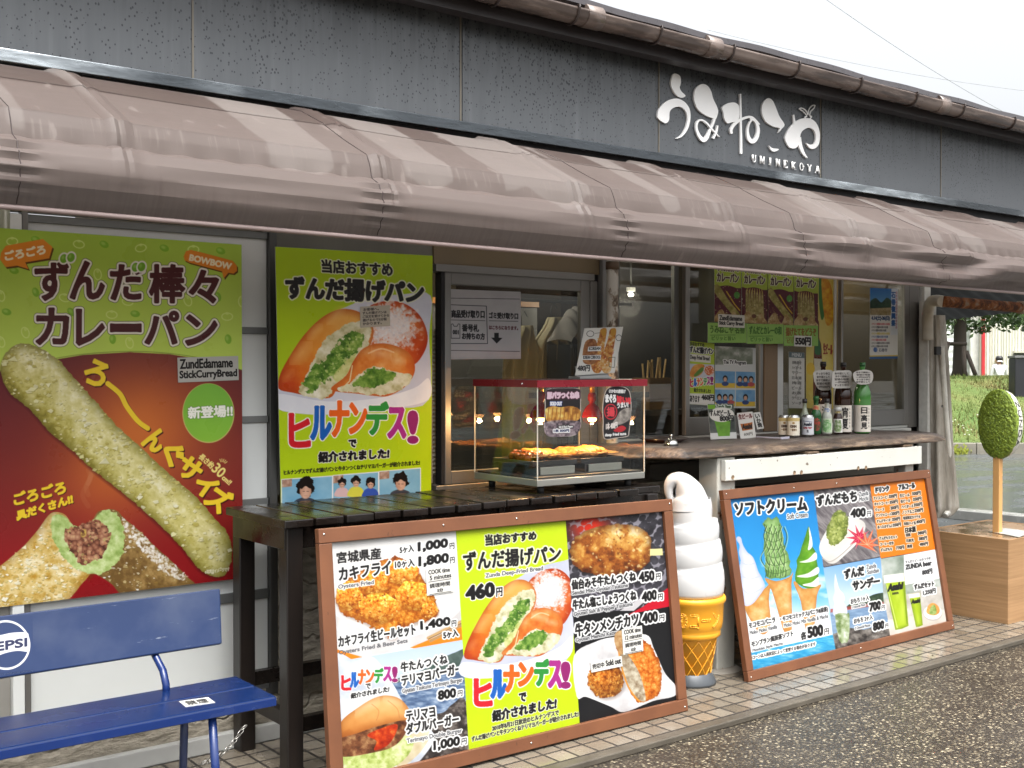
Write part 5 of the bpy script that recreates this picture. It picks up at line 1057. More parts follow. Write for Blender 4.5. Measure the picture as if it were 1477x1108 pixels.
def crumbs(P, n, size, cols, seed, rag=1.6):
    P = smooth_pts(P, 4); rg = np.random.default_rng(seed); q = rg.uniform(P.min(0), P.max(0), (n * 3, 2)); d = sdf(q[:, 0], q[:, 1], P, np.roll(P, -1, 0)); q = q[d < -size * .4][:n]
    for cx, cy in q:
        r = size * rg.uniform(.4, 1.5) * (1 if rg.uniform() < .8 else 1.7); a0 = rg.uniform(0, 6.28); k = rg.integers(3, 6); pts = [(cx + r * rg.uniform(.5, 1.1) * math.cos(a0 + 6.28 * j / k), cy + r * rg.uniform(.3, .8) * math.sin(a0 + 6.28 * j / k)) for j in range(k)]
        cv.poly([(a + .7, b + .9) for a, b in pts], (104, 90, 24), smooth=False, op=.35); cv.poly(pts, cols[rg.integers(len(cols))], smooth=False, op=rg.uniform(.55, .95))
crumbs(st_, 520, 2.6, [(222, 216, 156), (206, 196, 118), (238, 234, 198), (190, 178, 92)], 5)
crumbs(st_, 90, 4.2, [(240, 238, 212), (230, 226, 178)], 8)
lb_ = Bq((-120, 890), (0, 800), (60, 752), (130, 690), (200, 610), (270, 520), (335, 520), (372, 560), (400, 620), (430, 760), (480, 838), (430, 900), (350, 1000), (200, 1035), (0, 1070), (-120, 1090))
cv.poly(lb_, lambda x, y: rmp(.6 + 1.0 * (fbm(x, y, 10, 41, 5) - .5) + .1 * (y < 830), [(0, (142, 96, 20)), (.35, (190, 146, 56)), (.6, (216, 186, 110)), (1, (244, 232, 196))]), edge=(14, (136, 96, 36), .5))
crumbs(lb_, 420, 2.7, [(246, 238, 208), (228, 206, 140), (252, 250, 238), (206, 168, 84)], 9)
rb_ = Bq((500, 545), (560, 500), (622, 505), (660, 545), (740, 610), (820, 690), (920, 780), (1000, 860), (1030, 905), (840, 938), (660, 965), (600, 900), (510, 840), (440, 800))
cv.poly(rb_, lambda x, y: rmp(.54 + .9 * (fbm(x, y, 9, 43, 5) - .5) + .0035 * (x * .75 - y + 560), [(0, (112, 84, 44)), (.35, (164, 132, 78)), (.6, (200, 178, 128)), (1, (236, 230, 214))]), edge=(12, (110, 84, 44), .5))
crumbs(rb_, 200, 2.2, [(230, 222, 200), (204, 184, 136), (244, 242, 236), (150, 116, 60)], 10)
cv.flakes(Bq((650, 545), (740, 612), (820, 690), (920, 782), (1010, 870), (900, 850), (760, 720), (670, 620)), 300, 2.0, [(246, 244, 242), (232, 226, 216)], 11, .6, .8)
cv.poly(Bq((272, 560), (300, 530), (345, 535), (380, 575), (440, 590), (500, 550), (545, 508), (600, 505), (645, 560), (665, 640), (650, 740), (590, 810), (500, 848), (440, 830), (370, 790), (310, 710), (280, 640)), tex(44, 7, [(0, (140, 168, 84)), (.5, (182, 204, 126)), (1, (214, 226, 170))]), rag=3, rs=6)
def meat(x, y):
    w, i = wor(x, y, 6.5, 47); return rmp(.75 - .7 * w + .5 * (i - .5), [(0, (84, 48, 36)), (.35, (146, 92, 70)), (.65, (182, 132, 102)), (1, (216, 180, 132))])
fl2 = Bq((345, 615), (400, 585), (450, 572), (510, 552), (560, 580), (585, 630), (575, 700), (540, 750), (480, 785), (440, 795), (395, 745), (350, 685)); cv.poly(fl2, meat, rag=4, rs=7); cv.ell(*Bq((445, 625))[0], 4, 6, (206, 176, 88), .2, soft=2); cv.flakes(fl2, 60, 2, [(186, 178, 110), (92, 50, 38), (196, 142, 100)], 12, .7)
cv.poly(Bq((505, 842), (600, 902), (650, 962), (700, 1010), (340, 1010), (430, 905), (482, 842)), (140, 24, 28), smooth=False)
cv.poly(Bq((480, 842), (505, 842), (470, 880)), (110, 60, 20), soft=3, op=.5)
# lettering
TI = dict(col=(74, 28, 28), bold=1.9, outs=[(5.6, (92, 96, 50)), (4.8, (232, 226, 214))])
ln1 = [('ず', 190, 360, 214, 415), ('ん', 378, 552, 214, 408), ('だ', 592, 760, 232, 412), ('棒', 800, 980, 232, 428), ('々', 1012, 1160, 262, 428)]
ln2 = [('カ', 196, 362, 464, 650), ('レ', 410, 552, 470, 654), ('ー', 592, 748, 548, 582), ('パ', 776, 948, 480, 648), ('ン', 992, 1152, 500, 654)]
for q in ([(2.4, 3.0)]):
    pass
chars(cv, A, ln1 + ln2, **TI); chars(cv, A, ln1 + ln2, col=(74, 28, 28), bold=1.9)
for a, b in ((340, 196), (378, 190), (722, 242), (754, 240)): q = A((a, b))[0]; cv.ell(*q, 7.6, 9, (232, 226, 214), .3); cv.ell(*q, 5.4, 6.6, (112, 164, 40), .3); cv.ell(q[0] - 1.4, q[1] - 1.5, 2, 3, (150, 190, 80), .3, soft=2)
bub = A((5, 165), (30, 128), (228, 92), (280, 135), (262, 195), (135, 216), (152, 252), (92, 234), (30, 242), (0, 200)); cv.poly([(a + 2, b + 2.5) for a, b in bub], (92, 56, 20), smooth=False); cv.poly(bub, (228, 138, 42), smooth=False)
tx(cv, A, 'ごろごろ', (30, 206), (242, 168), (24, 160), (246, 232, 196), .9)
bub = A((978, 185), (990, 156), (1016, 150), (1080, 165), (1240, 208), (1262, 235), (1262, 262), (1244, 276), (1216, 272), (1192, 302), (1182, 264), (1010, 218), (984, 206)); cv.poly([(a + 1.6, b + 2.2) for a, b in bub], (92, 56, 20), smooth=False); cv.poly(bub, (226, 134, 40), smooth=False)
tx(cv, A, 'BOWBOW', (1008, 205), (1228, 254), (1014, 174), (246, 232, 196), .7)
SH = dict(bold=1.0); YE = (240, 206, 52)
def shadowed(f, dx=1.6, dy=1.8): f((66, 26, 22), dx, dy); f(YE, 0, 0)
def slant(col, dx, dy):
    for ch, (cx, cy), w, h, an in (('ろ', A((512, 806))[0], 30, 34, .45), ('ん', Bq((826, 126))[0], 26, 32, .55), ('ぐ', Bq((922, 206))[0], 28, 32, .6), ('サ', Bq((1012, 282))[0], 30, 30, .62), ('イ', Bq((1096, 372))[0], 27, 30, .62), ('ズ', Bq((1166, 444))[0], 30, 34, .62)):
        cv.char(ch, cx + dx, cy + dy, w, h, an, col=col, bold=1.9)
    cv.line([(a + dx, b + dy) for a, b in A((574, 862), (640, 918), (676, 985), (735, 1062), (786, 1100))], 7.2, col, smooth=True)
shadowed(slant)
for stg, c, w, h in (('長さ約', (1100, 240), 24, 9), ('30', (1166, 290), 17, 15), ('cm!!', (1208, 342), 14, 7)): q = Bq(c)[0]; cv.char(stg, *q, w, h, .72, col=(238, 222, 130), bold=.5)
for k in range(5): a_ = -1.9 + k * .33; q = Bq((1182, 262))[0]; cv.line([(q[0] + 5 * math.cos(a_), q[1] + 5 * math.sin(a_)), (q[0] + 9 * math.cos(a_), q[1] + 9 * math.sin(a_))], .9, (238, 222, 130))
cv.ell(300.6, 596, 37.5, 43, (196, 186, 110)); cv.ell(300.6, 595.5, 36.3, 42, lambda x, y: rmp((y - 553) / 90, [(0, (122, 182, 66)), (1, (140, 194, 62))]))
tx(cv, A, '新登場!!', (1004, 1048), (1238, 1036), (1003, 988), (250, 250, 240), .8, [(1.6, (96, 140, 56))])
for dx, c in ((1.2, (80, 30, 20)), (0, YE)):
    for stg, a, b, c2 in (('ごろごろ', (78, 476), (350, 408), (72, 414)), ('具だくさん!!', (92, 556), (388, 464), (86, 512))):
        q = Bq(a, b, c2); cv.text(stg, *[(x + dx, y + dx) for x, y in q], col=c, bold=1.1)
tx(cv, Bq, '※写真はイメージです', (1092, 842), (1222, 826), (1092, 822), (236, 232, 210), .25)
big = thing('poster', ((pxl + pxr) / 2, PY, pb_), 'large lime and maroon poster of a long curry bread stick behind the blue bench', 'poster')
cv.build('printed_sheet', big, GLOSSY, k=.98)  # print colours raised to make up for the shade under the awning

# ---------------------------------------------------------------- green fried bread poster on the wall
G = crop(380, 340, 2.77); T0, T1, T2 = oy(397, 356, 4.22), oy(624, 369, 4.22), oy(405.5, 742, 4.405)
cv = Canvas(T0, T1, T2, .72)
cv.c[:] = rmp((cv.y - 350) / 380 + .1 * (fbm(cv.x, cv.y, 90, 71) - .5), [(0, (168, 198, 30)), (1, (192, 222, 30))])
g1 = lambda a, b: (380 + a / 2.77, 340 + b / 2.77)
buns(cv, g1, 80, 1.)
tx(cv, G, '当店おすすめ', (236, 146), (516, 162), (232, 96), DK, .9, [(2.2, (226, 232, 200))])
tx(cv, G, 'ずんだ揚げパン', (94, 250), (634, 268), (90, 164), DK, 1.9, [(3.6, (232, 236, 214))], TRq=(640, 188))
def hiru(cv, K, boxes, bold, out, cols=(RD, BL_, OR_, OR_, GN, MG, PU)):
    L = [(c, *b, k) for c, b, k in zip('ヒルナンデス!', boxes, cols)]; chars(cv, K, L, bold=bold, outs=[(out, WH)]); chars(cv, K, L, bold=bold)
hiru(cv, G, [(106, 184, 714, 842), (192, 268, 684, 812), (268, 338, 664, 800), (346, 410, 672, 788), (416, 496, 668, 792), (500, 566, 690, 806), (580, 614, 704, 826)], 2.1, 3.6)
tx(cv, G, 'で', (342, 844), (370, 844), (342, 816), DK, .9, WO); tx(cv, G, '紹介されました!', (222, 906), (500, 888), (220, 866), DK, 1.0, WO, TRq=(502, 852))
tx(cv, G, 'ヒルナンデスでずんだ揚げパンと牛タンつくねテリマヨバーガーが紹介されました!', (82, 956), (624, 916), (82, 938), DK, .35)
def still(quad, heads, seed):
    q = G(*quad); cv.poly(q, WH, smooth=False, grow=1.2); cv.poly(q, tex(seed, 30, [(0, (116, 174, 208)), (1, (158, 204, 226))]), smooth=False)
    cv.poly(G(quad[0], (quad[0][0] + 40, quad[0][1] - 4), (quad[0][0] + 40, quad[0][1] + 26), (quad[0][0], quad[0][1] + 30)), tex(seed + 1, 5, [(0, (150, 110, 90)), (1, (220, 190, 170))]), smooth=False)
    for hx, hy, r, shirt in heads:
        a, b = g1(hx, hy); r /= 2.77
        cv.poly([(a - r * 1.9, b + r * 3.4), (a - r * 1.5, b + r * 1.7), (a - r * .5, b + r * 1.1), (a + r * .5, b + r * 1.1), (a + r * 1.5, b + r * 1.7), (a + r * 1.9, b + r * 3.4)], shirt)
        cv.poly([(a + r * 1.15 * math.cos(t_), b - r * .3 + r * 1.2 * math.sin(t_)) for t_ in np.linspace(0, 6.1, 12)], (30, 24, 22), rag=r * .35, rs=r * .5); cv.ell(a, b + r * .28, r * .72, r * .95, lambda x, y: rmp((x - a + r) / (2 * r) + .3 * (fbm(x, y, r * .5, 5) - .5), [(0, (178, 128, 104)), (.5, (222, 180, 156)), (1, (196, 148, 124))]), soft=1.4); cv.poly([(a - r * .9, b - r * .5), (a, b - r * 1.1), (a + r * .95, b - r * .5), (a + r * .6, b - r * .05), (a, b - r * .35), (a - r * .5, b)], (32, 26, 24))
        cv.line([(a - r * .35, b + r * .3), (a - r * .1, b + r * .3)], .6, (40, 30, 28)); cv.line([(a + r * .15, b + r * .3), (a + r * .4, b + r * .3)], .6, (40, 30, 28)); cv.line([(a - r * .15, b + r * .85), (a + r * .2, b + r * .85)], .5, (160, 100, 90), op=.6)
still(((74, 976), (274, 962), (274, 1075), (74, 1090)), [(168, 1012, 32, (60, 66, 80))], 91)
still(((279, 960), (458, 946), (458, 1060), (279, 1075)), [(314, 990, 15, (226, 190, 190)), (370, 984, 17, (226, 220, 80)), (428, 990, 17, (60, 90, 180))], 93)
still(((463, 944), (626, 930), (626, 1050), (463, 1062)), [(548, 984, 28, (70, 70, 78))], 95)
pd = .05
for (a, b, ch) in ((470, 995, 0),): pass
gpo = thing('poster', (T2 + T1 - T0) * .5 + T2 * .5, 'lime green poster of cut open fried breads standing behind the slat table', 'poster'); gpo.location = T2; ORG[gpo.name] = np.array(T2)
cv.build('printed_sheet', gpo, GLOSSY, k=.92)  # print lightened against the awning shade, as on the large poster

# ---------------------------------------------------------------- menu board beside the cone (wide)
ff = .052; cv = Canvas(pos1(ff, H1 - ff, -.0015), pos1(W1 - ff, H1 - ff, -.0015), pos1(ff, ff, -.0015), .72, (20, 20, 22))
H = crop(440, 740, 3.01); J = crop(640, 720, 2.917)
cL = [(440, 740), (656, 764), (677.8, 1090), (440, 1140)]
cv.poly([(430, 740), (655.8, 740), (677.8, 1095), (430, 1180)], tex(101, 40, [(0, (236, 234, 230)), (1, (250, 249, 247))]), smooth=False)
# oysters on white paper and plate
pl(cv, H, [(120, 450), (240, 500), (420, 540), (560, 500), (680, 410), (690, 490), (480, 575), (240, 625), (120, 590)], tex(102, 24, [(0, (210, 206, 204)), (1, (238, 236, 234))]))
pl(cv, H, [(420, 230), (640, 150), (690, 300), (690, 400), (570, 470)], tex(103, 30, [(0, (222, 220, 216)), (1, (246, 245, 243))]))
oy_ = H((140, 400), (138, 340), (200, 275), (300, 222), (400, 190), (470, 230), (525, 300), (560, 370), (578, 430), (540, 465), (450, 490), (390, 540), (340, 530), (260, 480), (170, 440))
cv.poly([(a + 1, b + 3) for a, b in oy_], (120, 96, 80), soft=6, op=.5); cv.poly(oy_, fried(105, sz=8.), rag=4, rs=6, edge=(11, (120, 50, 8), .55))
for c, rx, ry, s_ in (((190, 360), 19, 20, 1), ((320, 410), 30, 22, 2), ((420, 260), 24, 18, 3), ((470, 360), 25, 22, 4), ((300, 300), 22, 17, 5), ((540, 420), 12, 12, 7)):
    q = H(c)[0]; pp_ = [(q[0] + rx * (1 + .1 * math.sin(5 * t_ + s_)) * math.cos(t_), q[1] + ry * (1 + .1 * math.sin(4 * t_ + s_)) * math.sin(t_)) for t_ in np.linspace(0, 6.28, 16)[:-1]]
    cv.poly([(a, b + 2) for a, b in pp_], (134, 56, 8), soft=5, op=.55); f0 = fried(110 + s_, (130, 56, 10), (206, 112, 22), (240, 168, 62), (252, 220, 146), 7.)
    cv.poly(pp_, lambda x, y, q=q, ry=ry, f0=f0: np.clip(f0(x, y) * (1.08 - .30 * np.clip((y - q[1]) / ry, -1, 1))[:, None], 0, 255)); cv.flakes(pp_, 60, 1.4, [(250, 214, 130), (176, 84, 14), (244, 184, 84), (140, 60, 10)], s_, .6)
pl(cv, H, [(115, 582), (160, 600), (250, 626), (115, 652)], (240, 138, 30), smooth=False); pl(cv, H, [(455, 585), (700, 482), (700, 552), (600, 570), (500, 592)], (240, 138, 30), smooth=False)
cv.line(H((535, 543), (690, 466)), 4.6, (206, 168, 116)); cv.line(H((545, 556), (690, 482)), 4.0, (186, 146, 96)); cv.line(H((535, 548), (690, 474)), 1., (120, 84, 50))
# burger by the sea
pl(cv, H, [(110, 652), (700, 548), (760, 1100), (110, 1250)], lambda x, y: rmp((y - 925 + .165 * (x - 560)) / 70 + .1 * (fbm(x, y, 30, 120) - .5), [(0, (188, 212, 234)), (.5, (206, 220, 236)), (.8, (198, 212, 228))]), smooth=False)
pl(cv, H, [(390, 722), (470, 700), (540, 665), (600, 628), (650, 606), (700, 598), (700, 720), (390, 740)], tex(121, 10, [(0, (60, 78, 72)), (1, (104, 122, 116))]))
pl(cv, H, [(380, 742), (700, 668), (740, 900), (400, 960)], lambda x, y: rmp(fbm(x * .35, y, 4, 122, 3) * 1.5 - .25, [(0, (64, 84, 118)), (.5, (104, 128, 162)), (1, (168, 186, 208))]), smooth=False)
pl(cv, H, [(400, 920), (520, 880), (600, 866), (640, 830), (700, 820), (740, 1100), (300, 1180)], tex(123, 7, [(0, (30, 26, 26)), (.5, (74, 66, 62)), (1, (150, 140, 132))]))
pl(cv, H, [(110, 655), (220, 640), (300, 628), (380, 740), (430, 830), (470, 900), (560, 960), (520, 1050), (420, 1130), (110, 1250)], tex(124, 22, [(0, (196, 204, 216)), (.5, (220, 226, 234)), (1, (240, 242, 246))]))
pl(cv, H, [(440, 900), (540, 950), (500, 1040), (400, 1110), (430, 980)], tex(125, 14, [(0, (206, 190, 150)), (1, (236, 226, 200))]))
pl(cv, H, [(150, 1010), (260, 1020), (380, 1000), (450, 960), (470, 1010), (420, 1080), (320, 1130), (130, 1190)], tex(126, 7, [(0, (140, 160, 70)), (.4, (190, 206, 116)), (1, (236, 238, 196))]))
pl(cv, H, [(142, 972), (250, 940), (380, 905), (446, 895), (440, 950), (390, 1010), (300, 1040), (150, 1056)], tex(127, 7, [(0, (66, 34, 20)), (.5, (124, 74, 44)), (1, (190, 146, 100))]))
pl(cv, H, [(270, 965), (330, 935), (400, 918), (385, 975), (350, 1015), (300, 1030), (310, 990)], tex(128, 8, [(0, (140, 22, 8)), (.6, (206, 64, 20)), (1, (240, 140, 60))]))
bu = H((140, 975), (145, 930), (170, 890), (220, 852), (290, 808), (350, 792), (410, 806), (450, 850), (460, 892), (400, 904), (300, 930), (220, 958)); by0_, by1_ = bu[5][1], bu[0][1]
cv.poly(bu, lambda x, y: rmp((y - by0_) / (by1_ - by0_) + .3 * (fbm(x, y, 16, 129) - .5), [(0, (246, 206, 142)), (.4, (232, 172, 100)), (.8, (206, 132, 62)), (1, (170, 96, 40))]), edge=(12, (168, 92, 36), .6)); cv.ell(*H((270, 838))[0], 16, 4, (255, 232, 186), -.5, soft=14, op=.6); cv.ell(*H((380, 815))[0], 12, 3, (255, 232, 186), .3, soft=10, op=.5)
cv.line(H((290, 830), (320, 860), (310, 900)), 1.2, (176, 112, 60), smooth=True, op=.5); cv.line(H((360, 815), (400, 850), (410, 890)), 1.2, (176, 112, 60), smooth=True, op=.5)
GY = (92, 92, 96)
for stg, a, b, c, bo in (('宮城県産', (140, 220), (330, 199), (137, 172), .75), ('カキフライ', (149, 294), (372, 262), (147, 240), 1.0), ('5ヶ入', (412, 176), (472, 167), (411, 147), .55), ('1,000', (492, 170), (618, 152), (492, 130), 1.5), ('円', (628, 158), (648, 155), (628, 132), .3),
                         ('10ヶ入', (392, 241), (475, 230), (391, 208), .6), ('1,800', (495, 235), (622, 218), (495, 192), 1.5), ('円', (630, 219), (649, 216), (630, 193), .3), ('カキフライ生ビールセット', (147, 583), (480, 528), (144, 536), .85), ('1,400', (504, 510), (630, 490), (502, 472), 1.4), ('円', (637, 494), (656, 491), (637, 468), .3), ('5ヶ入', (602, 547), (665, 534), (600, 516), .7)):
    tx(cv, H, stg, a, b, c, DK, bo * .8, [(bo + 1.7, WH)] if b[1] > 230 or a[0] > 380 else ())
tx(cv, H, 'Oysters Fried', (145, 335), (298, 314), (144, 312), GY, .3, [(1.6, WH)]); tx(cv, H, 'Oysters Fried & Beer Sets', (148, 620), (445, 567), (147, 598), GY, .3)
hiru(cv, H, [(160, 198, 708, 768), (197, 232, 694, 756), (232, 262, 682, 742), (266, 298, 682, 740), (302, 338, 676, 736), (342, 374, 670, 728), (380, 400, 670, 732)], 1.1, 2.0)
tx(cv, H, 'で', (264, 764), (284, 762), (264, 742), DK, .4, WO); tx(cv, H, '紹介されました!', (200, 806), (364, 776), (199, 784), DK, .45, WO, TRq=(366, 752))
for stg, a, b, c, bo in (('牛たんつくね', (418, 692), (618, 654), (415, 650), .75), ('テリマヨバーガー', (422, 750), (682, 696), (418, 706), .9), ('800', (580, 811), (654, 798), (579, 774), 1.3), ('円', (663, 798), (683, 794), (663, 772), .25), ('テリマヨ', (442, 906), (565, 884), (438, 862), .9), ('ダブルバーガー', (442, 962), (668, 916), (438, 916), .95), ('1,000', (560, 1034), (670, 1012), (560, 992), 1.3), ('円', (680, 1008), (701, 1003), (680, 980), .25)):
    tx(cv, H, stg, a, b, c, DK, bo * .8, [(bo + 1.9, WH)])
tx(cv, H, 'Gyutan Tsukune Terimayo Burger', (424, 788), (684, 738), (422, 764), GY, .3, [(1.5, WH)]); tx(cv, H, 'Terimayo Double Burger', (443, 1005), (682, 958), (441, 981), GY, .3, [(1.5, WH)])
# middle column
cv.poly([(656, 740), (814.8, 730), (837.2, 1060), (678, 1110)], (200, 226, 26), smooth=False)
M3 = np.linalg.solve(np.array([[62, 610, 1], [605, 540, 1], [300, 295, 1]], float), np.array([[88, 665], [500, 552], [292, 343]], float))
jm = lambda a, b: (640 + (a * M3[0, 0] + b * M3[1, 0] + M3[2, 0]) / 2.917, 720 + (a * M3[0, 1] + b * M3[1, 1] + M3[2, 1]) / 2.917)
buns(cv, jm, 140, .8)
tx(cv, J, '当店おすすめ', (178, 196), (388, 170), (175, 152), DK, .85, [(2.2, (236, 240, 200))], TRq=(388, 136)); tx(cv, J, 'ずんだ揚げパン', (87, 302), (490, 262), (82, 224), DK, .95, [(3.0, (240, 244, 214))], TRq=(492, 196))
tx(cv, J, 'Zunda Deep-Fried Bread', (177, 336), (418, 304), (176, 314), GY, .3, [(1.5, WH)]); tx(cv, J, '460', (97, 424), (212, 406), (95, 370), DK, 1.9, [(3.2, WH)]); tx(cv, J, '円', (222, 410), (246, 407), (222, 374), DK, .5, WO)
hiru(cv, J, [(132, 200, 760, 868), (202, 260, 722, 834), (256, 314, 702, 808), (318, 374, 692, 784), (386, 440, 678, 782), (444, 494, 684, 790), (498, 528, 690, 792)], 2.2, 3.8)
tx(cv, J, 'で', (318, 852), (346, 848), (318, 818), DK, .9, WO); tx(cv, J, '紹介されました!', (207, 936), (472, 880), (205, 892), DK, 1.0, WO, TRq=(474, 836))
tx(cv, J, '2018年8月21日放送のヒルナンデスで', (205, 976), (484, 908), (204, 954), DK, .35, [(1.1, (236, 240, 200))]); tx(cv, J, 'ずんだ揚げパンと牛タンつくねテリマヨバーガーが紹介されました!', (118, 1021), (567, 914), (117, 1000), DK, .35, [(1.1, (236, 240, 200))])
# right column
cv.poly([(815.2, 730), (975, 720), (990, 1000), (990, 1030), (837.6, 1050)], (24, 24, 26), smooth=False)
def grill(x, y):
    w, i = wor(x + .3 * y, y, 8.5, 151); e = np.clip((w - .52) / .14, 0, 1)[:, None]; red = np.exp(-(((x - 850) / 26) ** 2 + ((y - 756) / 26) ** 2))[:, None]
    base = rmp(fbm(x, y, 10, 152), [(0, (26, 24, 28)), (1, (86, 84, 92))]); base = base + (np.array((206, 44, 20)) - base) * np.clip(red * 1.1, 0, 1); return base + (np.array((170, 166, 176)) - base) * e * .75
pl(cv, J, [(511, 60), (915, 20), (945, 440), (542, 495)], grill, smooth=False)
pl(cv, J, [(770, 490), (840, 452), (945, 372), (950, 452), (800, 480)], (202, 22, 44), smooth=False); pl(cv, J, [(740, 470), (880, 385), (905, 378), (800, 470)], (206, 202, 204), smooth=False)
mt = J((532, 220), (545, 175), (590, 138), (660, 115), (740, 106), (820, 118), (866, 155), (874, 205), (862, 262), (820, 305), (740, 326), (650, 322), (575, 298), (540, 262)); cv.poly([(a, b + 2) for a, b in mt], (20, 14, 12), soft=6, op=.6)
cv.poly(mt, lambda x, y: rmp(.42 + 1.25 * (fbm(x, y, 11, 155, 5) - .5) - .007 * (y - 795), [(0, (84, 38, 14)), (.3, (164, 90, 32)), (.55, (206, 144, 62)), (.8, (236, 200, 124)), (1, (248, 232, 186))]), rag=2, rs=5, edge=(14, (70, 30, 8), .6)); cv.flakes(mt, 160, 1.8, [(246, 226, 170), (150, 74, 24), (232, 190, 100), (110, 56, 20)], 15, .6, .7)
pl(cv, J, [(868, 210), (920, 208), (922, 236), (868, 238)], (238, 226, 160), smooth=False)
for stg, a, b, c, bo in (('仙台みそ牛たんつくね', (540, 382), (808, 344), (538, 342), .95), ('450', (824, 349), (886, 340), (822, 310), 1.3), ('円', (893, 340), (912, 337), (893, 314), .3), ('牛たん塩こしょうつくね', (545, 467), (810, 424), (543, 426), .95), ('400', (836, 432), (896, 420), (834, 394), 1.3), ('円', (902, 426), (921, 423), (902, 400), .3), ('牛タンメンチカツ', (556, 578), (820, 530), (553, 526), 1.05), ('400', (838, 525), (900, 513), (836, 484), 1.3), ('円', (908, 514), (928, 511), (908, 488), .3)):
    tx(cv, J, stg, a, b, c, DK, bo * .8, [(bo + 1.9, WH)])
for stg, a, b, c in (('Sendai Miso Gyutan Tsukune', (542, 408), (775, 374), (541, 388)), ('Gyutan Salt & Pepper Tsukune', (548, 497), (795, 453), (547, 477)), ('Gyutan Menchi Katsu', (556, 606), (730, 572), (555, 586))): tx(cv, J, stg, a, b, c, (60, 60, 62), .2, [(1.5, (226, 226, 226))])
pl(cv, J, [(548, 660), (640, 600), (720, 580), (850, 570), (885, 630), (930, 730), (975, 785), (972, 828), (880, 850), (760, 896), (700, 872), (600, 832), (560, 830)], tex(160, 22, [(0, (206, 204, 204)), (.5, (230, 228, 228)), (1, (246, 246, 246))]))
cb_ = [J((682 + 76 * math.cos(t_), 762 + 76 * math.sin(t_)))[0] for t_ in np.linspace(0, 6.28, 24)[:-1]]; cv.poly([(a + 2, b + 3) for a, b in cb_], (120, 100, 90), soft=6, op=.5); f1 = fried(161, (104, 44, 8), (180, 92, 20), (224, 140, 50), (246, 196, 110), 6.)
q0_ = J((660, 735))[0]; cv.poly(cb_, rag=3, rs=4, col=lambda x, y: np.clip(f1(x, y) * (1.15 - .5 * np.clip(np.hypot(x - q0_[0], y - q0_[1]) / 36, 0, 1))[:, None], 0, 255)); cv.flakes(cb_, 160, 1.5, [(238, 176, 90), (120, 52, 10), (214, 130, 44)], 17, .5)
cv.poly(J((722, 600), (740, 556), (790, 560), (850, 596), (896, 660), (918, 745), (905, 820), (850, 852), (820, 856), (790, 820), (760, 740), (738, 660)), fried(162, (150, 64, 12), (206, 104, 26), (236, 150, 62), (250, 206, 130), 6.5), rag=2.5, rs=5, edge=(9, (130, 54, 8), .5))
cv.poly(J((738, 640), (770, 650), (800, 690), (830, 750), (850, 846), (812, 838), (780, 790), (755, 720)), tex(163, 6, [(0, (134, 110, 84)), (.5, (190, 176, 150)), (1, (232, 226, 204))])); cv.line(J((736, 640), (752, 720), (782, 800), (824, 852)), 2.2, (226, 150, 50), smooth=True)
cv.poly(J((718, 600), (726, 560), (760, 560), (760, 640), (740, 650)), tex(164, 6, [(0, (170, 120, 70)), (1, (232, 206, 160))]))
cv.build('printed_panel', bd1, PRINT, .0022)

# ---------------------------------------------------------------- soft cream menu board
ff2 = .048; cv = Canvas(pos2(ff2, H2 - ff2, -.0015), pos2(W2 - ff2, H2 - ff2, -.0015), pos2(ff2, ff2, -.0015), .62, (20, 20, 22)); K = crop(1030, 670, 3.694)
def sky(x, y):
    v = (y - 715) / 230 + .00 + .12 * (fbm(x, y, 40, 201) - .5); c = rmp(v, [(0, (26, 132, 206)), (.4, (48, 158, 226)), (.62, (110, 190, 234)), (.78, (214, 234, 244)), (.9, (240, 246, 250))]); cl = np.clip((fbm(x * .6, y, 22, 202, 4) - .56) * 5, 0, 1) * np.clip((y - 790) / 60, 0, 1)
    return c + (np.array((250, 252, 254)) - c) * (cl * .9)[:, None]
pl(cv, K, [(50, 60), (519, 60), (648, 1010), (50, 1120)], sky, smooth=False)
pl(cv, K, [(150, 1012), (640, 905), (660, 1010), (150, 1140)], lambda x, y: rmp(fbm(x * .3, y, 3, 203, 3) * 1.4 - .2, [(0, (36, 146, 200)), (.6, (74, 178, 222)), (1, (150, 212, 236))]), smooth=False)
CON = tex(205, 9, [(0, (206, 142, 66)), (.5, (226, 172, 100)), (1, (242, 204, 146))])
def cone_(pts, seed):
    pl(cv, K, pts, CON, n=3, edge=(7, (176, 110, 44), .55)); c = np.mean(K(*pts), 0)
def vshade(pts, c0, c1, c2):
    q = np.array(K(*pts)); x0, x1 = q[:, 0].min(), q[:, 0].max(); return lambda x, y: rmp((x - x0) / (x1 - x0) + .25 * (fbm(x, y, 8, 207) - .5), [(0, c0), (.45, c1), (1, c2)])
cone_([(158, 755), (200, 730), (265, 665), (300, 640), (292, 720), (302, 850), (270, 905), (225, 880)], 1)
W1_ = [(118, 400), (128, 384), (143, 392), (152, 425), (175, 465), (205, 492), (222, 530), (235, 570), (258, 610), (270, 650), (248, 690), (205, 742), (165, 752), (150, 705), (134, 650), (146, 600), (133, 555), (142, 515), (132, 470), (136, 430)]
pl(cv, K, W1_, vshade(W1_, (206, 211, 234), (236, 239, 249), (216, 221, 242)), edge=(9, (176, 184, 222), .6))
for a, b, c in (((140, 520), (180, 535), (218, 525)), ((138, 590), (190, 610), (245, 595)), ((140, 650), (190, 690), (262, 655))): cv.line(K(a, b, c), 1.6, (196, 202, 228), smooth=True, op=.8)
cone_([(270, 606), (330, 622), (400, 600), (422, 575), (412, 640), (414, 880), (376, 898), (345, 800), (306, 670)], 2)
W2_ = [(262, 315), (285, 286), (310, 292), (332, 278), (350, 310), (362, 370), (378, 430), (396, 490), (408, 560), (384, 602), (300, 608), (270, 575), (278, 520), (264, 450), (270, 390)]
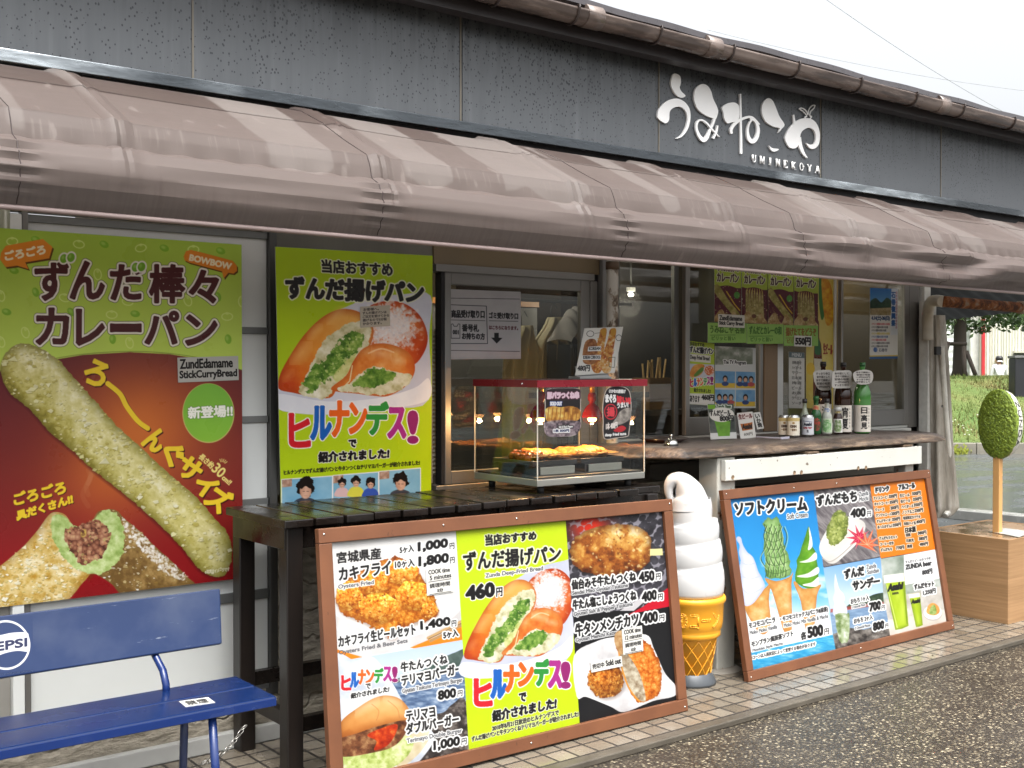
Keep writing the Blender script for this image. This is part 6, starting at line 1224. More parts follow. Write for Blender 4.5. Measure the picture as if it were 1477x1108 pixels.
pl(cv, K, W2_, tex(208, 8, [(0, (110, 156, 78)), (.5, (148, 190, 112)), (1, (186, 216, 150))]), rag=3, rs=6, edge=(9, (66, 104, 44), .6))
for k in range(9):
    x0 = 268 + k * 13
    cv.line(K((x0, 320 + 9 * (k % 3)), (x0 + 16 * (-1) ** k, 380), (x0 + 4, 440), (x0 + 18 * (-1) ** (k + 1), 500), (x0 + 10, 560), (x0 + 6, 600 - 8 * (k % 2))), 1.3, (52, 78, 40), smooth=True, op=.85)
    cv.line(K((x0 + 5, 330), (x0 + 5 + 16 * (-1) ** k, 385), (x0 + 9, 445), (x0 + 23 * (-1) ** (k + 1), 505), (x0 + 14, 560)), 1.0, (206, 228, 172), smooth=True, op=.7)
for r_ in range(6): cv.line(K((266 + 4 * r_, 350 + 44 * r_), (310 + 5 * r_, 372 + 42 * r_), (356 + 9 * r_, 350 + 42 * r_)), 1.1, (60, 90, 44), smooth=True, op=.6)
cone_([(424, 636), (436, 625), (470, 660), (530, 655), (572, 640), (548, 700), (532, 880), (492, 895), (462, 730)], 3)
W3_ = [(504, 330), (512, 380), (520, 430), (540, 465), (545, 500), (552, 545), (556, 590), (550, 645), (500, 660), (440, 630), (432, 590), (442, 540), (440, 510), (455, 480), (466, 440), (480, 400)]
pl(cv, K, W3_, tex(209, 10, [(0, (84, 148, 22)), (1, (130, 186, 56))]), edge=(8, (48, 104, 14), .6))
for P_ in ([(505, 332), (522, 400), (522, 440), (500, 455), (508, 400)], [(540, 468), (546, 505), (500, 522), (455, 520), (500, 505)], [(552, 546), (556, 580), (500, 602), (440, 596), (500, 580)], [(556, 600), (552, 645), (520, 652), (470, 642), (520, 628)]): pl(cv, K, P_, (236, 240, 232))
# middle top
pl(cv, K, [(520, 60), (823, 60), (887, 491), (582, 547)], lambda x, y: rmp(fbm((x + y) * .2, (y - x), 5, 211, 4) * 1.5 - .25, [(0, (74, 68, 72)), (.5, (126, 120, 122)), (1, (178, 172, 170))]), smooth=False)
pl(cv, K, [(560, 440), (600, 350), (650, 290), (720, 278), (790, 300), (806, 340), (770, 410), (700, 480), (640, 528), (590, 510)], tex(212, 26, [(0, (216, 212, 206)), (1, (244, 242, 238))])); cv.line(K((580, 500), (620, 518), (690, 470), (790, 370)), 1.8, (186, 180, 172), smooth=True)
pl(cv, K, [(606, 430), (660, 400), (735, 330), (725, 390), (690, 440), (640, 466)], (232, 230, 216))
zu = [(598, 360), (618, 300), (650, 252), (690, 250), (712, 285), (714, 330), (690, 395), (650, 428), (614, 425)]; pl(cv, K, zu, tex(213, 6, [(0, (88, 104, 34)), (.5, (140, 154, 70)), (1, (192, 200, 124))]), rag=2.5, rs=4, edge=(7, (70, 84, 24), .6)); cv.flakes(K(*zu), 110, 1.4, [(196, 204, 128), (92, 108, 36), (160, 172, 84)], 21, .7)
def maple(cx, cy, r, rot, col, col2):
    pts = []
    for i in range(7):
        a = rot + (i - 3) * .62; L = r * (1.15 - .13 * abs(i - 3)); pts += [(cx + L * math.cos(a), cy + L * math.sin(a)), (cx + r * .38 * math.cos(a + .31), cy + r * .38 * math.sin(a + .31))]
    pl(cv, K, pts, col, smooth=False)
    for i in range(7): a = rot + (i - 3) * .62; cv.line(K((cx, cy), (cx + r * .85 * math.cos(a), cy + r * .85 * math.sin(a))), .7, col2)
maple(775, 392, 72, -2.5, (198, 26, 62), (236, 120, 140)); maple(815, 428, 78, -1.2, (232, 106, 66), (250, 190, 150))
# middle bottom
pl(cv, K, [(582, 550), (889, 494), (946, 905), (649, 990)], lambda x, y: rmp((y - 810) / 80 + .1 * (fbm(x, y, 20, 215) - .5), [(0, (126, 176, 224)), (.6, (196, 218, 238)), (1, (206, 222, 236))]), smooth=False)
pl(cv, K, [(720, 745), (800, 715), (860, 690), (925, 685), (930, 730), (720, 770)], tex(216, 6, [(0, (36, 54, 40)), (1, (84, 104, 76))])); pl(cv, K, [(620, 770), (925, 728), (930, 748), (620, 795)], (168, 66, 60), smooth=False, op=.8)
pl(cv, K, [(618, 790), (930, 742), (942, 860), (632, 910)], lambda x, y: rmp(fbm(x * .3, y, 3, 217, 3), [(0, (96, 128, 166)), (1, (166, 192, 216))]), smooth=False); pl(cv, K, [(632, 905), (720, 870), (800, 880), (942, 840), (950, 905), (648, 990)], tex(218, 6, [(0, (44, 40, 38)), (.5, (110, 104, 98)), (1, (178, 172, 164))]), smooth=False)
pl(cv, K, [(645, 582), (656, 625), (668, 665), (690, 690), (697, 720), (690, 735), (706, 760), (704, 800), (640, 806), (634, 765), (642, 742), (632, 712), (642, 680), (640, 640)], vshade([(630, 600), (706, 800)], (206, 212, 232), (238, 240, 248), (220, 224, 240)))
pl(cv, K, [(644, 800), (706, 795), (722, 800), (718, 930), (694, 950), (668, 940)], tex(219, 7, [(0, (84, 108, 50)), (.5, (160, 178, 130)), (1, (226, 230, 222))]), n=2)
# right
cv.poly(K((824, 60), (1160, 40), (1180, 452), (887, 500)), (244, 132, 26), smooth=False)
cv.poly(K((888, 503), (1180, 455), (1240, 620), (1240, 880), (946, 925)), (246, 246, 244), smooth=False)
pl(cv, K, [(888, 503), (1012, 483), (1014, 640), (1240, 600), (1240, 700), (906, 760)], tex(221, 20, [(0, (128, 142, 126)), (.5, (176, 186, 174)), (1, (222, 224, 220))]), smooth=False); pl(cv, K, [(1012, 483), (1180, 452), (1200, 608), (1014, 642)], (247, 247, 246), smooth=False)
pl(cv, K, [(906, 720), (1240, 640), (1240, 900), (946, 930)], tex(222, 14, [(0, (168, 160, 150)), (.5, (198, 192, 182)), (1, (222, 218, 210))]), smooth=False); pl(cv, K, [(925, 830), (1240, 770), (1240, 900), (940, 930)], tex(223, 18, [(0, (206, 196, 182)), (1, (234, 228, 218))]), smooth=False)
def glass(q, foam, seed):
    pl(cv, K, q, lambda x, y: rmp(.5 + .5 * (fbm(x, y * .4, 7, seed) - .5) + .2 * (y > 830), [(0, (126, 150, 14)), (.5, (168, 196, 28)), (1, (206, 226, 86))]), smooth=False, edge=(6, (104, 132, 8), .65)); pl(cv, K, foam, (240, 240, 230), smooth=False)
glass([(905, 595), (1012, 582), (1036, 860), (1000, 876), (966, 882)], [(903, 592), (1010, 578), (1014, 622), (908, 634)], 224); cv.line(K((920, 640), (976, 870)), 1.6, (222, 236, 130), op=.8); cv.line(K((1008, 630), (1028, 850)), 1.4, (110, 140, 10), op=.7)
glass([(1038, 692), (1096, 684), (1112, 856), (1094, 864), (1076, 866)], [(1037, 692), (1095, 684), (1097, 706), (1040, 714)], 225)
tx(cv, K, 'Asahi', (926, 676), (1002, 662), (930, 640), DK, .9); tx(cv, K, 'BEER', (950, 694), (984, 689), (950, 684), DK, .2); tx(cv, K, 'Asahi', (1052, 742), (1096, 735), (1054, 722), DK, .6)
cv.ell(*K((1166, 795))[0], 13.5, 10.5, (196, 190, 182)); cv.ell(*K((1165, 788))[0], 13, 10, (246, 246, 244)); pl(cv, K, [(1132, 790), (1142, 750), (1170, 738), (1198, 760), (1200, 790), (1170, 805)], tex(226, 5, [(0, (206, 120, 44)), (1, (240, 190, 110))])); pl(cv, K, [(1145, 790), (1158, 755), (1176, 750), (1186, 790), (1166, 802)], tex(227, 4, [(0, (96, 136, 40)), (1, (196, 206, 140))]))
for stg, a, b, c, bo, q in (('ソフトクリーム', (116, 272), (494, 244), (110, 206), 1.5, (492, 172)), ('ずんだもち', (549, 222), (760, 196), (544, 168), 1.2, (757, 140)), ('400', (730, 283), (806, 275), (729, 240), 1.3, None), ('円', (815, 278), (836, 275), (815, 250), .2, None), ('ずんだ', (696, 611), (800, 590), (692, 562), 1.1, None), ('サンデー', (742, 672), (882, 642), (738, 622), 1.2, (880, 596)), ('700', (830, 783), (888, 770), (828, 740), 1.2, None), ('円', (893, 775), (910, 772), (893, 752), .2, None), ('800', (850, 886), (906, 872), (848, 846), 1.2, None), ('円', (912, 872), (928, 868), (912, 850), .2, None), ('おもち 1ヶ入', (729, 745), (825, 722), (728, 718), .4, None), ('おもち 2ヶ入', (746, 850), (845, 825), (745, 824), .4, None),
                            ('・モコモコバニラ', (172, 876), (325, 841), (171, 848), .5, None), ('・モコモコミックス(バニラ&抹茶)', (354, 841), (606, 786), (353, 812), .45, None), ('・モンブラン風抹茶ソフト', (186, 977), (421, 914), (185, 948), .5, None), ('各', (463, 936), (493, 929), (462, 896), .7, None), ('500', (502, 924), (580, 908), (499, 870), 1.5, None), ('円', (588, 909), (611, 904), (588, 876), .25, None), ('※コーンは入荷状況によって変更する場合があります', (196, 1041), (540, 966), (195, 1021), .25, None),
                            ('ずんだセット', (1068, 668), (1172, 648), (1066, 640), .6, None), ('1,250円', (1114, 699), (1180, 686), (1113, 672), .5, None)):
    tx(cv, K, stg, a, b, c, DK, bo * .8, [(bo + 1.6, WH)], TRq=q)
for stg, a, b, c in (('Soft Cream', (390, 292), (498, 280), (389, 264)), ('Zunda', (772, 172), (822, 163), (771, 148)), ('Mochi', (775, 198), (822, 189), (774, 176)), ('Zunda', (812, 560), (864, 550), (811, 536)), ('Sundae', (816, 586), (878, 574), (815, 562)), ('Moko Moko Vanilla', (191, 908), (336, 874), (190, 888)), ('Moko Moko Mix Vanilla & Macha', (373, 868), (608, 816), (372, 849)), ('Monblan Style Macha', (206, 1003), (366, 964), (205, 984)), ('1 Omochi Piece', (736, 768), (806, 752), (735, 756)), ('2 Omochi Pieces', (752, 880), (832, 862), (751, 866))): tx(cv, K, stg, a, b, c, (70, 72, 76), .2, [(1.3, WH)])
for stg, a, b, c, bo in (('ずんだとビールのコラボ', (1020, 528), (1154, 506), (1019, 514), .1), ('ZUNDA beer', (1022, 560), (1158, 536), (1021, 536), .55), ('800円', (1110, 590), (1162, 580), (1109, 564), .5)): tx(cv, K, stg, a, b, c, (40, 40, 42), bo)
for stg, a, b, c, bo in (('ドリンク', (862, 151), (932, 141), (860, 124), .7), ('アルコール', (985, 136), (1070, 125), (983, 110), .6)): tx(cv, K, stg, a, b, c, DK, bo, [(bo + 1.3, WH)])
Ls = [('アイスコーヒー', '350円'), ('ホットコーヒー', '350円'), ('ジュース', '200円'), ('ジンジャエール', '200円'), ('ずんだサイダー', '350円'), ('あったかずんだもち', '350円'), None, ('ずんだもちセット', ''), ('コーヒー付き', ''), ('ずんだもち', '770円')]
for i, it in enumerate(Ls):
    if not it: continue
    y = 190 + i * 30.5; x0 = 850 + i * 4.3; sl2 = -.10
    tx(cv, K, it[0], (x0, y), (x0 + 13 * len(it[0]) * .92, y + sl2 * 12 * len(it[0])), (x0 - 1, y - 17), DK, .2, [(1.1, (250, 236, 214))])
    if it[1]: tx(cv, K, it[1], (x0 + 82, y - 9), (x0 + 124, y - 14), (x0 + 81, y - 28), DK, .3, [(1.2, (250, 236, 214))])
Rs = [('生ビール', '500円'), ('缶ビール', '350円'), ('ハイボール', '350円'), ('ノンアルコール', '250円'), ('地酒限定カクテル', ''), ('缶酎ハイ各種', '400円'), 'H', ('浦霞', '380円'), ('日高見', '380円'), ('綿屋', '480円')]
for i, it in enumerate(Rs):
    y = 175 + i * 30.; x0 = 990 + i * 4.4
    if it == 'H': tx(cv, K, '日本酒', (1020, 367), (1074, 358), (1018, 338), DK, .5, [(1.6, (250, 236, 214))]); continue
    tx(cv, K, it[0], (x0, y), (x0 + min(13 * len(it[0]), 92), y - 1.2 * len(it[0])), (x0 - 1, y - 17), DK, .2, [(1.1, (250, 236, 214))])
    if it[1]: tx(cv, K, it[1], (x0 + 66, y - 9), (x0 + 110, y - 14), (x0 + 65, y - 28), DK, .3, [(1.2, (250, 236, 214))])
cv.build('printed_panel', bd2, PRINT, .0022)
# ================================================================ emblem, shop name, cards and small goods
q8 = crop(0, 880, 4.858)
lg.ell(8.5, 930.5, 35.2, 35.8, (255, 255, 255)); lg.ell(8.5, 930.5, 32.4, 32.8, (40, 64, 112))
wv = [(-27, 921), (-12, 919.5), (4, 915.5), (20, 912.5), (39.5, 913), (40.6, 922), (40.6, 935), (39, 940), (25, 938.8), (8, 942), (-8, 948), (-22, 950.5), (-25.5, 940)]
lg.poly(wv, (255, 255, 255), n=4)
lg.text('PEPSI', (-20, 942), (38.6, 932), (-20.6, 929), col=(38, 46, 88), bold=.85, TR=(38.6, 920.5))
# emblem lies flat on the board
lg.build('emblem', bench, print_mat('emblem_print', .4, .3), .0012, .48)
# ---- shop name on the fascia: brush strokes cut as thin white plates
SGN = M('sign_white_paint', S(250, 250, 248, .98), .4, var=.02); N4 = crop(900, 60, 4.344)
sg = MB()
def plate(pts, n=5):
    P = smooth_pts(N4(*pts), n); W_ = [oy(a, b, 4.188) for a, b in P]; k = len(W_)
    tri = tessellate_polygon([[Vector((w[0], w[2], 0)) for w in W_]])
    sg.add(W_, [tuple(f) for f in tri]); B2 = [w + (0, .0105, 0) for w in W_]; sg.add(list(W_) + B2, [(i, (i + 1) % k, k + (i + 1) % k, k + i) for i in range(k)])
def brush(pts, ws):
    P = smooth_pts(N4(*pts), 6, False); w = np.interp(np.linspace(0, 1, len(P)), np.linspace(0, 1, len(ws)), ws) / 4.344 / 2; T = np.gradient(P, axis=0); T /= np.linalg.norm(T, axis=1)[:, None]; N = np.stack([-T[:, 1], T[:, 0]], 1)
    L = [oy(*q, 4.1878 - .00003 * i) for i, q in enumerate(P + N * w[:, None])]; Rr = [oy(*q, 4.1878 - .00003 * i) for i, q in enumerate(P - N * w[:, None])]; k = len(P)
    sg.add(L + Rr, [(i, i + 1, k + i + 1, k + i) for i in range(k - 1)])
    for S_ in (L, Rr): sg.add(S_ + [q + (0, .0105, 0) for q in S_], [(i, i + 1, k + i + 1, k + i) for i in range(k - 1)])
plate([(300, 225), (312, 202), (335, 204), (354, 222), (356, 262), (350, 288), (360, 312), (386, 340), (362, 352), (335, 340), (312, 312), (296, 270)])
plate([(210, 462), (222, 420), (262, 378), (312, 358), (352, 362), (390, 388), (414, 432), (416, 490), (400, 550), (365, 594), (328, 608), (364, 580), (390, 530), (398, 475), (384, 432), (356, 410), (326, 410), (298, 424), (286, 446), (282, 492), (262, 512), (236, 500), (216, 482)])
plate([(440, 330), (454, 288), (490, 266), (522, 276), (546, 310), (560, 360), (584, 410), (590, 444), (576, 486), (556, 480), (520, 466), (470, 432), (444, 380)])
brush([(570, 470), (562, 505), (542, 552), (520, 600), (500, 617), (474, 592), (456, 545), (462, 503), (488, 492), (518, 510), (552, 548), (599, 598)], [18, 14, 14, 24, 26, 18, 13, 13, 11, 11, 10, 4])
brush([(588, 526), (580, 566), (560, 608)], [8, 12, 13])
plate([(616, 412), (650, 388), (690, 382), (718, 398), (724, 430), (722, 474), (704, 500), (676, 506), (650, 512), (630, 484), (624, 446)])
brush([(731, 328), (733, 480), (735, 600), (736, 704)], [8, 11, 12, 11])
brush([(676, 577), (674, 548), (700, 512), (745, 484), (800, 474), (852, 520)], [12, 18, 18, 16, 14, 5])
brush([(790, 482), (826, 500), (842, 548), (834, 598), (808, 626), (784, 606), (776, 560), (786, 514), (806, 488)], [12, 14, 18, 22, 26, 22, 14, 10, 8])
plate([(864, 430), (872, 384), (902, 355), (930, 368), (950, 408), (974, 468), (1006, 520), (988, 548), (968, 572), (976, 542), (940, 534), (896, 508), (872, 470)])
plate([(910, 652), (930, 668), (970, 674), (950, 688), (926, 684)], 6)
plate([(1010, 602), (1030, 550), (1070, 506), (1110, 484), (1150, 480), (1186, 492), (1214, 526), (1228, 580), (1222, 640), (1196, 670), (1166, 668), (1142, 636), (1166, 646), (1192, 638), (1203, 602), (1194, 562), (1168, 541), (1136, 547), (1110, 572), (1103, 610), (1098, 640), (1076, 668), (1040, 664), (1020, 636)])
brush([(1064, 458), (1067, 490), (1074, 520)], [7, 11, 18]); brush([(1099, 600), (1106, 650), (1126, 700), (1150, 729)], [22, 22, 16, 3])
gull = smooth_pts(N4((1100, 420), (1118, 418), (1140, 434), (1152, 458), (1156, 430), (1174, 404), (1196, 400), (1188, 420), (1168, 440), (1164, 466), (1176, 470), (1152, 494), (1132, 474), (1146, 468), (1124, 440), (1100, 424)), 4)
sg.tube([oy(a, b, 4.190) for a, b in gull], .0038, 6)
ltr = {'U': ([[(.1, 1), (.1, .3), (.3, .02), (.6, .02), (.82, .3), (.82, 1)]], [(.0, .26, 1), (.68, .98, 1)]), 'M': ([[(.1, 0), (.1, 1), (.5, .1), (.9, 1), (.9, 0)]], [(0, .2, 0), (.75, 1.05, 0), (-.05, .2, 1), (.8, 1.05, 1)]), 'I': ([[(.5, 0), (.5, 1)]], [(.25, .75, 0), (.25, .75, 1)]),
       'N': ([[(.1, 0), (.1, 1), (.88, 0), (.88, 1)]], [(0, .25, 0), (-.05, .2, 1), (.72, 1.02, 1)]), 'E': ([[(.15, 0), (.15, 1)], [(.15, 1), (.85, 1), (.85, .82)], [(.15, .52), (.6, .52)], [(.15, 0), (.88, 0), (.9, .2)]], [(0, .3, 0), (0, .3, 1)]),
       'K': ([[(.15, 0), (.15, 1)], [(.2, .4), (.85, 1)], [(.38, .56), (.88, 0)]], [(0, .32, 0), (0, .32, 1), (.7, 1, 1), (.7, 1.05, 0)]), 'O': ([[(.5 + .42 * math.cos(t_), .5 + .5 * math.sin(t_)) for t_ in np.linspace(0, 6.2832, 17)]], []), 'Y': ([[(.05, 1), (.5, .48), (.95, 1)], [(.5, .48), (.5, 0)]], [(-.08, .25, 1), (.75, 1.05, 1), (.32, .68, 0)]), 'A': ([[(.05, 0), (.5, 1), (.95, 0)], [(.25, .36), (.75, .36)]], [(-.1, .22, 0), (.75, 1.1, 0)])}
for i, ch in enumerate('UMINEKOYA'):
    cx = 816 + i * 49.4; cyb = 756 + i * 8.6; w_, h_ = (30 if ch == 'M' else 25) / 1., 44.
    ss_, sf_ = ltr[ch]; f_ = lambda p: oy(*N4((cx - w_ / 2 + w_ * p[0], cyb + (p[0] - .5) * 5 - h_ * p[1]))[0], 4.192)
    for q in ss_:
        for k, (a_, b_) in enumerate(zip(q[:-1], q[1:])): sg.tube([f_(a_), (f_(a_) + f_(b_)) / 2, f_(b_)], 0.0068 if (ch in 'UIEKYO' and abs(a_[0] - b_[0]) < .1 and k == 0) or (ch in 'NMA' and b_[0] > a_[0] + .2 and a_[1] > b_[1]) else .0034, 8)
    for a_, b_, yy in sf_: sg.tube([f_((a_, yy)), f_(((a_ + b_) / 2, yy)), f_((b_, yy))], .0022, 6)
sg.build('sign_lettering', SGN, shop)
# ---- cards with handwriting
def card(name, TLc, TRc, BLc, y, label, cat, paint, bgc=(238, 236, 228), mat=None, res=.45, group=None, thick=.0015, corners=None):
    if corners is None: corners = [oy(*TLc, y), oy(*TRc, y), oy(*BLc, y)]
    c = Canvas(*corners, res, bgc); paint(c); o = c.build(name, None, mat or PAPER, thick); tag(o, label, cat, group); return o
def ab(c): return lambda a, b: tuple(float(v) for v in c.at(a, b))
def write(c, st, a0, a1, b0, b1, col=DK, bold=.2, outs=(), **kw): f = ab(c); c.text(st, f(a0, b1), f(a1, b1), f(a0, b0), col=col, bold=bold, outs=outs, TR=f(a1, b0), **kw)
def onpl(pts, P, n): return [opl(a, b, P, n) for a, b in pts]
def p_(c): write(c, 'ZundEdamame', .04, .9, .08, .45, DK, .55); write(c, 'StickCurryBread', .03, .97, .54, .92, DK, .5)
card('note_card', (256, 516), (343.5, 513.5), (257, 552), PY - .003, 'white handwritten card reading stick curry bread on the large poster', 'card', p_)
gn = np.cross(T1 - T0, T2 - T0); gn /= np.linalg.norm(gn); gn = gn if gn[1] < 0 else -gn; gpt = T0 + gn * .003
def p_(c):
    for i, s_ in enumerate(('お客様へ。', 'ずんだ揚げパンは', 'ご注文を受けてから', '揚げるので5分程', 'かかります。')): write(c, s_, .08 + .03 * (i == 0), .2 + .085 * len(s_), .08 + .17 * i, .21 + .17 * i, (60, 56, 60), .12)
card('note_card', 0, 0, 0, 0, 'cream handwritten card stuck on the green fried bread poster', 'card', p_, (236, 230, 214), corners=onpl([G((386, 284))[0], G((505, 278))[0], G((388, 368))[0]], gpt, gn))
b1p = pos1(0, 0, .0012); b2p = pos2(0, 0, .001)
def cook(mins, kan):
    def p_(c):
        write(c, 'COOK time', .1, .92, .06, .22, DK, .25); write(c, mins, .14, .96, .28, .44, DK, .25); write(c, '調理時間', .12, .9, .58, .74, DK, .2); write(c, kan, .4, .62, .8, .93, DK, .3); f = ab(c); c.line([f(.08, .5), f(.95, .5)], .8, DK); c.line([f(.1, .97), f(.92, .97)], .8, DK)
    return p_
card('note_card', 0, 0, 0, 0, 'white cook time card reading five minutes on the fried oyster picture', 'card', cook('5 minutes', '5分'), corners=onpl([H((524, 244))[0], H((636, 228))[0], H((530, 360))[0]], b1p, n1_))
card('note_card', 0, 0, 0, 0, 'white cook time card reading twelve minutes above the cutlet picture', 'card', cook('12 minutes', '12分'), corners=onpl([J((750, 548))[0], J((834, 532))[0], J((756, 656))[0]], b1p, n1_))
def p_(c): write(c, '売切中', .05, .42, .25, .72, DK, .25); write(c, 'Sold out', .48, .96, .16, .68, DK, .4)
card('note_card', 0, 0, 0, 0, 'white sold out card stuck over the round fried cutlet', 'card', p_, corners=onpl([J((617, 686))[0], J((748, 660))[0], J((622, 730))[0]], b1p + n1_ * .001, n1_))
def p_(c): write(c, '禁煙', .12, .86, .16, .84, DK, .25)
card('sticker', 0, 0, 0, 0, 'small white no smoking sticker on the blue bench seat', 'sticker', p_, corners=[oz(258, 1011.5, bz + .0015), oz(300, 1005.5, bz + .0015), oz(268, 1019.5, bz + .0015)])
# ---- notice on the first window
W6 = crop(600, 360, 4.923)
def p_(c):
    c.c[:] = rmp(fbm(c.x, c.y, 30, 301), [(0, (206, 204, 208)), (1, (232, 230, 232))])
    F = lambda *P: W6(*P)
    for P in ([(238, 392), (500, 402), (508, 668), (240, 668), (236, 400)],): q = F(*P); c.line(q + q[:1], 1.0, (60, 60, 70))
    tx(c, W6, '商品受け取り口', (252, 482), (486, 486), (252, 430), (40, 40, 46), .5); tx(c, W6, 'ゴミ受け取り口', (520, 488), (724, 494), (520, 446), (40, 40, 46), .45)
    for P in ([(250, 500), (490, 506)], [(520, 506), (724, 510)], [(230, 345), (735, 352)], [(230, 716), (735, 724)]): c.line(F(*P), .8, (60, 60, 66))
    q = F((250, 530), (262, 528), (270, 545), (292, 545), (300, 528), (312, 530), (312, 630), (250, 630), (250, 530)); c.line(q, .9, (50, 50, 58)); tx(c, W6, '001', (262, 600), (302, 602), (262, 572), (40, 40, 46), .4)
    tx(c, W6, '番号札', (328, 580), (446, 584), (328, 530), (40, 40, 46), .45); tx(c, W6, 'お持ちの方', (328, 636), (488, 640), (328, 592), (40, 40, 46), .45); tx(c, W6, 'はこちらになります。', (520, 566), (724, 572), (520, 540), (110, 60, 66), .3)
    c.poly(F((556, 592), (588, 592), (588, 626), (614, 628), (573, 668), (534, 626), (556, 626)), (30, 30, 34), smooth=False)
card('paper_notice', (645, 417), (751, 421), (645.5, 518.5), YW - .0085, 'large white paper notice with an arrow taped to the first window', 'notice', p_, mat=PAPER)
# ---- four small curry bread posters in a row and the green banners below
Q8 = crop(860, 360, 3.462)
def curry(x0, x1, yb0, seed, v):
    def p_(c):
        f = ab(c); g0 = lambda *P: [f(a, b) for a, b in P]
        c.c[:] = (176, 198, 66); c.poly(g0((-.1, .47), (.2, .42), (.5, .40), (.8, .43), (1.1, .50), (1.1, 1.1), (-.1, 1.1)), (92, 26, 40))
        write(c, 'ずんだ棒々', .1, .9, .06, .17, (60, 26, 24), .5, [(1.3, (236, 232, 210))]); write(c, 'カレーパン', .1, .9, .20, .34, (60, 26, 24), .5, [(1.3, (236, 232, 210))])
        st = g0((.02, .42), (.16, .40), (.5, .62), (.95, .86), (.95, .95), (.8, .94), (.4, .74), (.0, .52))
        if v % 2:
            for k in range(7): c.poly(g0((.15 + .1 * k, .50 + .01 * k), (.22 + .1 * k, .48), (.26 + .1 * k, .95), (.17 + .1 * k, .97)), tex(seed + k, 4, [(0, (136, 124, 56)), (1, (214, 200, 140))])); c.line(g0((.2 + .1 * k, .5), (.23 + .09 * k, .42)), .7, (226, 206, 90))
        else:
            c.poly(st, tex(seed, 5, [(0, (128, 120, 44)), (1, (206, 196, 122))])); c.line(g0((.45, .5), (.6, .6), (.75, .7), (.95, .8)), 1.6, (232, 196, 50)); c.ell(*f(.84, .55), 4.2, 5, (90, 160, 66))
        c.poly(g0((-.05, 1.05), (.1, .86), (.3, .8), (.5, .98), (.7, .82), (.9, .92), (1.05, 1.05)), tex(seed + 9, 4, [(0, (150, 110, 50)), (1, (226, 206, 158))])); c.ell(*f(.47, .88), 3.5, 3, (110, 66, 44)); c.flakes(g0((0, .45), (1, .5), (1, 1), (0, 1)), 60, .9, [(230, 220, 170), (140, 110, 40), (206, 180, 110)], seed, .6)
    return p_
yq = YW - .06; tops = float(oy(1100, 386, yq)[2]) + .02
cols_ = ((1030.5, 1069, 464), (1070, 1107, 466), (1108, 1144.5, 468), (1145.5, 1180, 470))
names_ = ('leftmost of the four small curry bread posters in the serving window', 'second small curry bread poster from the left, with many sticks standing', 'third small curry bread poster from the left, above the green banners', 'rightmost of the four small curry bread posters, above the price card')
for i, (a, b, yb0) in enumerate(cols_):
    P = [oy(a, 385, yq), oy(b, 385, yq), oy(a, yb0, yq)]; P[0][2] = P[1][2] = tops
    card('small_poster', 0, 0, 0, 0, names_[i], 'poster', curry(a, b, yb0, 310 + i * 12, i), mat=GLOSSY, corners=P, group='small curry bread posters in a row')
BN = ((1021, 1077, 465.5, 494.5, 'うみねこや 名物', 'green banner with the shop name, left of the three', (70, 110, 40)), (1077.5, 1130, 467, 496, 'ずんだとカレーの和', 'green banner in the middle, below the small curry bread posters', (60, 110, 36)), (1130.5, 1180, 469, 499, '揚げたてをどうぞ', 'green banner at the right, partly under the price card', (150, 96, 40)))
for a, b, y0_, y1_, stg, lab, c2 in BN:
    def p_(c): c.c[:] = rmp(fbm(c.x, c.y, 14, 330), [(0, (142, 192, 90)), (1, (168, 212, 112))]); write(c, stg, .06, .94, .12, .52, c2, .35); f = ab(c); c.line([f(.06, .62), f(.7, .6)], .8, c2); write(c, 'ピリッと旨い', .1, .7, .66, .88, c2, .15)
    card('green_banner', (a, y0_), (b, y0_ + 1), (a, y1_), yq - .002, lab, 'banner', p_, group='green banners under the small posters')
def p_(c): write(c, '550円', .08, .92, .16, .86, DK, .7)
card('price_card', (1145.5, 484), (1171, 485), (1145.5, 499.5), yq - .005, 'white price card reading 550 yen on the green banner', 'card', p_)
def p_(c): write(c, 'ZundEdamame', .05, .9, .1, .46, DK, .3); write(c, 'Stick Curry Bread', .04, .95, .54, .9, DK, .28)
card('note_card', (1036, 453), (1074, 455), (1036, 471.5), yq - .005, 'small white handwritten card on the leftmost small curry bread poster', 'card', p_)
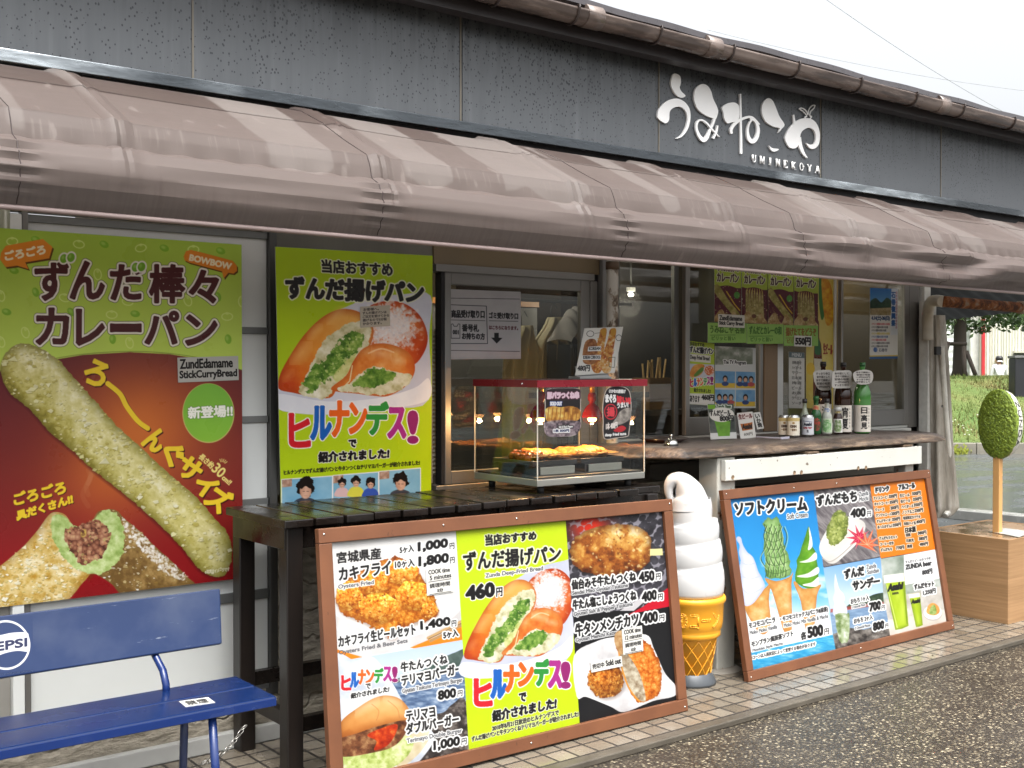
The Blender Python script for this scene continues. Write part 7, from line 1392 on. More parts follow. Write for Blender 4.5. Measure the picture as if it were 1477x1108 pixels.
# ---- broadcast poster and photo sheet inside the third window
def p_(c):
    f = ab(c); c.c[:] = (182, 206, 54); write(c, '当店おすすめ', .05, .6, .01, .07, DK, .2); write(c, 'ずんだ揚げパン', .04, .96, .08, .18, DK, .4, [(1.2, WH)]); c.poly([f(.02, .2), f(.85, .2), f(.85, .32), f(.02, .32)], (232, 230, 220), smooth=False); write(c, 'Deep Fried Bread', .06, .8, .22, .30, DK, .2)
    c.poly([f(0, .36), f(1, .34), f(1, .56), f(0, .58)], (206, 210, 220), smooth=False); c.poly([f(.02, .54), f(.2, .38), f(.6, .36), f(.5, .5), f(.2, .57)], tex(341, 4, [(0, (206, 120, 40)), (1, (236, 180, 90))])); c.poly([f(.2, .53), f(.5, .4), f(.58, .44), (f(.3, .55))], (96, 140, 50)); c.ell(*f(.8, .44), 7, 7, (214, 110, 56)); c.flakes([f(.6, .38), f(.98, .38), f(.98, .5), f(.62, .5)], 40, .9, [WH], 3)
    for k, (ch, cc) in enumerate(zip('ヒルナンデス!', (RD, BL_, OR_, OR_, GN, MG, PU))): write(c, ch, .06 + .13 * k, .18 + .13 * k, .60 - .01 * k, .72 - .01 * k, cc, .6, [(1.3, WH)])
    write(c, '紹介されました!', .2, .85, .74, .80, DK, .2); c.poly([f(0, .83), f(1, .81), f(1, 1), f(0, 1)], (236, 234, 226), smooth=False); write(c, '460円', .5, .98, .83, .92, DK, .5); write(c, 'あります', .05, .42, .86, .96, DK, .25)
card('window_poster', Q8((462, 456))[0], Q8((590, 470))[0], Q8((462, 772))[0], YW - .0032, 'lime fried bread poster inside the third window, left of the photo sheet', 'poster', p_, mat=GLOSSY)
def p_(c):
    f = ab(c); c.c[:] = (214, 216, 214); c.poly([f(0, 0), f(.92, .0), f(.92, .27), f(0, .3)], tex(351, 10, [(0, (96, 104, 84)), (.6, (150, 156, 140)), (1, (214, 212, 206))]), smooth=False); write(c, 'The TV Program', .2, .75, .22, .3, DK, .2, [(1.2, WH)])
    for i in range(2):
        for j in range(2):
            a0, b0 = .0 + .5 * i, .40 + .3 * j; c.poly([f(a0, b0), f(a0 + .48, b0), f(a0 + .48, b0 + .27), f(a0, b0 + .27)], tex(353 + i + 2 * j, 12, [(0, (96, 150, 196)), (1, (160, 196, 220))]), smooth=False)
            c.poly([f(a0, b0 + .2), f(a0 + .48, b0 + .19), f(a0 + .48, b0 + .27), f(a0, b0 + .27)], (226, 190, 70), smooth=False)
            for hx in ((.24,) if (i + j) % 2 == 0 else (.1, .24, .38)):
                x, y = f(a0 + hx, b0 + .12); c.ell(x, y, 3.6, 4.6, (34, 28, 26)); c.ell(x, y + 1.4, 2.5, 3.3, (214, 172, 146)); c.ell(x, y + 7.5, 5, 3.2, (60, 80, 130) if hx < .3 else (190, 90, 90))
card('photo_sheet', Q8((594, 482))[0], Q8((797, 492))[0], Q8((594, 792))[0], YW - .0034, 'sheet of blue television stills inside the third window', 'photo sheet', p_, mat=GLOSSY)
# ---- drinks list and beer poster inside the fourth window
def p_(c):
    f = ab(c); c.poly([f(0, 0), f(1, 0), f(1, .1), f(0, .1)], (120, 136, 140), smooth=False); write(c, 'MENU', .2, .8, .02, .08, WH, .2)
    for i in range(9): write(c, ('焼酎', 'ハイボール', 'サワー', '日本酒', '梅酒', 'ビール', 'お茶', 'ウーロン', 'ソーダ')[i], .2, .8, .16 + .09 * i, .215 + .09 * i, (90, 88, 86), .1)
    c.line([f(.7, .15), f(.45, .4), f(.75, .6), f(.4, .8)], 2.2, (150, 146, 140), smooth=True, op=.5)
card('drinks_list', Q8((962, 510))[0], Q8((1040, 515))[0], Q8((962, 792))[0], YW + .0088, 'narrow white drinks list left of the yellow beer poster', 'menu', p_)
def p_(c):
    f = ab(c); c.c[:] = rmp(fbm(c.x, c.y, 22, 361), [(0, (222, 190, 66)), (1, (240, 226, 150))])
    c.poly([f(.5, -.1), f(.75, .1), f(.7, .25), f(.55, .32), f(.45, .15)], (70, 130, 60)); c.poly([f(.55, .0), f(.9, .05), f(.98, .3), f(.7, .34)], tex(362, 6, [(0, (206, 120, 20)), (1, (250, 206, 60))]))
    c.poly([f(.36, .34), f(.46, .34), f(.47, .46), f(.56, .56), f(.57, .98), f(.27, .98), f(.28, .56), f(.36, .46)], (110, 56, 34)); c.poly([f(.28, .62), f(.57, .62), f(.57, .8), f(.28, .8)], (222, 214, 190), smooth=False); c.poly([f(.35, .48), f(.48, .48), f(.52, .58), f(.31, .58)], (52, 110, 60)); c.ell(*f(.14, .42), 5, 7.5, (236, 206, 90)); c.ell(*f(.16, .7), 6, 9, (236, 196, 60)); write(c, '生ビール', .62, .95, .5, .58, (150, 40, 30), .4)
card('beer_poster', Q8((1048, 130))[0], Q8((1186, 150))[0], Q8((1048, 792))[0], YW + .0086, 'yellow beer poster with a brown bottle behind the fourth window', 'poster', p_, mat=GLOSSY)
# ---- blue event poster on the rightmost window
E7 = crop(1177, 380, 3.463)
def p_(c):
    f = ab(c); c.poly([f(-.1, -.1), f(1.1, -.1), f(1.1, .38), f(-.1, .38)], grad(416, 445, (40, 110, 180), (120, 176, 216)), smooth=False); c.poly([f(0, .2), f(.2, .14), f(.4, .2), f(.6, .13), f(.8, .2), f(.8, .3), f(0, .32)], tex(371, 5, [(0, (26, 50, 40)), (1, (60, 92, 66))])); c.poly([f(0, .29), f(.75, .27), f(.75, .38), f(0, .38)], tex(372, 5, [(0, (150, 130, 90)), (1, (206, 190, 150))]), smooth=False)
    c.poly([f(.76, 0), f(1.1, 0), f(1.1, .66), f(.74, .66)], (226, 232, 238), smooth=False)
    for i, ch in enumerate('石巻復興祭'): write(c, ch, .77, .90, .05 + .1 * i, .13 + .1 * i, (30, 90, 160), .5)
    for i in range(12): write(c, 'の'if i % 2 else '日', .92, .97, .04 + .045 * i, .075 + .045 * i, (170, 50, 60), .05)
    write(c, '4.14(土)-26(日)', .06, .7, .39, .46, (30, 60, 110), .35)
    for i, cc in enumerate(((200, 60, 70), (60, 60, 66), (60, 60, 66), (220, 190, 60), (60, 90, 150), (200, 60, 70), (70, 70, 76), (70, 70, 76))): write(c, 'イベント開催のお知らせ会場', .06, .7 - .06 * (i % 3), .49 + .045 * i, .522 + .045 * i, cc, .08)
    c.ell(*f(.2, .87), 3, 3.5, (90, 120, 180)); write(c, '石巻市', .32, .62, .85, .9, (70, 70, 90), .1); c.poly([f(-.1, .965), f(1.1, .965), f(1.1, 1.1), f(-.1, 1.1)], (50, 100, 160), smooth=False); c.poly([f(-.1, .95), f(1.1, .95), f(1.1, .966), f(-.1, .966)], (226, 196, 70), smooth=False)
card('event_poster', E7((270, 122))[0], E7((410, 128))[0], E7((268, 478))[0], YW - .024, 'blue and white event poster on the rightmost window', 'poster', p_, mat=GLOSSY)
# ---- signs stuck on the warmer and the card on its lid
W9 = crop(680, 530, 5.47); fy_ = wy + .0012
RND = lambda c, m=.0: None
def rsign(name, pts, label, paint, seed):
    """a sticker with rounded corners, cut to its outline"""
    P = smooth_pts(W9(*pts), 4); c = Canvas(oy(P[:, 0].min(), P[:, 1].min(), fy_), oy(P[:, 0].max(), P[:, 1].min(), fy_), oy(P[:, 0].min(), P[:, 1].max(), fy_), .42, (200, 190, 180)); c.poly(P, (34, 30, 32), smooth=False, grow=-1.2); paint(c, P)
    o = c.build(name, None, PAPER, .001); d = sdf(c.x, c.y, P, np.roll(P, -1, 0)); bm = bmesh.new(); bm.from_mesh(o.data); bm.verts.ensure_lookup_table(); n_ = c.nx * c.ny
    bmesh.ops.delete(bm, geom=[bm.verts[i] for i in range(n_) if d[i] > .15] + list(bm.verts)[n_:], context='VERTS'); bm.to_mesh(o.data); bm.free(); md = o.modifiers.new('thickness', 'SOLIDIFY'); md.thickness = .0008; md.offset = 0; tag(o, label, 'sign', 'signs on the front of the warmer')
def p_(c, P):
    c.poly(W9((585, 330), (640, 305), (700, 315), (780, 305), (850, 330), (862, 380), (830, 420), (700, 425), (600, 425), (585, 380)), tex(381, 8, [(0, (110, 60, 20)), (.5, (206, 146, 60)), (1, (244, 220, 130))])); 
    for k in range(8): c.line(W9((610 + 32 * k, 320), (600 + 32 * k, 415)), 1.6, (150, 90, 30), op=.7)
    c.poly(W9((590, 430), (850, 425), (860, 520), (600, 545)), tex(382, 4, [(0, (40, 34, 40)), (.5, (150, 130, 140)), (1, (220, 206, 206))]), op=.8); c.poly(W9((596, 175), (850, 170), (856, 250), (590, 255)), (60, 40, 48), op=.6)
    tx(c, W9, '豚バラつくね串', (600, 246), (846, 244), (600, 196), (236, 206, 220), .9, [(1.5, (120, 60, 84))]); tx(c, W9, 'SOLD OUT', (622, 300), (712, 300), (622, 272), WH, .4, [(1.2, (40, 60, 140))]); tx(c, W9, 'Salt & Black Pepper', (690, 482), (800, 478), (690, 462), WH, .2, [(1., DK)]); tx(c, W9, '1本 500円', (650, 512), (770, 508), (650, 490), (20, 30, 80), .3, [(1.6, WH)])
rsign('warmer_sign', [(600, 172), (720, 164), (850, 168), (864, 230), (862, 360), (862, 470), (820, 535), (700, 552), (600, 540), (572, 480), (578, 350), (580, 230)], 'rounded sign with a grilled skewer picture on the warmer front, left one', p_, 1)
def p_(c, P):
    tx(c, W9, 'さかなの唐揚げ', (1085, 200), (1215, 204), (1085, 172), WH, .3); tx(c, W9, 'まぐろ', (1060, 275), (1138, 275), (1060, 215), WH, .8); tx(c, W9, '旨い!!', (1150, 282), (1252, 290), (1150, 226), (226, 60, 70), .8); c.ell(*W9((1098, 350))[0], 9.5, 11.5, (196, 50, 60)); c.ell(*W9((1098, 350))[0], 8, 9.8, (60, 26, 30)); tx(c, W9, '揚', (1070, 385), (1128, 385), (1070, 315), (226, 70, 80), .6)
    c.poly(W9((1140, 400), (1180, 340), (1250, 320), (1254, 400), (1180, 450), (1110, 450)), tex(383, 5, [(0, (96, 90, 86)), (1, (190, 182, 172))])); tx(c, W9, '1本 400円', (1062, 492), (1150, 480), (1062, 440), (236, 226, 220), .4); c.poly(W9((1120, 500), (1180, 460), (1220, 480), (1180, 510)), (190, 40, 50)); tx(c, W9, 'deep fried tuna', (1054, 552), (1220, 540), (1054, 522), WH, .25); tx(c, W9, 'うまい!', (1150, 322), (1236, 314), (1150, 280), WH, .4)
rsign('warmer_sign', [(1040, 250), (1060, 180), (1100, 152), (1160, 146), (1220, 160), (1252, 200), (1262, 290), (1258, 400), (1245, 510), (1232, 546), (1140, 560), (1045, 562), (1036, 420), (1032, 320)], 'rounded black sign with red lettering on the warmer front, right one', p_, 2)
W5 = crop(600, 360, 3.078); cyd = wy + .16
c0 = [oy(*W5((748, 350))[0], cyd + .05), oy(*W5((920, 343))[0], cyd + .05), oy(*W5((706, 560))[0], cyd)]
def p_(c):
    for k in (0, 1):
        s_ = 42 * k; c.poly(W5((820 + s_, 355), (846 + s_, 352), (842 + s_, 400), (830 + s_, 470), (822 + s_, 540), (790 + s_, 545), (776 + s_, 500), (796 + s_, 440), (812 + s_, 390)), tex(391 + k, 5, [(0, (150, 66, 20)), (.5, (214, 150, 70)), (1, (236, 216, 180))])); c.flakes(W5((800 + s_, 400), (840 + s_, 390), (830 + s_, 520), (790 + s_, 530)), 40, 1.0, [(190, 40, 30), (240, 230, 210), (226, 170, 60)], k, .7); c.poly(W5((824 + s_, 356), (844 + s_, 354), (842 + s_, 378), (826 + s_, 382)), (206, 150, 50))
    c.poly(W5((752, 410), (800, 405), (800, 500), (742, 500)), tex(394, 4, [(0, (110, 54, 20)), (1, (206, 150, 96))])); c.poly(W5((765, 432), (822, 428), (820, 450), (762, 452)), WH, smooth=False); tx(c, W5, 'KOREAN', (768, 447), (818, 445), (768, 434), DK, .2); c.poly(W5((738, 470), (822, 468), (820, 490), (736, 490)), WH, smooth=False); tx(c, W5, 'KOREAN CORN DOG', (742, 486), (818, 485), (742, 472), DK, .15)
    tx(c, W5, '480円', (716, 540), (770, 540), (719, 514), DK, .35); c.ell(*W5((774, 374))[0], 5.5, 4.5, (40, 40, 40)); c.ell(*W5((774, 374))[0], 4.8, 3.8, (236, 234, 228)); c.line(W5((795, 372), (818, 370)), .5, DK); c.line(W5((856, 480), (884, 478), (880, 524), (858, 520), (856, 480)), .6, DK); c.ell(*W5((900, 392))[0], 4.4, 4.6, (40, 40, 40)); c.ell(*W5((900, 392))[0], 3.7, 3.9, (236, 234, 228))
card('price_card', 0, 0, 0, 0, 'white corn dog card reading 480 yen standing on the food warmer', 'card', p_, corners=c0)
stn = thing('card_stand', (float(oy(850, 540, cyd)[0]), cyd, zt1), 'grey card stand on top of the food warmer', 'card stand'); sx0, sx1 = float(oy(834, 545, cyd)[0]), float(oy(880, 545, cyd)[0])
MB().box(sx0, sx1, cyd - .012, cyd + .07, zt1 + .0005, zt1 + .012, 0, .003).obox(((sx0 + sx1) / 2, cyd + .016, zt1 + .035), (sx1 - sx0, .003, .05), np.array([(1, 0, 0), (0, .95, .3), (0, -.3, .95)])).build('base', M('stand_grey', S(150, 150, 148), .4), stn)

# ---- card displays on the counter
C9 = crop(900, 480, 3.517)
def menu_card(P, y0, lean, label, paint, back):
    TLq, TRq, BLq, BRq = P; zb9 = zt_ + .002; o = card('counter_card', 0, 0, 0, 0, label, 'card', paint, corners=[oy(*C9(TLq)[0], y0 + lean), oy(*C9(TRq)[0], y0 + lean), oy(*C9(BLq)[0], y0)], res=.4, group='drink cards standing on the counter'); return o
yk = float(oz(*C9((515, 541))[0], zt_ + .002)[1])
def p_(c):
    f = ab(c); c.c[:] = (226, 226, 222); c.poly([f(0, .0), f(1, 0), f(1, .82), f(0, .82)], tex(401, 8, [(0, (60, 66, 60)), (1, (110, 116, 108))]), smooth=False); c.poly([f(.2, .45), f(.82, .45), f(.74, .92), (f(.3, .92))], rmp_const((112, 168, 52)), smooth=False); c.poly([f(.0, .02), f(.28, .02), f(.28, .14), f(0, .14)], (120, 176, 40), smooth=False); write(c, 'Zunda Beer', .32, .9, .02, .13, (30, 60, 20), .25, [(1.2, (226, 232, 220))])
    c.ell(*f(.5, .31), 18, 10.5, (236, 232, 222)); write(c, 'ずんだビール', .06, .84, .18, .34, DK, .35); write(c, '800円', .42, .94, .34, .5, DK, .55)
rmp_const = lambda col: (lambda x, y: rmp(fbm(x, y, 8, 402), [(0, tuple(v * .85 for v in col)), (1, tuple(min(255, v * 1.12) for v in col))]))
menu_card(((424, 362), (556, 360), (440, 542), (590, 542)), yk, .045, 'green bean beer card reading 800 yen on the counter, left of three', p_, 0)
def p_(c):
    f = ab(c); c.poly([f(.1, .38), f(.9, .36), f(.85, .68), f(.18, .70)], rmp_const((200, 110, 40)), smooth=False); c.ell(*f(.5, .16), 11, 6.5, (240, 226, 218)); write(c, '生ビール', .06, .94, .06, .24, (110, 40, 40), .4); c.poly([f(.14, .3), f(.9, .28), f(.9, .4), f(.12, .42)], (244, 240, 232)); write(c, 'Asahi', .2, .82, .46, .64, DK, .5); write(c, '600円', .25, .8, .78, .9, (120, 116, 110), .2)
menu_card(((574, 408), (652, 400), (592, 540), (676, 536)), yk + .01, .035, 'amber draught beer card on the counter, middle of three', p_, 0)
def p_(c):
    f = ab(c); write(c, 'い', .2, .8, .1, .34, DK, .3); write(c, 'か', .2, .8, .38, .62, DK, .3); write(c, '焼', .2, .8, .64, .9, DK, .3)
menu_card(((655, 406), (690, 402), (676, 490), (716, 486)), yk + .05, .03, 'narrow white card with upright handwriting on the counter, right of three', p_, 0)

# ---- tray with cans and bottles
ty0 = float(oz(*C9((900, 535))[0], zt_)[1]); tL, tR = float(oz(*C9((735, 528))[0], zt_ + .01)[0]), float(oz(*C9((1085, 545))[0], zt_ + .01)[0])
dt = thing('drinks_tray', ((tL + tR) / 2, ty0 + .1, zt_), 'flat lilac grey tray under the cans and small bottles on the counter', 'tray')
trm = M('tray_lilac', S(178, 176, 188), .35, var=.05); MB().box(tL, tR, ty0, ty0 + .24, zt_ + .0008, zt_ + .006, 0, .002).box(tL - .006, tR + .006, ty0 - .006, ty0 - .0005, zt_ + .001, zt_ + .013, 0, .002).box(tL - .006, tR + .006, ty0 + .2405, ty0 + .246, zt_ + .001, zt_ + .013, 0, .002).build('base', trm, dt)
GREEN_G = M('green_glass', S(40, 100, 50, .7), .08, var=.1); BROWN_G = M('brown_glass', S(52, 26, 14, .8), .08, var=.1); CLEARG = M('pale_glass', S(150, 160, 140), .1, var=.1); LID = M('can_silver', S(190, 190, 188), .25, metal=.9); CAP = M('cap_dark', S(40, 38, 40), .35)
def wrap(parent, cx, cy, r, z0, z1, name, paint, half=1.35, res=.004):
    """printed label wrapped round an upright bottle or can"""
    va_ = math.atan2(-cy, -cx); nA, nZ = 34, 40; A_, Z_ = np.meshgrid(np.linspace(-half, half, nA * 2), np.linspace(1, 0, nZ * 2)); pt_ = np.stack([cx + r * np.cos(va_ + A_), cy + r * np.sin(va_ + A_), z0 + (z1 - z0) * Z_], -1)
    c = Canvas.__new__(Canvas); c.nx, c.ny = nA * 2, nZ * 2; c.x = (A_.ravel() / half * .5 + .5) * 100; c.y = (1 - Z_.ravel()) * 100 * (z1 - z0) / (2 * half * r); c.hh = 100 * (z1 - z0) / (2 * half * r); c.c = np.tile(np.array((236, 234, 226), float), (c.nx * c.ny, 1)); c.soft = 1.6
    c.at = lambda a, b: (a * 100, b * c.hh); paint(c)
    m = MB(); i = np.arange(c.nx * (c.ny - 1)).reshape(c.ny - 1, c.nx)[:, :-1].ravel(); F = np.stack([i, i + 1, i + c.nx + 1, i + c.nx], 1)
    me = bpy.data.meshes.new(name); me.from_pydata((pt_.reshape(-1, 3) - ORG[parent.name]).tolist(), [], F.tolist()); at_ = me.color_attributes.new('print', 'FLOAT_COLOR', 'POINT'); col = np.concatenate([lin(np.clip(c.c, 0, 255)) * .85, np.ones((len(c.c), 1))], 1); at_.data.foreach_set('color', col.astype(np.float32).ravel())
    me.polygons.foreach_set('use_smooth', [True] * len(F)); me.materials.append(PRINT); o = bpy.data.objects.new(name, me); C.objects.link(o); o.parent = parent; ORG[o.name] = ORG[parent.name]; return o
def px_at(pxx_, y): return float(oy(pxx_, 620, y)[0])
def can(pxc, y, h, label, paint):
    x = px_at(pxc, y); z0 = zt_ + .0065; r = .033; o = thing('drink_can', (x, y, z0), label, 'can', 'drink cans on the lilac tray')
    MB().lathe([(0, z0 + .004), (r - .008, z0), (r, z0 + .006), (r, z0 + h - .012), (r - .006, z0 + h - .002), (r - .006, z0 + h), (r - .008, z0 + h - .003), (0, z0 + h - .003)], (x, y, 0), 32).build('body', LID, o); wrap(o, x, y, r + .0006, z0 + .008, z0 + h - .014, 'printed_wrap', paint); return o
def p1_(c): c.c[:] = (222, 216, 200); f = c.at; c.poly([f(0, 0), f(1, 0), f(1, .2), f(0, .2)], (196, 176, 120), smooth=False); write(c, 'KIRIN', .32, .68, .42, .56, (60, 40, 30), 1.2); c.ell(*f(.5, .3), 8, 6, (150, 116, 60)); write(c, '一番搾り', .3, .7, .62, .76, (90, 60, 30), .6)
def p2_(c): c.c[:] = (206, 208, 212); write(c, 'Asahi', .25, .75, .3, .48, (20, 24, 40), 1.6); write(c, 'SUPER "DRY"', .22, .78, .55, .66, (150, 30, 40), .8); c.line([c.at(.2, .2), c.at(.8, .26)], 3, (30, 40, 90)); write(c, '生', .44, .56, .72, .86, (30, 30, 40), .8)
ya = ty0 + .05
can(1131.5, ya + .07, .115, 'gold and cream beer can at the left end of the tray, further back', p1_); can(1144.5, ya, .118, 'cream beer can at the front left of the tray', p1_); can(1165, ya - .005, .116, 'silver beer can in the middle of the tray front', p2_)
def bottle(pxc, y, prof, glass, label, cap, name='small_bottle', group='small bottles on the lilac tray', z0=None, wraps=(), cat='bottle'):
    x = px_at(pxc, y); z0 = z0 or zt_ + .0065; o = thing(name, (x, y, z0), label, cat, group); MB().lathe([(r, z0 + z) for r, z in prof], (x, y, 0), 36).build('glass', glass, o)
    zt9 = prof[-1][1]; rc = prof[-2][0]; MB().lathe([(0, z0 + zt9 + .012), (rc + .0015, z0 + zt9 + .011), (rc + .0025, z0 + zt9 - .012), (rc - .001, z0 + zt9 - .012)], (x, y, 0), 20).build('cap', cap, o)
    for r, za, zb9, nm, pt in wraps: wrap(o, x, y, r, z0 + za, z0 + zb9, nm, pt)
    return x, y, z0
def pr(R_, H_, sh, nk): return [(0, .002), (R_ * .8, 0), (R_, .006), (R_, sh), (R_ * .93, sh + (H_ - sh) * .14), (R_ * .62, sh + (H_ - sh) * .34), (nk * 1.15, sh + (H_ - sh) * .55), (nk, H_ - .02), (nk * 1.15, H_ - .018), (nk * 1.15, H_ - .004), (0, H_)]
def lp(colbg, st, colst, seed):
    def p(c): c.c[:] = colbg; c.poly([c.at(.2, .3), c.at(.8, .3), c.at(.75, .9), c.at(.25, .9)], tex(seed, 14, [(0, colst), (1, colbg)])); write(c, st, .25, .75, .08, .3, colst, .8)
    return p
bottle(1160.5, ya + .075, pr(.026, .19, .10, .010), CLEARG, 'pale cola style bottle with a dark cap behind the silver can', CAP, wraps=[(.0266, .03, .085, 'paper_label', lp((60, 50, 48), 'COLA', (200, 190, 180), 411))])
bottle(1177, ya + .05, pr(.029, .205, .11, .012), GREEN_G, 'green glass bottle with a neck label right of the silver can', M('cap_green', S(40, 100, 50), .35), wraps=[(.0296, .02, .10, 'paper_label', lp((34, 84, 50), 'サイダー', (210, 60, 60), 412)), (.019, .135, .165, 'neck_label', lp((206, 196, 150), 'A', (180, 60, 50), 413))])
bottle(1192.5, ya + .02, pr(.029, .19, .10, .0115), M('clear_bottle', S(186, 190, 180), .08, var=.05), 'clear bottle with a leafy green label and dark cap on the tray', CAP, wraps=[(.0296, .012, .09, 'paper_label', lp((206, 220, 190), 'ハイサワー', (70, 140, 60), 414)), (.02, .122, .15, 'neck_label', lp((226, 220, 210), 'B', (90, 120, 170), 415))])
bottle(1208.5, ya + .015, [(0, .002), (.022, 0), (.026, .006), (.026, .085), (.024, .1), (.018, .115), (.018, .135), (0, .14)], BROWN_G, 'short brown cup bottle with a white label at the right end of the tray', M('cap_white', S(200, 200, 196), .4), wraps=[(.0266, .008, .085, 'paper_label', lp((232, 230, 222), '地酒', (90, 120, 60), 416)), (.0186, .117, .133, 'neck_label', lp((214, 210, 190), 'C', (150, 120, 40), 417))])
def sake(st, kcol):
    def p(c):
        c.c[:] = rmp(fbm(c.x, c.y, 20, 421), [(0, (216, 208, 194)), (1, (236, 230, 220))])
        for i, ch in enumerate(st): write(c, ch, .46, .72, .08 + .86 / len(st) * i, .02 + .86 / len(st) * (i + 1), kcol, 1.1)
        for i in range(6): write(c, '酒', .78, .84, .1 + .13 * i, .18 + .13 * i, (110, 104, 98), .1)
    return p
big = [(0, .006), (.042, 0), (.0525, .01), (.0525, .235), (.05, .262), (.036, .30), (.021, .335), (.0155, .36), (.0145, .405), (.017, .41), (.017, .425), (0, .43)]
yb_ = ty0 + .06; zz9 = zt_ + .001; spots = []
def tall(pxc, y, glass, label, st, cap): 
    s_ = .93; x, y, z0 = bottle(pxc, y, [(r * s_, z * s_) for r, z in big], glass, label, cap, 'sake_bottle', 'tall bottles on the counter', zz9 if pxc > 1200 else zt_ + .0065, [(.0492, .012, .165, 'paper_label', sake(st, (24, 22, 24)))]); spots.append((x, y, z0))
tall(1187, yb_ + .15, BROWN_G, 'tall brown bottle with a speech card, behind the small bottles', '浦霞', M('cap_black', S(30, 28, 28), .4)); tall(1216, yb_ + .05, BROWN_G, 'tall brown bottle with a large white label, middle of three', '宵夏', M('cap_black', S(30, 28, 28), .4)); tall(1243.5, yb_ - .01, M('sake_green', S(84, 150, 74, .7), .08, var=.1), 'tall green bottle with a cream label, right of three', '日高見', GREEN_G)
labs = ('handwritten speech card on the tall brown bottle behind the small ones', 'square handwritten card on the middle tall brown bottle', 'oval handwritten card on the tall green bottle')
shp = ([(970, 195), (1050, 190), (1058, 215), (1052, 285), (1000, 292), (975, 270), (962, 225)], [(1060, 198), (1100, 192), (1150, 194), (1154, 230), (1150, 278), (1100, 282), (1058, 278), (1056, 235)], [(1168, 200), (1215, 188), (1255, 196), (1264, 225), (1252, 255), (1215, 264), (1180, 256), (1164, 228)])
for i, (x, y, z0) in enumerate(spots):
    P = smooth_pts(C9(*shp[i]), 5); ys = y - .056; c = Canvas(oy(P[:, 0].min(), P[:, 1].min(), ys), oy(P[:, 0].max(), P[:, 1].min(), ys), oy(P[:, 0].min(), P[:, 1].max(), ys), .4, (238, 234, 226))
    for k in range(5): write(c, ('すっきり辛口', '食中酒として', '冷やで美味い', '宮城の地酒', '一杯500円')[(k + i) % 5], .14 + .03 * (k % 2), .84, .12 + .16 * k, .24 + .16 * k, (60, 52, 52), .1)
    o = c.build('speech_card', None, PAPER, .001); d = sdf(c.x, c.y, P, np.roll(P, -1, 0)); bm = bmesh.new(); bm.from_mesh(o.data); bm.verts.ensure_lookup_table(); nn_ = c.nx * c.ny
    bmesh.ops.delete(bm, geom=[bm.verts[k] for k in range(nn_) if d[k] > .2] + list(bm.verts)[nn_:], context='VERTS'); bm.to_mesh(o.data); bm.free(); md = o.modifiers.new('thickness', 'SOLIDIFY'); md.thickness = .0008; md.offset = 0; tag(o, labs[i], 'card', 'speech cards on the tall bottles')
# ---- wet paper lying on the plywood box
o = MB(); P = [oz(1428, 767, ztp + .001), oz(1450, 762, ztp + .001), oz(1490, 767, ztp + .001), oz(1470, 775, ztp + .001)]
tag(MB().add(P + [p + (0, 0, .0015) for p in P], [(3, 2, 1, 0), (4, 5, 6, 7), (0, 1, 5, 4), (1, 2, 6, 5), (2, 3, 7, 6), (3, 0, 4, 7)]).build('wet_sheet', M('wet_paper', S(206, 206, 202), .15, var=.1, scale=20), loc=P[0]), 'wet laminated sheet lying on the plywood box by the stake', 'sheet')

# ---- person half hidden behind the bank
dP = base_d + 14; rP = (1441.5 - 738.5) / FPX * dP; pz0 = float((EY + ray(1441, 514.5) / (ray(1441, 514.5) @ FWD) * dP)[2]) - 1.66
pr0 = along(dP, rP, pz0); per = thing('person', pr0, 'person with short black hair and a white shirt walking behind the grass bank', 'person')
J_ = {'pel': (0, 0, .90), 'sp': (0, .01, 1.12), 'ch': (0, .01, 1.30), 'nk': (0, .0, 1.43), 'hd': (0, -.01, 1.52), 'tp': (0, -.005, 1.62), 'sl': (-.17, 0, 1.37), 'el': (-.23, .03, 1.10), 'wl': (-.24, -.06, .86), 'sr': (.17, 0, 1.37), 'er': (.23, .06, 1.10), 'wr': (.23, -.02, .86), 'hl': (-.09, 0, .87), 'kl': (-.1, -.06, .48), 'al': (-.1, .06, .08), 'fl': (-.1, -.1, .03), 'hr': (.09, 0, .87), 'kr': (.1, .0, .48), 'ar': (.1, .16, .1), 'fr': (.1, .04, .03), 'gl': (-.24, -.09, .77), 'gr': (.23, -.06, .77)}
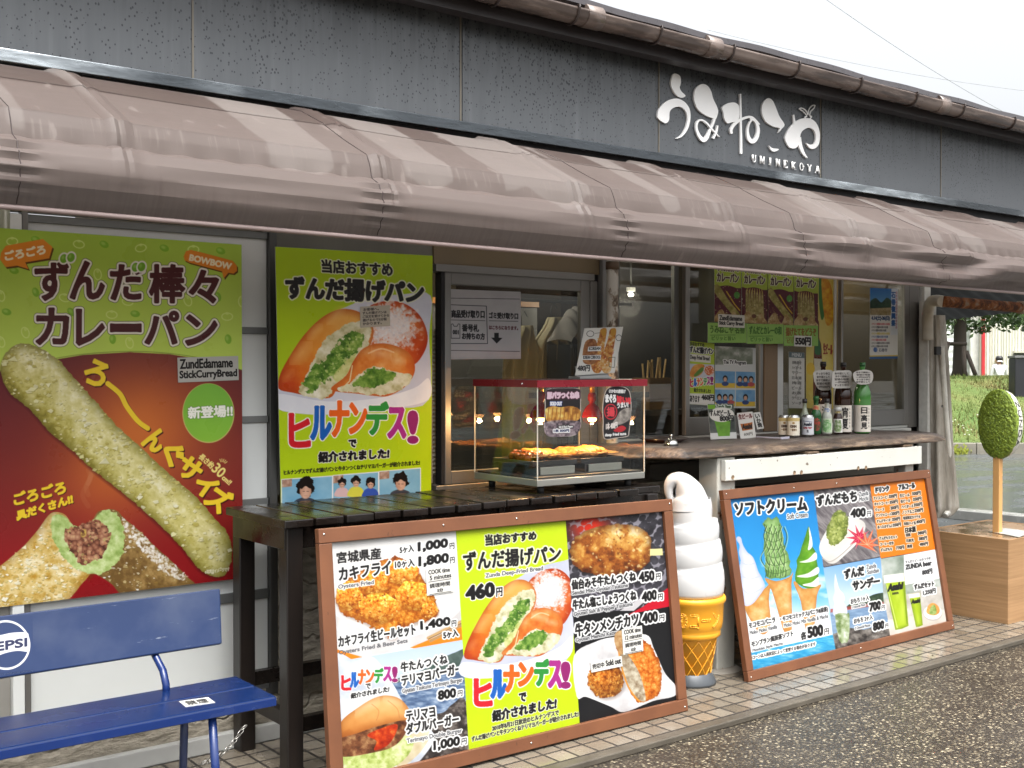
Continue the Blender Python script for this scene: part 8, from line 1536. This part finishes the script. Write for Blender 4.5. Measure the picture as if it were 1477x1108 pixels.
RD_ = {'pel': .13, 'sp': .12, 'ch': .135, 'nk': .052, 'hd': .085, 'tp': .06, 'sl': .062, 'el': .042, 'wl': .03, 'sr': .062, 'er': .042, 'wr': .03, 'hl': .085, 'kl': .055, 'al': .04, 'fl': .035, 'hr': .085, 'kr': .055, 'ar': .04, 'fr': .035, 'gl': .028, 'gr': .028}
ED = 'pel-sp sp-ch ch-nk nk-hd hd-tp ch-sl sl-el el-wl wl-gl ch-sr sr-er er-wr wr-gr pel-hl hl-kl kl-al al-fl pel-hr hr-kr kr-ar ar-fr'.split(); kx = list(J_)
me = bpy.data.meshes.new('body'); W_r = lambda p: RTD * p[0] + FWD * p[1] + np.array([0, 0, p[2]]); me.from_pydata([W_r(J_[k]).tolist() for k in kx], [tuple(kx.index(q) for q in e.split('-')) for e in ED], [])
ob = bpy.data.objects.new('body', me); C.objects.link(ob); ob.parent = per; ob.modifiers.new('skin', 'SKIN'); sv_ = me.skin_vertices[0].data
for k, q in zip(kx, sv_): q.radius = (RD_[k], RD_[k]); q.use_root = (k == 'pel')
ob.modifiers.new('smooth', 'SUBSURF').levels = 2; ob.modifiers['smooth'].render_levels = 2
t = NT('person_cloth'); xz = t.n('SeparateXYZ'); t.l(t.co(), xz.inputs[0]); t.base(t.ramp(xz.outputs['Z'], [(.0, (.03, .03, .04)), (.89, (.03, .03, .04)), (.9, S(226, 226, 228)), (1., S(226, 226, 228))], 'CONSTANT')); me.materials.append(t.m)
HAIR = M('hair_black', (.012, .011, .011), .5); SKIN = M('skin', S(206, 160, 132), .5)
PW = lambda p: pr0 + W_r(p)
hm_ = MB(); hc = PW((0, .012, 1.585)); hm_.lathe([(0, -.10), (.06, -.085), (.098, -.03), (.106, .02), (.09, .07), (.05, .098), (0, .105)], hc, 24); hm_.build('hair', HAIR, per)
fc = MB(); fcc = PW((-.03, .05, 1.545)); fc.lathe([(0, -.105), (.04, -.09), (.07, -.04), (.08, .01), (.07, .05), (0, .08)], fcc, 20).lathe([(0, -.02), (.012, -.01), (0, .02)], PW((-.05, .14, 1.545)), 8).lathe([(0, -.03), (.015, 0), (0, .03)], PW((.09, .0, 1.55)), 8); fc.build('face', SKIN, per)
MB().lathe([(.05, -.06), (.048, .05)], PW((0, 0, 1.455)), 14).build('neck', SKIN, per)
